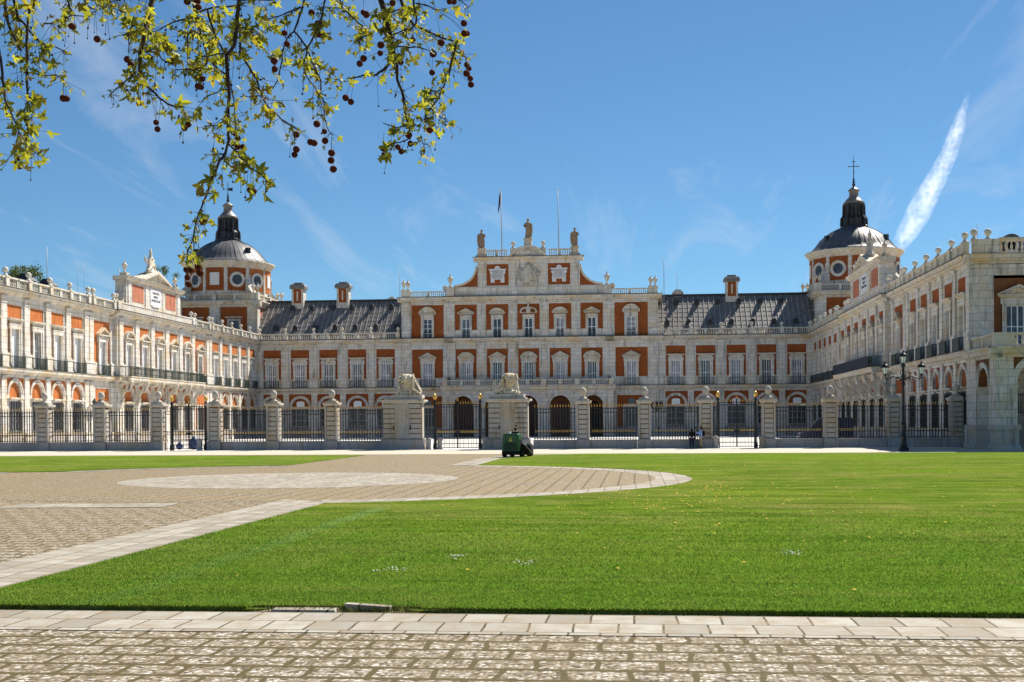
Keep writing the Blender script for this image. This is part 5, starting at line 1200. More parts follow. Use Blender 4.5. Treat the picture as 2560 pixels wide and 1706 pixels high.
lion_group(-20.2, False, 'pale stone lion with two children on the left gate pier'); lion_group(-11.15, True, 'pale stone lion with two children on the pier behind the mower')
# gates
def gate(x0, x1, ztop, label, pts=4.0):
    c = (x0+x1)/2; T = thing('iron_gate', label, 'gate', (c, YFN, 0), group='double iron gates in the palace fence'); h = (x1-x0)/2
    for s in (-1, 1):
        a = MB(); a.box(s*h-0.075, s*h+0.075, -0.075, 0.075, 0, ztop); a.box(s*h-0.16, s*h+0.16, -0.16, 0.16, 0, 0.5); a.box(s*h-0.14, s*h+0.14, -0.14, 0.14, ztop-0.25, ztop-0.15); ps = part('gate_post', a, M['iron'], T)
        a = MB(); a.lathe([(0.08, ztop), (0.13, ztop+0.08), (0.16, ztop+0.2), (0.14, ztop+0.3), (0.16, ztop+0.36), (0.02, ztop+0.52)], (s*h, 0, 0), 8)
        for k in range(5): t = 1.2566*k; a.ball((s*h+0.14*math.cos(t), 0.14*math.sin(t), ztop+0.22), 0.055, 6, 4)
        part('gilt_finial', a, M['gilt'], ps)
        a = MB(); g = MB(); sps = []; n = int((h-0.14)/0.225)
        x0_, x1_ = (0.03, h-0.12) if s > 0 else (-h+0.12, -0.03)
        for k in range(n+1):
            x = x0_ + (x1_-x0_)*k/n; t = 0.035 if k in (0, n) else 0.024; zt = pts + (0.28 if (s > 0 and k == 0) or (s < 0 and k == n) else 0.12*math.sin(math.pi*k/n)*0); a.box(x-t, x+t, -t, t, 0.1, zt); sps.append((x, zt))
            if k < n: xm = x + (x1_-x0_)*0.5/n; a.box(xm-0.016, xm+0.016, -0.016, 0.016, 0.1, 0.95); g.arch(xm, 1.56, 0.07, 0.1, -0.02, 0.02, 0, 360, 8)
        for z in (0.14, 0.5, 0.95, 1.42, 1.7, pts-0.25, pts-0.02): a.box(x0_, x1_, -0.04, 0.04, z-0.03, z+0.03)
        a.box(-0.22 if s < 0 else 0.0, 0.0 if s < 0 else 0.22, -0.06, 0.06, 1.42, 1.62)
        lf = part('gate_leaf', a, M['iron'], T); part('gilt_ring_band', g, M['gilt'], lf)
        for x, zt in sps: put('gilt_spear_point', SPEAR, lf, (x, 0, zt))
    return T
gate(-17.78, -13.72, 4.42, 'main iron gate between the two lion piers'); gate(7.08, 10.32, 4.42, 'iron gate right of the two people'); gate(-41.95, -38.75, 4.42, 'small iron gate in front of the sunlit left wing')
for x0, x1, lab in ((-18.55, -17.9, 'narrow railing strip between left lion pier and main gate'), (-13.6, -13.05, 'narrow railing strip between main gate and right lion pier'), (6.7, 6.95, 'narrow railing strip left of the right gate'), (10.45, 10.75, 'narrow railing strip right of the right gate'), (-42.55, -42.1, 'narrow railing strip left of the small left gate'), (-38.6, -38.5, 'narrow railing strip right of the small left gate')):
    T = thing('iron_railing', lab, 'railing', ((x0+x1)/2, YFN, 0), group='narrow railing strips beside the gates'); a = MB(); L = x1-x0; n = max(1, int(L/0.23))
    for k in range(n+1): x = -L/2+L*k/n; a.box(x-0.024, x+0.024, -0.024, 0.024, 0, 3.66)
    for z in (0.2, 1.42, 1.7, 3.3, 3.55): a.box(-L/2, L/2, -0.035, 0.035, z-0.03, z+0.03)
    part('bars', a, M['iron'], T)
    for k in range(n+1): put('gilt_spear_point', SPEAR, T, (-L/2+L*k/n, 0, 3.66))
# stone bollards at the gates
bol = None
for x, y, lab in ((-18.25, 108.3, 'stone bollard left of the main gate, against the left lion pier'), (-17.3, 108.6, 'stone bollard just inside the left post of the main gate'), (-13.25, 108.3, 'stone bollard by the right post of the main gate'), (6.85, 108.3, 'stone bollard on the left of the right gate'), (10.75, 108.3, 'stone bollard on the right of the right gate'), (-39.15, 108.4, 'stone bollard in front of the small left gate')):
    if bol is None:
        bol = MB(); bol.lathe([(0.27, 0), (0.27, 0.1), (0.22, 0.16), (0.22, 0.78), (0.27, 0.82), (0.27, 0.9), (0.2, 1.0), (0.1, 1.08), (0.02, 1.1)], (0,0,0), 12); bolm = bol.mesh('stone_bollard', M['pier'])
    tag(put('stone_bollard', bolm, loc=(x, y, 0)), lab, 'bollard', 'stone bollards at the gates')
# ------------------------------------------------------------------ from a photo pixel (2560 x 1706) to a point at a chosen forward distance
_c, _s = math.cos(PSI), math.sin(PSI)
def at(x, y, d):
    a, b = x-1280.0, 1055.0-y; u = a*math.cos(0.0065)+b*math.sin(0.0065); v = b*math.cos(0.0065)-a*math.sin(0.0065); u /= 3100; v /= 3100
    return Vector(((u*_c-_s)*d, (u*_s+_c)*d, EYE+v*d))

# ------------------------------------------------------------------ statues and sculpture on the roofs
def statue(x, y, z, h, label, seed):
    rr = random.Random(seed); T = thing('statue', label, 'statue', (x, y, z), 0, 'stone king statues on the attic')
    a = MB(); a.box(-0.42, 0.42, -0.42, 0.42, 0, 0.16); part('base', a, M['statue'], T)
    k = h/3.1; a = MB(); secs = [(0.16, 0.46, 0.40, 0.0), (0.6, 0.43, 0.36, 0.02), (1.1, 0.42, 0.34, 0.05), (1.55, 0.44, 0.32, 0.03), (1.9, 0.40, 0.28, 0), (2.25, 0.46, 0.28, -0.02), (2.45, 0.42, 0.25, -0.02), (2.56, 0.18, 0.16, -0.02), (2.62, 0.12, 0.12, -0.02)]
    seg = 22; vs = []; fs = []; ph = rr.random()*6
    for z_, rx, ry, ox in secs:
        for i in range(seg):
            t = 2*math.pi*i/seg; f = 1 + (0.11*math.sin(5*t+ph+z_*1.3)+0.06*math.sin(9*t+ph*2)) * (1 if z_ < 2.0 else 0.4)
            vs.append(((ox+rx*f*math.cos(t))*k, ry*f*math.sin(t)*k, z_*k))
    for j in range(len(secs)-1):
        for i in range(seg): q = (i+1) % seg; fs.append((j*seg+i, j*seg+q, (j+1)*seg+q, (j+1)*seg+i))
    n_ = len(secs)*seg; fs += [tuple(range(seg))[::-1], tuple(range(n_-seg, n_))]
    a.add(vs, fs, True)
    a.ball((0, -0.02, 2.82*k), 0.2*k, 10, 8, (0.85, 0.95, 1.15)); a.lathe([(0.2*k, 2.93*k), (0.23*k, 3.0*k), (0.2*k, 3.1*k), (0.1*k, 3.16*k)], (0, 0, 0), 8)
    s = 1 if seed % 2 else -1
    a.tube([(0.42*s*k, 0, 2.38*k), (0.62*s*k, -0.05, 1.95*k), (0.42*s*k, -0.38*k, 1.75*k), (0.2*s*k, -0.46*k, 1.85*k)], [0.15*k, 0.14*k, 0.11*k, 0.08*k], 7)
    a.tube([(-0.42*s*k, 0, 2.38*k), (-0.6*s*k, 0.0, 1.9*k), (-0.58*s*k, -0.25*k, 1.55*k)], [0.15*k, 0.13*k, 0.09*k], 7)
    a.tube([(-0.6*s*k, -0.2*k, 2.3*k), (-0.62*s*k, -0.1*k, 1.2*k), (-0.5*s*k, 0.1*k, 0.3*k)], [0.12*k, 0.16*k, 0.14*k], 7)
    a.ball((0, -0.14*k, 2.68*k), 0.11*k, 7, 5)
    o = part('figure', a, M['statue'], T); remesh(o, 0.05)
statue(AX-7.55, YF+YC, 30.55, 3.0, 'brown robed statue on the left end of the attic balustrade', 1)
statue(AX, YF+YC, 32.02, 3.15, 'topmost robed statue on the curved pediment of the palace', 2)
statue(AX+7.55, YF+YC, 30.55, 3.0, 'brown robed statue on the right end of the attic balustrade', 3)
def roof_group(x, y, z, rz, label, seed, mat):
    rr = random.Random(seed); T = thing('roof_sculpture', label, 'sculpture', (x, y, z), rz, 'sculpture groups on the wing attics')
    a = MB(); a.ball((0, 0, 0.2), 0.8, 9, 6, (1.7, 0.7, 0.6))
    a.extr([(-0.55, 0.5), (0.55, 0.5), (0.62, 1.3), (0.3, 1.85), (-0.3, 1.85), (-0.62, 1.3)], 'y', -0.25, 0.25)      # cartouche
    a.lathe([(0.3, 1.8), (0.42, 2.0), (0.28, 2.2), (0.12, 2.5)], (0, 0, 0), 8)
    for s in (-1, 1):
        capsule(a, (s*0.9, -0.1, 0.7), (s*0.75, -0.1, 1.4), 0.24, 0.2); a.ball((s*0.72, -0.15, 1.75), 0.18, 8, 6); capsule(a, (s*0.75, -0.1, 1.4), (s*0.4, -0.2, 1.9), 0.1, 0.08)
        capsule(a, (s*0.9, -0.2, 0.6), (s*1.45, -0.3, 0.35), 0.17, 0.11); a.tube([(s*0.8, 0.1, 1.4), (s*1.2, 0.2, 1.7), (s*1.3, 0.2, 2.3)], [0.18, 0.2, 0.05], 6)
    a.tube([(0.1, 0, 2.3), (-0.05, 0, 2.9), (0.15, 0, 3.5)], [0.22, 0.2, 0.04], 6)
    for k in range(14): a.ball((rr.uniform(-1.0, 1.0), rr.uniform(-0.35, 0.2), rr.uniform(0.3, 1.6)), rr.uniform(0.12, 0.22), 6, 5)
    remesh(part('carved_group', a, mat, T), 0.07, 0.12)
roof_group(AX-45+0.1, 154.3, 21.7, R(90), 'pale stone sculpture group on the gable of the sunlit left wing', 4, M['carved'])
roof_group(AX+45-0.1, 150.6, 21.6, R(-90), 'grey stone sculpture group on the gable of the shaded right wing', 6, M['oldstone'])

# ------------------------------------------------------------------ flagpoles and lightning rods
M['metalpole'] = plain('grey_painted_pole', (0.35, 0.37, 0.40), 0.5, 0.4, 0.15)
for x, fl, lab in ((-4.57, True, 'flagpole with a furled dark red flag at its top'), (4.78, False, 'bare flagpole right of the topmost statue')):
    T = thing('flagpole', lab, 'flagpole', (AX+x, YF+2.5, 22.7)); a = MB(); a.tube([(0, 0, 0), (0, 0, 10), (-0.12, 0, 17.7)], [0.11, 0.09, 0.05], 7); a.ball((-0.12, 0, 17.75), 0.12, 7, 5); part('pole', a, M['metalpole'], T)
    if fl:
        M['flag'] = plain('dark_red_flag', (0.05, 0.008, 0.012), 0.8, 0.2, 0.4, 3); a = MB(); a.tube([(-0.2, 0, 17.5), (-0.28, -0.04, 16.6), (-0.36, 0.03, 15.6), (-0.46, 0, 14.7), (-0.58, 0, 14.0)], [0.06, 0.13, 0.15, 0.11, 0.03], 7); part('flag', a, M['flag'], T)
for x, y0, y1, d, w, lab in ((117.5, 712, 617, 150, .05, 'tall rod rising behind the left wing, leftmost'), (193.5, 700, 652, 150, .02, 'thin rod behind the left wing roof, the left of a close pair'), (210, 705, 655, 150, .02, 'thin rod behind the left wing roof, the right of a close pair'), (299, 752, 671, 165, .05, 'tall rod beside the attic of the left wing'),
      (999.5, 745, 672, 203, .05, 'rod at the left corner of the raised central block'), (1660, 742, 649, 206, .06, 'tall rod on the roof just right of the central block'), (1693, 730, 683, 209, .04, 'short rod on the small chimney right of the central block'), (1654, 742, 718, 206, .03, 'tiny rod left of the tall rod by the central block'), (2443.5, 645, 560, 112, .03, 'rod between the two end balls of the corner pavilion'), (2319, 690, 631, 135, .02, 'thin rod above the balustrade of the right wing')):
    p = at(x, y0, d); q = at(x-(y0-y1)*0.004, y1, d); a = MB(); a.tube([(0, 0, -1.5), (q.x-p.x, q.y-p.y, q.z-p.z)], [w, w*0.8], 6); o = part('lightning_rod', a, M['metalpole']); o.location = p; tag(o, lab, 'rod', 'rods and aerials on the roofs')

# ------------------------------------------------------------------ street lamp
L = thing('street_lamp', 'tall black cast-iron street lamp with three white lanterns', 'street lamp', (20.08, 96.0, 0))
a = MB(); a.box(-0.32, 0.32, -0.32, 0.32, 0, 0.26); a.lathe([(0.27, 0.26), (0.27, 0.4), (0.2, 0.5), (0.2, 1.0), (0.25, 1.06), (0.25, 1.2), (0.17, 1.28), (0.15, 1.9), (0.2, 1.98), (0.2, 2.12), (0.11, 2.2), (0.095, 4.9), (0.15, 4.98), (0.15, 5.12), (0.1, 5.2), (0.12, 5.45), (0.16, 5.6), (0.1, 5.75), (0.09, 6.25), (0.16, 6.4), (0.2, 6.5), (0.1, 6.55)], (0,0,0), 12); part('post', a, M['iron'], L)
def spiral(cx, cz, r, a0, a1, sgn, n=16):
    return [(cx + sgn*r*(1-0.75*i/n)*math.cos(R(a0+(a1-a0)*i/n)), 0, cz + r*(1-0.75*i/n)*math.sin(R(a0+(a1-a0)*i/n))) for i in range(n+1)]
def lantern(T, x, z):
    g = MB(); g.lathe([(0.13, z), (0.23, z+0.42), (0.24, z+0.48)], (x, 0, 0), 6, False, R(30)); lg = part('lantern', g, M['lampglass'], T)
    a = MB(); a.lathe([(0.06, z-0.14), (0.14, z-0.03), (0.15, z)], (x, 0, 0), 8); a.lathe([(0.3, z+0.47), (0.31, z+0.52), (0.27, z+0.62), (0.15, z+0.74), (0.06, z+0.8), (0.09, z+0.86), (0.03, z+0.95), (0.01, z+1.05)], (x, 0, 0), 10)
    for k in range(6): t = R(60*k+30); a.tube([(x+0.135*math.cos(t), 0.135*math.sin(t), z), (x+0.25*math.cos(t), 0.25*math.sin(t), z+0.48)], 0.016, 4)
    part('lantern_frame', a, M['iron'], lg)
for s in (-1, 1):
    a = MB(); a.tube([(0.08*s, 0, 5.35), (0.3*s, 0, 5.5), (0.62*s, 0, 5.68), (0.95*s, 0, 5.55), (1.2*s, 0, 5.42), (1.36*s, 0, 5.55), (1.34*s, 0, 5.72)], [0.05, 0.05, 0.045, 0.04, 0.04, 0.04, 0.05], 6)
    a.tube(spiral(0.4*s, 5.52, 0.24, 120, 560, s), 0.03, 5); a.tube(spiral(1.2*s, 5.56, 0.15, -90, 330, s), 0.024, 5); a.tube([(0.06*s, 0, 5.6), (0.22*s, 0, 5.9), (0.16*s, 0, 6.1), (0.07*s, 0, 6.02)], 0.03, 5)
    a.ball((0.4*s, 0, 5.52), 0.08, 8, 6); part('arm', a, M['iron'], L); lantern(L, 1.34*s, 5.82)
lantern(L, 0.0, 6.64)
# three-armed lanterns hung on the facade and on the left wing
def wall_lantern(loc, rz, label):
    T = thing('wall_lantern', label, 'wall lantern', loc, rz, 'black wall lanterns on the palace'); a = MB()
    a.tube([(0, 0, -0.9), (0, -0.3, -0.3), (0, -0.75, 0.0)], [0.1, 0.08, 0.05], 6); a.tube([(0, -0.3, -0.3), (0, -0.1, 0.2), (0, 0, 0.3)], 0.05, 5)
    for q in (-0.75, 0.75): a.tube([(0, -0.4, -0.3), (q*0.6, -0.5, -0.35), (q, -0.5, 0.1)], 0.05, 5)
    part('bracket', a, M['iron'], T)
    for x, y, z in ((-0.75, -0.5, 0.1), (0.75, -0.5, 0.1), (0, -0.75, 0.05)):
        a = MB(); a.lathe([(0.1, z), (0.24, z+0.55), (0.3, z+0.6), (0.12, z+0.8), (0.03, z+1.0)], (x, y, 0), 6, False); part('lantern', a, M['iron'], T)
wall_lantern((at(1641, 1030, 200).x, 199.7, 4.5), 0, 'black three-armed lantern on the facade right of the arcade')
wall_lantern((AX-45+0.2, 136.8, 4.3), R(90), 'black lantern on the sunlit wing beside the plain brick bay')

# ------------------------------------------------------------------ van
M['vanpaint'] = plain('dark_blue_car_paint', (0.006, 0.010, 0.045), 0.25, 0.5, 0.15); M['rubber'] = plain('black_rubber', (0.012, 0.012, 0.012), 0.8, 0.2, 0.3); M['chrome'] = plain('bright_metal', (0.7, 0.7, 0.72), 0.2, 0.5, 0.05, 3, 0.9)
M['headl'] = plain('clear_headlamp', (0.75, 0.78, 0.82), 0.1, 0.5, 0.1); M['carglass'] = plain('dark_car_glass', (0.01, 0.013, 0.018), 0.05, 0.5, 0.1)
vp = at(1988, 1098, 130)
V = thing('van', 'dark navy panel van parked in the court behind the fence', 'van', (vp.x+2.75, 130, 0))
side_ = [(-2.72, 0.38), (-2.76, 0.75), (-2.66, 1.02), (-1.75, 1.32), (-0.95, 2.28), (-0.7, 2.52), (-0.2, 2.62), (2.55, 2.62), (2.68, 2.4), (2.72, 0.9), (2.7, 0.38)]
a = MB(); a.extr(side_, 'y', -0.95, 0.95); o = part('body', a, M['vanpaint'], V); bv = o.modifiers.new('Bevel', 'BEVEL'); bv.width = 0.09; bv.segments = 3
for s in (-1, 1):
    a = MB(); a.extr([(-1.38, 1.42), (-0.85, 2.22), (-0.15, 2.25), (-0.15, 1.42)], 'y', s*0.952-0.006, s*0.952+0.006); part('side_window', a, M['carglass'], V)
    for x in (-1.75, 1.65):
        a = MB(); a.lathe([(0.2, -0.13), (0.36, -0.12), (0.38, -0.06), (0.38, 0.06), (0.36, 0.12), (0.2, 0.13)], (0,0,0), 20); w = part('wheel', a, M['rubber'], V, (x, s*0.86, 0.38)); w.rotation_euler = (R(90), 0, 0)
        a = MB(); a.lathe([(0.2, -0.142), (0.2, 0.142)], (0,0,0), 14); r_ = part('rim', a, M['chrome'], w)
    a = MB(); a.box(-0.35, 0.1, s*1.0-0.1, s*1.0+0.1, 1.45, 1.75); part('mirror', a, M['rubber'], V, (-1.1, 0, 0))
    a = MB(); a.ball((-2.55, s*0.68, 0.93), 0.17, 10, 7, (0.9, 1, 0.8)); part('headlight', a, M['headl'], V)
a = MB(); a.add([(-1.74, -0.82, 1.36), (-1.74, 0.82, 1.36), (-0.98, 0.74, 2.27), (-0.98, -0.74, 2.27)], [(0, 1, 2, 3)]); o = part('windscreen', a, M['carglass'], V, (-0.02, 0, 0.02)); 
a = MB(); a.box(-2.86, -2.5, -0.9, 0.9, 0.3, 0.62); part('bumper', a, M['rubber'], V); a = MB(); a.box(-2.9, -2.84, -0.26, 0.26, 0.42, 0.54); part('number_plate', a, M['paint'], V)

# ------------------------------------------------------------------ people
def skin(name, chains, mat, parent, levels=2, label=None):
    """chains: list of [(x,y,z,r), ...]; first point of the first chain is the root; points at the same place are joined"""
    vs = []; rad = []; es = []; idx = {}
    for ch in chains:
        prev = None
        for x, y, z, r in ch:
            k = (round(x, 3), round(y, 3), round(z, 3))
            if k not in idx: idx[k] = len(vs); vs.append((x, y, z)); rad.append(r)
            i = idx[k]
            if prev is not None and prev != i: es.append((prev, i))
            prev = i
    me = bpy.data.meshes.new(name); me.from_pydata(vs, es, []); me.update(); o = put(name, me, parent)
    m = o.modifiers.new('Skin', 'SKIN'); m.use_smooth_shade = True
    sv = me.skin_vertices[0].data
    for i, r in enumerate(rad): sv[i].radius = (r, r); sv[i].use_root = (i == 0)
    if levels: ss = o.modifiers.new('Subdivision', 'SUBSURF'); ss.levels = levels; ss.render_levels = levels
    me.materials.append(mat); return o
M['skin'] = plain('skin', (0.48, 0.27, 0.18), 0.6, 0.3, 0.08); M['hair'] = plain('dark_hair', (0.012, 0.009, 0.008), 0.6, 0.3, 0.3)
M['black'] = plain('black_cloth', (0.012, 0.012, 0.014), 0.9, 0.1, 0.3); M['jeans'] = plain('dark_blue_jeans', (0.02, 0.028, 0.06), 0.9, 0.1, 0.3); M['bluecloth'] = plain('light_blue_cloth', (0.28, 0.38, 0.66), 0.9, 0.1, 0.15); M['tan'] = plain('tan_trousers', (0.46, 0.31, 0.14), 0.9, 0.1, 0.15); M['shoe'] = plain('dark_shoe', (0.03, 0.025, 0.02), 0.6, 0.3, 0.3)
def hand(w, d, up):
    """five finger chains from the wrist w along direction d"""
    d = Vector(d).normalized(); u = Vector(up); sd = d.cross(u).normalized(); w = Vector(w[:3]); out = []
    palm = w + d*0.08
    for k, ln in ((-1.5, 0.062), (-0.5, 0.075), (0.5, 0.08), (1.5, 0.07)):
        b = palm + sd*k*0.018; out.append([(*w, 0.03), (*(w+d*0.04), 0.034), (*b, 0.011), (*(b+d*ln*0.55-u*0.008), 0.009), (*(b+d*ln-u*0.03), 0.008)])
    t = w + d*0.03 + sd*0.035; out.append([(*w, 0.03), (*t, 0.013), (*(t+d*0.03+sd*0.012), 0.010), (*(t+d*0.055+sd*0.008), 0.009)])
    return out
def person(label, loc, rz, J, cols, extra=None, hairlong=False, group=None):
    """J: joints (hip, chest, neck, head, shoulders, elbows, wrists, knees, ankles, toes), facing -y"""
    T = thing('person', label, 'person', loc, rz, group); V3 = lambda k: J[k]
    ch = [[(*J['hip'], 0.14), (*J['waist'], 0.125), (*J['chest'], 0.15), (*J['neck'], 0.055), (*J['head0'], 0.08), (*J['head1'], 0.095), (*J['head2'], 0.06)]]
    for s in ('l', 'r'):
        ch.append([(*J['chest'], 0.15), (*J['sh'+s], 0.065), (*J['el'+s], 0.042), (*J['wr'+s], 0.03)]); ch += hand(J['wr'+s], J['hd'+s], (0, 0, 1) if abs(J['hd'+s][2]) < 0.7 else (0, 1, 0))
        ch.append([(*J['hip'], 0.14), (*J['th'+s], 0.088), (*J['kn'+s], 0.055), (*J['an'+s], 0.04), (*J['to'+s], 0.036)])
    skin('body', ch, M['skin'], T)
    h1 = Vector(J['head1']); f = (Vector(J['face'])).normalized(); sd = Vector((0, 0, 1)).cross(f)
    a = MB(); a.ball(tuple(h1+f*0.1-Vector((0, 0, 0.015))), 0.02, 6, 5, (0.8, 1, 1.3)); a.ball(tuple(h1+sd*0.095), 0.025, 6, 5); a.ball(tuple(h1-sd*0.095), 0.025, 6, 5); part('nose_and_ears', a, M['skin'], T)
    a = MB()
    for q in (-1, 1): a.ball(tuple(h1+f*0.088+sd*0.034*q+Vector((0, 0, 0.02))), 0.011, 6, 5)
    part('eyes', a, M['hair'], T); a = MB(); a.ball(tuple(h1+f*0.086-Vector((0, 0, 0.06))), 0.018, 6, 5, (1.2, 1.2, 0.4)); part('mouth', a, M['skin'], T)
    a = MB(); c = h1-f*0.02+Vector((0, 0, 0.035)); a.ball(tuple(c), 0.112, 12, 8, (1, 1, 1.02))
    if hairlong: a.tube([tuple(c-f*0.05), tuple(c-f*0.085-Vector((0, 0, 0.16))), tuple(c-f*0.09-Vector((0, 0, 0.34)))], [0.1, 0.095, 0.05], 9)
    part('hair', a, M[cols.get('hair', 'hair')], T)
    t = 0.022
    top = [[(*J['hip'], 0.14+t), (*J['waist'], 0.13+t), (*J['chest'], 0.15+t), (*(Vector(J['neck'])-Vector((0, 0, 0.03))), 0.075)]]
    for s in ('l', 'r'): top.append([(*J['chest'], 0.15+t), (*J['sh'+s], 0.068+t), (*J['el'+s], 0.05+t), (*(Vector(J['wr'+s])*0.94+Vector(J['el'+s])*0.06), 0.04+t*0.5)])
    skin('jacket', top, M[cols['top']], T)
    leg = []
    for s in ('l', 'r'): leg.append([(*(Vector(J['hip'])-Vector((0, 0, 0.01))), 0.142), (*J['th'+s], 0.09+t), (*J['kn'+s], 0.064+t), (*(Vector(J['an'+s])+Vector((0, 0, 0.03))), 0.052+t)])
    skin('trousers', leg, M[cols['leg']], T)
    for s in ('l', 'r'): a = MB(); p, q = Vector(J['an'+s]), Vector(J['to'+s]); capsule(a, (p.x, p.y, 0.05), (q.x, q.y, 0.042), 0.055, 0.045); part('shoe', a, M['shoe'], T)
    if extra: extra(T)
    return T
def stand(h=1.68, face=(0, -1, 0), arms=None):
    k = h/1.75; J = dict(hip=(0, 0, 0.95*k), waist=(0, 0, 1.1*k), chest=(0, 0.0, 1.32*k), neck=(0, 0, 1.49*k), head0=(0, -0.01, 1.55*k), head1=(0, -0.01, 1.62*k), head2=(0, 0, 1.72*k), face=face)
    for s, q in (('l', 1), ('r', -1)):
        J['sh'+s] = (q*0.19*k, 0.0, 1.42*k); J['el'+s] = (q*0.25*k, 0.03, 1.14*k); J['wr'+s] = (q*0.25*k, -0.03, 0.9*k); J['hd'+s] = (0, -0.15, -1)
        J['th'+s] = (q*0.1*k, 0, 0.84*k); J['kn'+s] = (q*0.115*k, -0.01, 0.49*k); J['an'+s] = (q*0.12*k, 0.02, 0.08); J['to'+s] = (q*0.13*k, -0.14, 0.04)
    if arms: J.update(arms)
    return J
J = stand(1.7); 
def bag(T):
    a = MB(); a.box(-0.36, -0.2, -0.12, 0.12, 0.78, 1.08); o = part('shoulder_bag', a, M['black'], T); b = o.modifiers.new('Bevel', 'BEVEL'); b.width = 0.04; b.segments = 2
person('person in black jacket and dark jeans standing with back turned at the fence', (4.78, 108.15, 0.0), R(180), J, dict(top='black', leg='jeans'), bag, True, None)
J = stand(1.86, (0, -1, 0), dict(ell=(0.24, -0.22, 1.3), wrl=(0.1, -0.42, 1.42), hdl=(-0.1, -0.6, 0.5), elr=(-0.24, -0.2, 1.28), wrr=(-0.1, -0.42, 1.4), hdr=(0.1, -0.6, 0.5)))
def pack(T):
    a = MB(); a.box(-0.17, 0.17, 0.12, 0.34, 1.08, 1.5); o = part('backpack', a, M['black'], T); b = o.modifiers.new('Bevel', 'BEVEL'); b.width = 0.06; b.segments = 3
    a = MB(); a.box(-0.08, 0.08, -0.56, -0.5, 1.44, 1.55); part('camera_in_hands', a, M['black'], T)
    a = MB(); a.ball((0, 0, 0.96), 0.2, 12, 8, (1.05, 0.95, 0.7)); part('shirt_hem', a, M['bluecloth'], T)
person('person in light blue top and tan trousers with a dark backpack, raising a camera', (5.55, 108.0, 0.0), R(-80), J, dict(top='bluecloth', leg='tan'), pack, False, None)

# ------------------------------------------------------------------ ride-on mower seen from behind, with its driver
M['mgreen'] = plain('green_machine_paint', (0.012, 0.085, 0.025), 0.3, 0.5, 0.25, 3); M['mdark'] = plain('dark_green_plastic', (0.008, 0.035, 0.012), 0.5, 0.4, 0.3); M['myellow'] = plain('yellow_paint', (0.70, 0.52, 0.03), 0.5, 0.4, 0.1)
G = thing('mower', 'green ride-on mower with a tall grass hopper, seen from behind on the lawn edge', 'mower', (-8.42, 83.3, 0.0), R(-9))
G.scale = (0.93, 0.93, 0.93)
a = MB(); a.extr([(-0.62, 0.42), (0.62, 0.42), (0.67, 0.75), (0.58, 1.66), (0.5, 1.72), (-0.5, 1.72), (-0.58, 1.66), (-0.67, 0.75)], 'y', -0.05, 0.85)
hp = part('hopper', a, M['mgreen'], G); b = hp.modifiers.new('Bevel', 'BEVEL'); b.width = 0.07; b.segments = 3
a = MB(); a.extr([(-0.44, 1.1), (0.44, 1.1), (0.40, 1.6), (-0.40, 1.6)], 'y', -0.085, -0.03); part('rear_panel', a, M['mgreen'], hp); a = MB(); a.extr([(-0.5, 0.5), (0.5, 0.5), (0.48, 1.03), (-0.48, 1.03)], 'y', -0.09, -0.03); part('rear_door', a, M['mdark'], hp)
a = MB(); a.box(-0.52, 0.52, -0.075, 0.0, 1.66, 1.70); a.box(-0.46, 0.46, -0.1, -0.05, 1.04, 1.08); part('trim_bars', a, M['mdark'], hp); a = MB(); a.extr([(0.05, 0.7), (0.5, 0.62), (0.62, 1.2), (0.2, 1.3)], 'x', 0.64, 0.68); part('side_vent', a, M['rubber'], hp)
a = MB(); a.extr([(-0.10, 1.16), (0.10, 1.16), (0.10, 1.25), (-0.10, 1.25)], 'y', -0.1, -0.07); a.extr([(-0.12, 1.28), (-0.02, 1.33), (0.05, 1.32), (0.12, 1.27), (0.09, 1.35), (0.05, 1.38), (0.06, 1.46), (0.02, 1.4), (-0.03, 1.47), (-0.02, 1.38), (-0.09, 1.36)], 'y', -0.1, -0.07); part('yellow_emblem', a, M['myellow'], hp)
a = MB(); a.extr([(0.1, 0.95), (0.75, 0.95), (0.7, 1.35), (0.2, 1.35)], 'x', 0.62, 0.69) if False else a.box(0.6, 0.66, 0.15, 0.75, 0.9, 1.3); part('side_hatch', a, M['mdark'], hp)
a = MB(); a.box(-0.62, 0.62, 0.1, 2.3, 0.25, 0.5); a.box(-0.5, 0.5, -0.02, 0.1, 0.2, 0.42); part('chassis', a, M['rubber'], G); a = MB(); a.box(-0.75, 0.95, 1.9, 3.0, 0.12, 0.32); part('mowing_deck', a, M['mgreen'], G)
a = MB(); a.box(-0.42, 0.42, 2.3, 3.2, 0.45, 0.95); o = part('bonnet', a, M['mgreen'], G); b = o.modifiers.new('Bevel', 'BEVEL'); b.width = 0.1; b.segments = 3
for x, y, r, w in ((-0.62, 0.55, 0.33, 0.13), (0.70, 0.55, 0.33, 0.13), (-0.62, 2.75, 0.42, 0.16), (0.82, 2.4, 0.5, 0.17)):
    a = MB(); a.lathe([(r*0.5, -w), (r*0.92, -w), (r, -w*0.6), (r, w*0.6), (r*0.92, w), (r*0.5, w)], (0,0,0), 20); w_ = part('wheel', a, M['rubber'], G, (x, y, r)); w_.rotation_euler = (0, R(90), 0)
    a = MB(); a.lathe([(r*0.5, -w*0.8), (r*0.5, w*0.8)], (0,0,0), 14); part('rim', a, M['myellow'], w_)
a = MB(); a.tube([(0.68, 0.35, 1.0), (0.86, 0.6, 0.75), (0.95, 1.1, 0.45), (0.95, 1.6, 0.3)], [0.1, 0.17, 0.2, 0.2], 8); part('discharge_chute', a, M['rubber'], G)
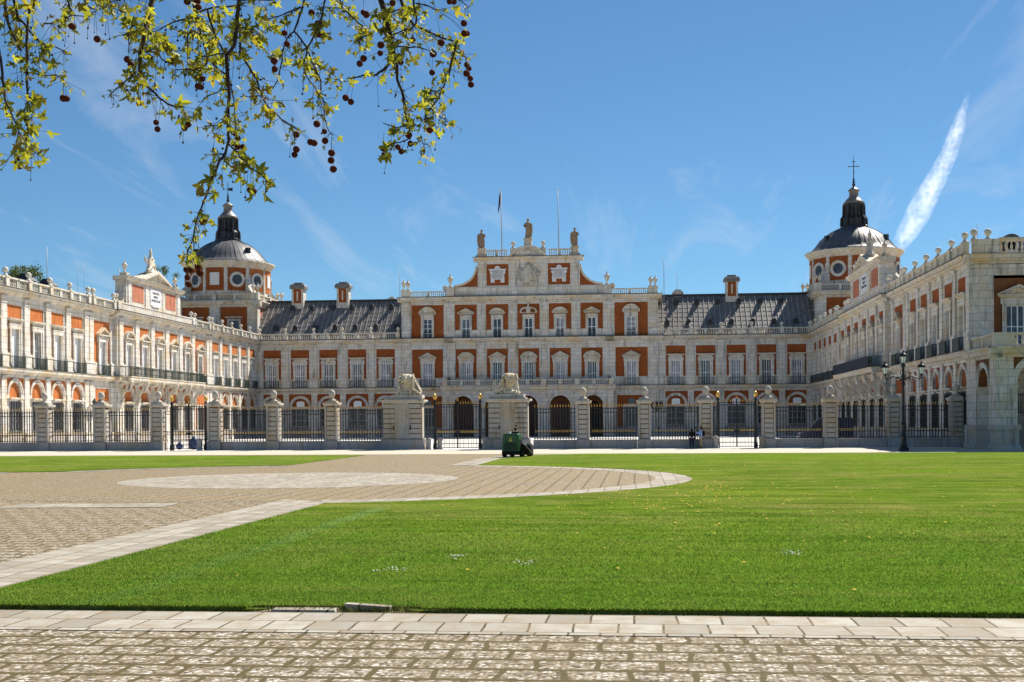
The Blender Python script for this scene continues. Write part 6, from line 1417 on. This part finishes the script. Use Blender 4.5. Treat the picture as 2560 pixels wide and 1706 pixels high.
a = MB(); a.box(-0.27, 0.27, 1.05, 1.55, 0.72, 0.84); a.box(-0.27, 0.27, 0.95, 1.08, 0.8, 1.3); part('seat', a, M['rubber'], G); a = MB(); a.tube([(0, 2.15, 0.9), (0, 1.95, 1.15)], 0.03, 6); a.arch(0, 1.17, 0.15, 0.19, 1.92, 1.96, 0, 360, 14); part('steering_wheel', a, M['rubber'], G)
for x in (-0.05,): a = MB(); a.box(-0.27, -0.13, 0.35, 0.5, 1.72, 1.88); part('warning_light', a, M['paint'], G)
k = 1.0; JS = dict(hip=(0, 0.0, 0.92), waist=(0, 0.02, 1.08), chest=(0, 0.0, 1.36), neck=(0, -0.02, 1.54), head0=(0, -0.03, 1.6), head1=(0, -0.04, 1.68), head2=(0, -0.02, 1.78), face=(0.35, -1, 0))
for s, q in (('l', 1), ('r', -1)):
    JS['sh'+s] = (q*0.19, 0, 1.45); JS['el'+s] = (q*0.27, -0.22, 1.2); JS['wr'+s] = (q*0.16, -0.5, 1.18); JS['hd'+s] = (-q*0.2, -1, 0); JS['th'+s] = (q*0.1, -0.12, 0.9); JS['kn'+s] = (q*0.16, -0.5, 0.92); JS['an'+s] = (q*0.17, -0.62, 0.56); JS['to'+s] = (q*0.17, -0.78, 0.53)
dv = person('driver in dark clothing sitting on the green mower, head above the hopper', (-8.2, 84.3, 0.20), R(180-9), JS, dict(top='black', leg='jeans'))
# shoes were laid on the ground for standing figures: lift the driver's onto the footplate
for c in dv.children:
    if c.name.startswith('shoe'): c.location.z = 0.5

# bundles seen through the small gate before the sunlit wing
M['bluebag'] = plain('blue_plastic', (0.015, 0.05, 0.20), 0.4, 0.4, 0.25)
for x, y, w, lab in ((449, 1112, 0.62, 'small blue sack standing behind the left leaf of the small gate'), (485, 1110, 1.0, 'large blue sack standing behind the right leaf of the small gate')):
    p = at(x, y, 116); a = MB(); a.ball((0, 0, w*0.55), w*0.55, 12, 8, (1, 0.8, 1), 0.07); a.lathe([(w*0.18, w*1.0), (w*0.1, w*1.12), (w*0.2, w*1.24)], (0,0,0), 8); o = part('sack', a, M['bluebag']); o.location = (p.x, p.y, -0.02); tag(o, lab, 'sack', 'blue sacks in the court')
# ------------------------------------------------------------------ trees
def leaf_mat(name, stops, trans=0.5, tcol=(0.30, 0.42, 0.03)):
    t = NT(name, 0.55, 0.3); g = t.n.new("ShaderNodeNewGeometry"); rnd = g.outputs['Random Per Island']
    c = t.ramp(rnd, stops); t.color(c); tr = t.n.new("ShaderNodeBsdfTranslucent"); t.set(tr.inputs[0], t.mix(0.55, c, tcol)); ms = t.n.new("ShaderNodeMixShader"); ms.inputs[0].default_value = trans
    t.link(t.b.outputs[0], ms.inputs[1]); t.link(tr.outputs[0], ms.inputs[2]); t.link(ms.outputs[0], t.out.inputs['Surface']); return t.m
M['planeleaf'] = leaf_mat('young_plane_leaves', [(0.0, (0.035, 0.055, 0.008)), (0.35, (0.10, 0.13, 0.014)), (0.6, (0.22, 0.24, 0.022)), (0.8, (0.40, 0.38, 0.04)), (0.88, (0.20, 0.09, 0.02)), (1.0, (0.06, 0.03, 0.012))], 0.5, (0.52, 0.52, 0.03))
M['darkleaf'] = leaf_mat('dark_tree_leaves', [(0.0, (0.012, 0.03, 0.014)), (0.6, (0.025, 0.05, 0.02)), (1.0, (0.05, 0.08, 0.03))], 0.2)
M['bark'] = plain('dark_bark', (0.045, 0.032, 0.022), 0.9, 0.1, 0.5, 12, 0, 0.6); M['palebark'] = plain('mottled_plane_bark', (0.30, 0.26, 0.19), 0.9, 0.1, 0.45, 5, 0, 0.5)
M['seed'] = plain('dry_seed_ball', (0.085, 0.022, 0.010), 0.9, 0.1, 0.5, 300, 0, 0.5)
def far_tree(px, py, d, w, h, label, sparse=0.0, seed=1):
    """a tree behind the wing whose crown top shows at pixel (px, py)"""
    rr = random.Random(seed); top = at(px, py, d); H = top.z; T = thing('tree', label, 'tree', (top.x, top.y, 0), group='trees behind the left wing')
    a = MB(); a.tube([(0, 0, 0), (0.1, 0, H*0.5), (-0.1, 0.1, H*0.93)], [0.4, 0.28, 0.05], 8); limbs = []
    for k in range(16):
        z = H*(0.5+0.45*rr.random()); t = rr.random()*6.28; r = w*0.5*(1-0.3*rr.random()); e = (r*math.cos(t), r*math.sin(t), min(H-0.2, z+h*0.12)); a.tube([(0, 0, z-h*0.15), (e[0]*0.5, e[1]*0.5, z), e], [0.12, 0.08, 0.02], 5); limbs.append(e)
    part('trunk', a, M['bark'], T)
    a = MB(); blobs = [(rr.uniform(-.5, .5)*w, rr.uniform(-.5, .5)*w, H - h*rr.random()**1.3*0.9 - 0.3, rr.uniform(0.3, 0.75)) for k in range(34)] + [(e[0], e[1], e[2], 0.6) for e in limbs]
    for bx, by, bz, br_ in blobs:
        for k in range(int(90*(1-sparse))):
            v = Vector((rr.gauss(0, 1), rr.gauss(0, 1), rr.gauss(0, 0.8)))*br_*0.62; c = Vector((bx, by, bz))+v; n = Vector((rr.gauss(0, 1), rr.gauss(0, 1), rr.gauss(0, 1))).normalized(); u = n.orthogonal().normalized()*rr.uniform(0.07, 0.16); q = n.cross(u)*0.6
            a.add([tuple(c-u), tuple(c+q), tuple(c+u), tuple(c-q)], [(0, 1, 2, 3)])
    part('crown', a, M['darkleaf'], T)
far_tree(26, 674, 158, 1.9, 2.5, 'left and lower of two dark tree crowns showing above the left wing balustrade', 0.45, 3); far_tree(60, 664, 160, 3.2, 3.2, 'right and taller of two dark tree crowns showing above the left wing balustrade', 0.3, 5)
far_tree(412, 668, 205, 4.2, 6.0, 'thin-leaved tree between the wing attic and the left domed tower', 0.3, 7)

# plane tree: the trunk stands left of the view, its branches hang into the picture
PT = thing('plane_tree', 'plane tree whose young leafy branches and brown seed balls hang into the sky', 'tree', (-7.2, 4.6, 0))
O0 = Vector((-7.2, 4.6, 0)); rt = random.Random(42)
a = MB(); a.tube([(0, 0, -0.1), (0, 0, 0.5), (0.05, 0, 2.5), (0.2, 0.1, 4.5), (0.5, 0.3, 6.2)], [0.62, 0.48, 0.42, 0.38, 0.34], 14); part('trunk', a, M['palebark'], PT)
limb_pts = [[(0.4, 0.2, 5.6), (2.2, 1.4, 6.6), (3.9, 2.2, 6.7), (5.4, 2.7, 6.4), (6.9, 3.0, 6.0)], [(0.4, 0.2, 5.9), (1.4, 2.4, 7.0), (2.8, 4.0, 7.2), (4.6, 4.6, 6.9)]]
for lp in limb_pts: a = MB(); a.tube(lp, [0.24-0.035*i for i in range(len(lp))], 10); part('limb', a, M['palebark'], PT)
LIMB = [O0+Vector(p)*(1-t)+Vector(q)*t for lp in limb_pts for p, q in zip(lp[:-1], lp[1:]) for t in ((Vector((0,0,0)).x, ) if False else (0, .25, .5, .75))] if False else [O0+Vector(p).lerp(Vector(q), t) for lp in limb_pts for p, q in zip(lp[:-1], lp[1:]) for t in (0, .25, .5, .75)]
k1, k2, k3 = 600/2045, 620/2113, 0.35714
def Z1(l): return [(x*k1, y*k1) for x, y in l]
def Z2(l): return [(600+x*k2, y*k2) for x, y in l]
def Z3(l): return [(440+x*k3, 440+y*k3) for x, y in l]
# (polyline in the photo, thickness at both ends in mm, distance)
BR = [(Z1([(40,-20),(70,200),(130,340),(180,430)]), 12, 6, 6.6), (Z1([(110,-20),(150,150),(240,250),(310,330),(380,380),(470,400),(610,470)]), 9, 3, 6.3), (Z1([(300,-20),(270,60),(240,150)]), 9, 6, 6.8),
 (Z1([(-20,380),(20,620),(40,780),(60,900),(100,980),(150,1080),(180,1170)]), 9, 3, 6.5), (Z1([(240,150),(225,400),(230,560),(235,800),(235,900),(240,1000),(240,1120),(220,1190),(160,1260),(90,1330)]), 8, 3, 6.8), (Z1([(240,1160),(255,1240),(290,1290),(330,1320)]), 4, 2, 6.8), (Z1([(200,620),(330,635),(480,640),(560,700)]), 5, 3, 6.8),
 (Z1([(370,200),(440,200),(540,160),(620,130),(720,140),(830,90)]), 5, 3, 7.0), (Z1([(560,-20),(590,70),(630,110)]), 7, 4, 7.0), (Z1([(830,-20),(830,90),(900,60),(1050,100)]), 5, 3, 7.2), (Z1([(700,-20),(760,60),(830,90)]), 5, 3, 7.1), (Z1([(1290,-20),(1100,-5),(960,10),(900,60)]), 5, 3, 7.2), (Z1([(960,10),(1060,60),(1060,180)]), 3, 2, 7.2),
 (Z1([(1300,-20),(1270,120),(1240,230),(1225,330),(1190,460),(1190,560),(1200,640),(1235,720),(1290,770),(1360,840),(1430,890),(1540,920),(1590,980)]), 15, 4, 6.6), (Z1([(1190,490),(1150,580),(1130,640),(1060,700),(980,770),(925,830)]), 6, 3, 6.6), (Z1([(1240,200),(1160,215),(1110,240),(1095,330),(1095,450)]), 6, 3, 6.6), (Z1([(1240,240),(1290,280),(1350,320),(1420,350)]), 5, 3, 6.5), (Z1([(1200,430),(1290,440),(1360,480),(1400,520),(1480,560)]), 5, 3, 6.5), (Z1([(1190,560),(1230,640),(1160,690)]), 4, 3, 6.6),
 (Z1([(1625,-20),(1670,120),(1700,230),(1720,330),(1770,480),(1840,570),(1920,630)]), 9, 6, 7.0), (Z1([(1670,120),(1760,80),(1850,60),(2040,40)]), 6, 6, 7.0), (Z1([(1770,90),(1800,200),(1830,290),(1880,390),(1930,460)]), 8, 6, 6.9), (Z1([(1700,160),(1600,160),(1480,190),(1380,240),(1290,280)]), 6, 3, 6.9), (Z1([(1720,330),(1650,260),(1600,290),(1600,360),(1560,430),(1440,440)]), 5, 3, 6.8), (Z1([(1770,480),(1750,560),(1660,600),(1560,590),(1480,600)]), 6, 3, 6.8), (Z1([(1930,460),(1820,470),(1720,480),(1640,540)]), 5, 3, 6.9),
 (Z1([(2040,-20),(2020,150),(2010,280),(2000,380),(1930,470),(1940,640),(1950,760),(1945,900),(1945,1060),(1950,1200),(1920,1310),(1870,1370),(1830,1480),(1790,1568)])+Z3([(230,90),(190,190),(160,260),(140,330),(125,420),(100,490),(80,530)]), 13, 3, 6.4), (Z1([(1940,640),(1870,780),(1760,820)]), 5, 3, 6.4), (Z1([(1945,1000),(1860,1070),(1740,1080)]), 4, 3, 6.4), (Z1([(1920,1310),(1850,1310),(1790,1280)]), 3, 2, 6.4),
 (Z1([(1950,1230),(2000,1280),(2045,1340)])+Z2([(40,1380),(100,1440),(190,1500),(230,1560)]), 6, 3, 6.4), (Z1([(1960,690),(2000,900),(2010,1120)]), 4, 3, 6.4),
 (Z2([(-20,150),(0,300),(0,470),(70,560),(130,660),(160,740),(190,830),(230,900),(320,980),(390,1050),(490,1110)]), 8, 4, 6.9), (Z2([(0,240),(70,230),(130,260),(170,300),(140,350)]), 5, 3, 6.9), (Z2([(550,-20),(510,130),(460,270),(400,330),(360,450),(340,600),(320,690),(230,800)]), 8, 3, 7.2), (Z2([(520,60),(400,110),(330,140),(240,165),(180,150)]), 6, 3, 7.2), (Z2([(0,825),(100,830),(175,820)]), 3, 3, 6.9), (Z2([(190,830),(250,850),(330,860)]), 3, 2, 6.9), (Z2([(-20,15),(100,0),(250,5),(350,-10)]), 4, 4, 7.2),
 (Z2([(460,270),(500,310),(570,410),(610,510),(650,610),(690,690),(680,800),(720,880),(715,1000),(740,1080),(790,1150)]), 7, 3, 7.2), (Z2([(730,-20),(700,130),(660,250),(600,370),(570,440),(540,540),(570,660),(640,750),(690,830)]), 7, 3, 6.7), (Z2([(600,490),(690,580),(780,620),(870,710)]), 4, 2, 7.2), (Z2([(570,410),(525,440),(525,490)]), 4, 3, 7.2),
 (Z2([(850,-20),(870,70),(940,130),(1010,200),(1080,250),(1100,300),(1020,330),(970,360)]), 7, 4, 7.4), (Z2([(720,60),(800,70),(870,70)]), 4, 4, 7.4), (Z2([(920,130),(1000,135)]), 3, 2, 7.4), (Z2([(1080,250),(1040,280),(1025,320)]), 3, 3, 7.4),
 (Z2([(1190,-20),(1230,90),(1240,180),(1280,300),(1300,420),(1290,520),(1220,600),(1160,640),(1060,640),(920,670)]), 20, 4, 6.8), (Z2([(1360,-20),(1400,80),(1430,130),(1480,220),(1560,250),(1690,310),(1780,340),(1840,370),(1870,360)]), 12, 4, 7.0), (Z2([(1480,-20),(1495,110),(1500,200),(1440,260)]), 8, 5, 7.0), (Z2([(1840,380),(1800,530),(1780,640),(1740,730),(1690,840),(1620,930),(1570,1020)]), 8, 4, 7.0), (Z2([(1780,370),(1860,450),(1940,500)]), 5, 3, 7.0),
 (Z2([(1300,420),(1340,560),(1340,680),(1380,780),(1400,900),(1410,960),(1440,1060),(1450,1180)]), 11, 5, 6.8), (Z2([(1240,110),(1310,100),(1370,70)]), 5, 5, 6.8), (Z2([(1495,30),(1600,50),(1680,90)]), 5, 3, 7.0), (Z2([(1730,740),(1680,780),(1600,750)]), 4, 3, 7.0), (Z2([(1690,840),(1620,850),(1540,860)]), 4, 3, 7.0), (Z2([(1850,-5),(1910,30),(1950,60)]), 4, 2, 7.3), (Z2([(1570,1020),(1660,990),(1720,1000),(1770,1040)]), 4, 2, 7.0), (Z2([(1440,1060),(1340,1090),(1220,1050)]), 4, 3, 6.8), (Z2([(1450,1180),(1380,1210),(1280,1240),(1220,1260)]), 4, 3, 6.8), (Z2([(1300,300),(1390,260),(1440,240)]), 5, 4, 6.9), (Z2([(1300,410),(1400,400),(1500,400),(1640,440)]), 6, 3, 6.8), (Z2([(1500,1180),(1560,1230),(1620,1250)]), 3, 2, 6.8)]
brm = MB(); fol = MB(); stk = MB(); starts = 0
LEAF = []
for sx in (1, -1):
    pass
def leaf_shape():
    pts = [(0, 0)]; lobes = [(-118, .42), (-62, .78), (0, 1.0), (62, .78), (118, .42)]; half = [(0.0, 0.0)]
    out = []
    for i, (an, ln) in enumerate(lobes):
        for da, f in ((-20, .60), (-9, .78), (0, 1.0), (9, .78), (20, .60)):
            out.append((ln*f*math.sin(R(an+da)), ln*f*math.cos(R(an+da))))
        if i < 4: m = (lobes[i][0]+lobes[i+1][0])/2; out.append((.36*math.sin(R(m)), .36*math.cos(R(m))))
    return out
LS = leaf_shape()
def add_leaf(c, size):
    n = Vector((rt.gauss(0, 1), rt.gauss(0, 1), rt.gauss(0, 0.8))).normalized(); up = Vector((rt.gauss(0, .6), rt.gauss(0, .6), rt.gauss(-0.5, 0.6))).normalized()
    u = n.cross(up).normalized(); v = u.cross(n); fold = rt.uniform(0.1, 0.5); curl = rt.uniform(-0.4, 0.5); vs = [tuple(c-O0)]
    for x, y in LS: q = c + (u*x*math.cos(fold*0.8) + v*y + n*(abs(x)*fold + curl*y*y))*size; vs.append(tuple(q-O0))
    m = len(LS); fol.add(vs, [(0, 1+i, 1+(i+1) % m) for i in range(m-1)])
nodes = []
for pl, t0, t1, d in BR:
    pts = []; n = len(pl); dd = d + rt.uniform(-0.25, 0.25)
    for i, (x, y) in enumerate(pl):
        for q in ((0, 0.5) if i < n-1 else (0,)):
            xx, yy = (x, y) if q == 0 else ((x+pl[i+1][0])/2+rt.uniform(-2.5, 2.5), (y+pl[i+1][1])/2+rt.uniform(-2.5, 2.5)); pts.append(at(xx, yy, dd + 0.3*math.sin(i*0.9+d*7)*0.6))
    m = len(pts); rad = [(t0 + (t1-t0)*i/(m-1))*0.001*0.85 for i in range(m)]
    if pl[0][1] < 0:                                   # grows down from one of the limbs overhead
        up = min(LIMB, key=lambda q: (q-pts[0]).length); mid_ = pts[0].lerp(up, 0.5)+Vector((0, 0, -0.1)); pts = [up, mid_]+pts; rad = [rad[0]*1.5, rad[0]*1.2]+rad
    brm.tube([tuple(p-O0) for p in pts], rad, 6)
    for p, q in zip(pts[:-1], pts[1:]):
        L_ = (q-p).length; k = max(1, int(L_/0.062))
        if q.z > 5.6: continue
        for j in range(k):
            c = p.lerp(q, (j+rt.random())/k); nodes.append(c)
part('branches', brm, M['bark'], PT)
for c in nodes:
    if rt.random() < 0.56:
        big_ = rt.random() < 0.32
        for _ in range(rt.choice((2, 4, 5, 7))):
            o = Vector((rt.gauss(0, 0.036), rt.gauss(0, 0.05), rt.gauss(-0.022, 0.034))); s_ = rt.uniform(0.04, 0.07) if big_ else rt.uniform(0.018, 0.04); add_leaf(c+o, s_); stk.tube([tuple(c-O0), tuple(c+o-O0)], 0.0011, 4)
    if rt.random() < 0.24:                             # old fruit stalks left hanging
        ln = rt.uniform(0.05, 0.2); e = c+Vector((rt.gauss(0, 0.01), rt.gauss(0, 0.01), -ln)); stk.tube([tuple(c-O0), tuple(c.lerp(e, 0.5)+Vector((rt.gauss(0, .006), 0, 0))-O0), tuple(e-O0)], 0.0012, 4); stk.ball(tuple(e-O0), rt.uniform(0.004, 0.007), 6, 5)
    if rt.random() < 0.12: stk.ball(tuple(c+Vector((rt.gauss(0, .02), 0, -0.02))-O0), 0.007, 6, 5)
part('foliage', fol, M['planeleaf'], PT); part('stalks', stk, M['bark'], PT)
SEEDS = Z1([(828,335),(540,840),(568,842),(155,1350),(167,1415),(1330,1045),(1342,1103),(1603,1062),(1572,1093),(1688,663),(1720,672),(1688,738),(1715,745),(1465,522),(1085,508),(1115,550),(1595,15),(1680,10),(1690,62),(2003,1135),(2025,1180),(1990,1225),(2025,1250),(612,225)]) + Z2([(610,110),(1300,28),(1050,108),(1076,126),(1053,500),(1020,545),(1200,385),(1195,455),(380,283),(400,376),(663,202),(690,206),(658,290),(682,296),(290,520),(297,590),(900,835),(945,870),(25,1255),(480,1148),(480,1275),(465,1320),(600,1213),(632,1220),(655,1058),(720,1122),(725,1202),(780,1305),(776,1368),(795,1443),(1215,1270),(1220,1315),(1247,1342),(1345,1255),(1375,1292),(1437,1152),(1452,1226),(1440,1050),(1618,1110),(1632,1058),(1637,620),(1645,460),(1470,345),(1715,365),(1370,530),(1908,200),(1912,287),(1936,286),(1932,555),(1950,585),(1930,628),(1962,670),(1968,722),(1785,15),(1822,15)]) + Z3([(180,325),(200,318),(520,100),(540,108),(155,585),(155,635),(168,680),(72,658),(98,658),(80,712),(90,760)])
def mks():
    s_ = MB(); s_.ball((0, 0, 0), 0.0165, 12, 9, (1, 1, 0.97), 0.05); return s_.mesh('seed_ball', M['seed'])
sm = mks(); st2 = MB()
for i, (x, y) in enumerate(SEEDS):
    near = min(nodes, key=lambda q: (q-at(x, y, 6.8)).length + (0.3 if q.z < at(x, y, 6.8).z else 0)); d = 6.8 + rt.uniform(-0.25, 0.25); p = at(x, y, d)
    o = put('seed_ball', sm, PT, p-O0); f = rt.uniform(0.95, 1.25)*(0.7 if i in (54, 55) else 1); o.scale = (f, f*rt.uniform(0.9, 1.1), f)
    if near.z < p.z or (near-p).length > 0.3: near = p + Vector((0.004, 0, 0.12))
    st2 = MB(); st2.tube([tuple(p-O0), tuple(p.lerp(near, 0.5)+Vector((0, 0, 0.015))-O0), tuple(near-O0)], 0.0011, 4); part('fruit_stalk', st2, M['bark'], PT)

# ------------------------------------------------------------------ vapour trail high in the sky, a real cloud of thin density
def contrail():
    D = 2600.0; px = [(2420, 235, 4), (2408, 275, 10), (2393, 325, 16), (2372, 385, 19), (2345, 440, 22), (2318, 490, 25), (2298, 530, 28), (2270, 578, 24), (2242, 622, 16), (2220, 660, 6)]
    a = MB(); pts = [at(x, y, D) for x, y, w in px]; rad = [w*D/3100*1.15 for x, y, w in px]; c0 = pts[4].copy(); a.tube([tuple(p-c0) for p in pts], rad, 14)
    t = NT('vapour', 1.0); t.n.remove(t.b); vol = t.n.new("ShaderNodeVolumePrincipled"); P = t.obj()
    n1 = t.noise(P, 0.028, 6, 0.62); n2 = t.noise(P, 0.11, 5, 0.65); d = t.math('MULTIPLY', t.rng(n1, 0.34, 0.62, 0.06, 1), t.rng(n2, 0.33, 0.66, 0.08, 1))
    t.set(vol.inputs['Density'], t.math('MULTIPLY', d, 0.014)); vol.inputs['Color'].default_value = (1, 1, 1, 1); vol.inputs['Anisotropy'].default_value = 0.5; t.link(vol.outputs[0], t.out.inputs['Volume'])
    o = part('vapour_trail', a, t.m); o.location = c0; a = MB(); a.tube([tuple(p-c0) for p in pts[1:-1]], [r*0.5 for r in rad[1:-1]], 12); t2 = t.m.copy(); [l for l in t2.node_tree.nodes if l.type == 'MATH'][-1].inputs[1].default_value = 0.016; part('core', a, t2, o); tag(o, 'white slanting vapour trail in the sky above the right dome', 'vapour trail', kind='stuff')
contrail()
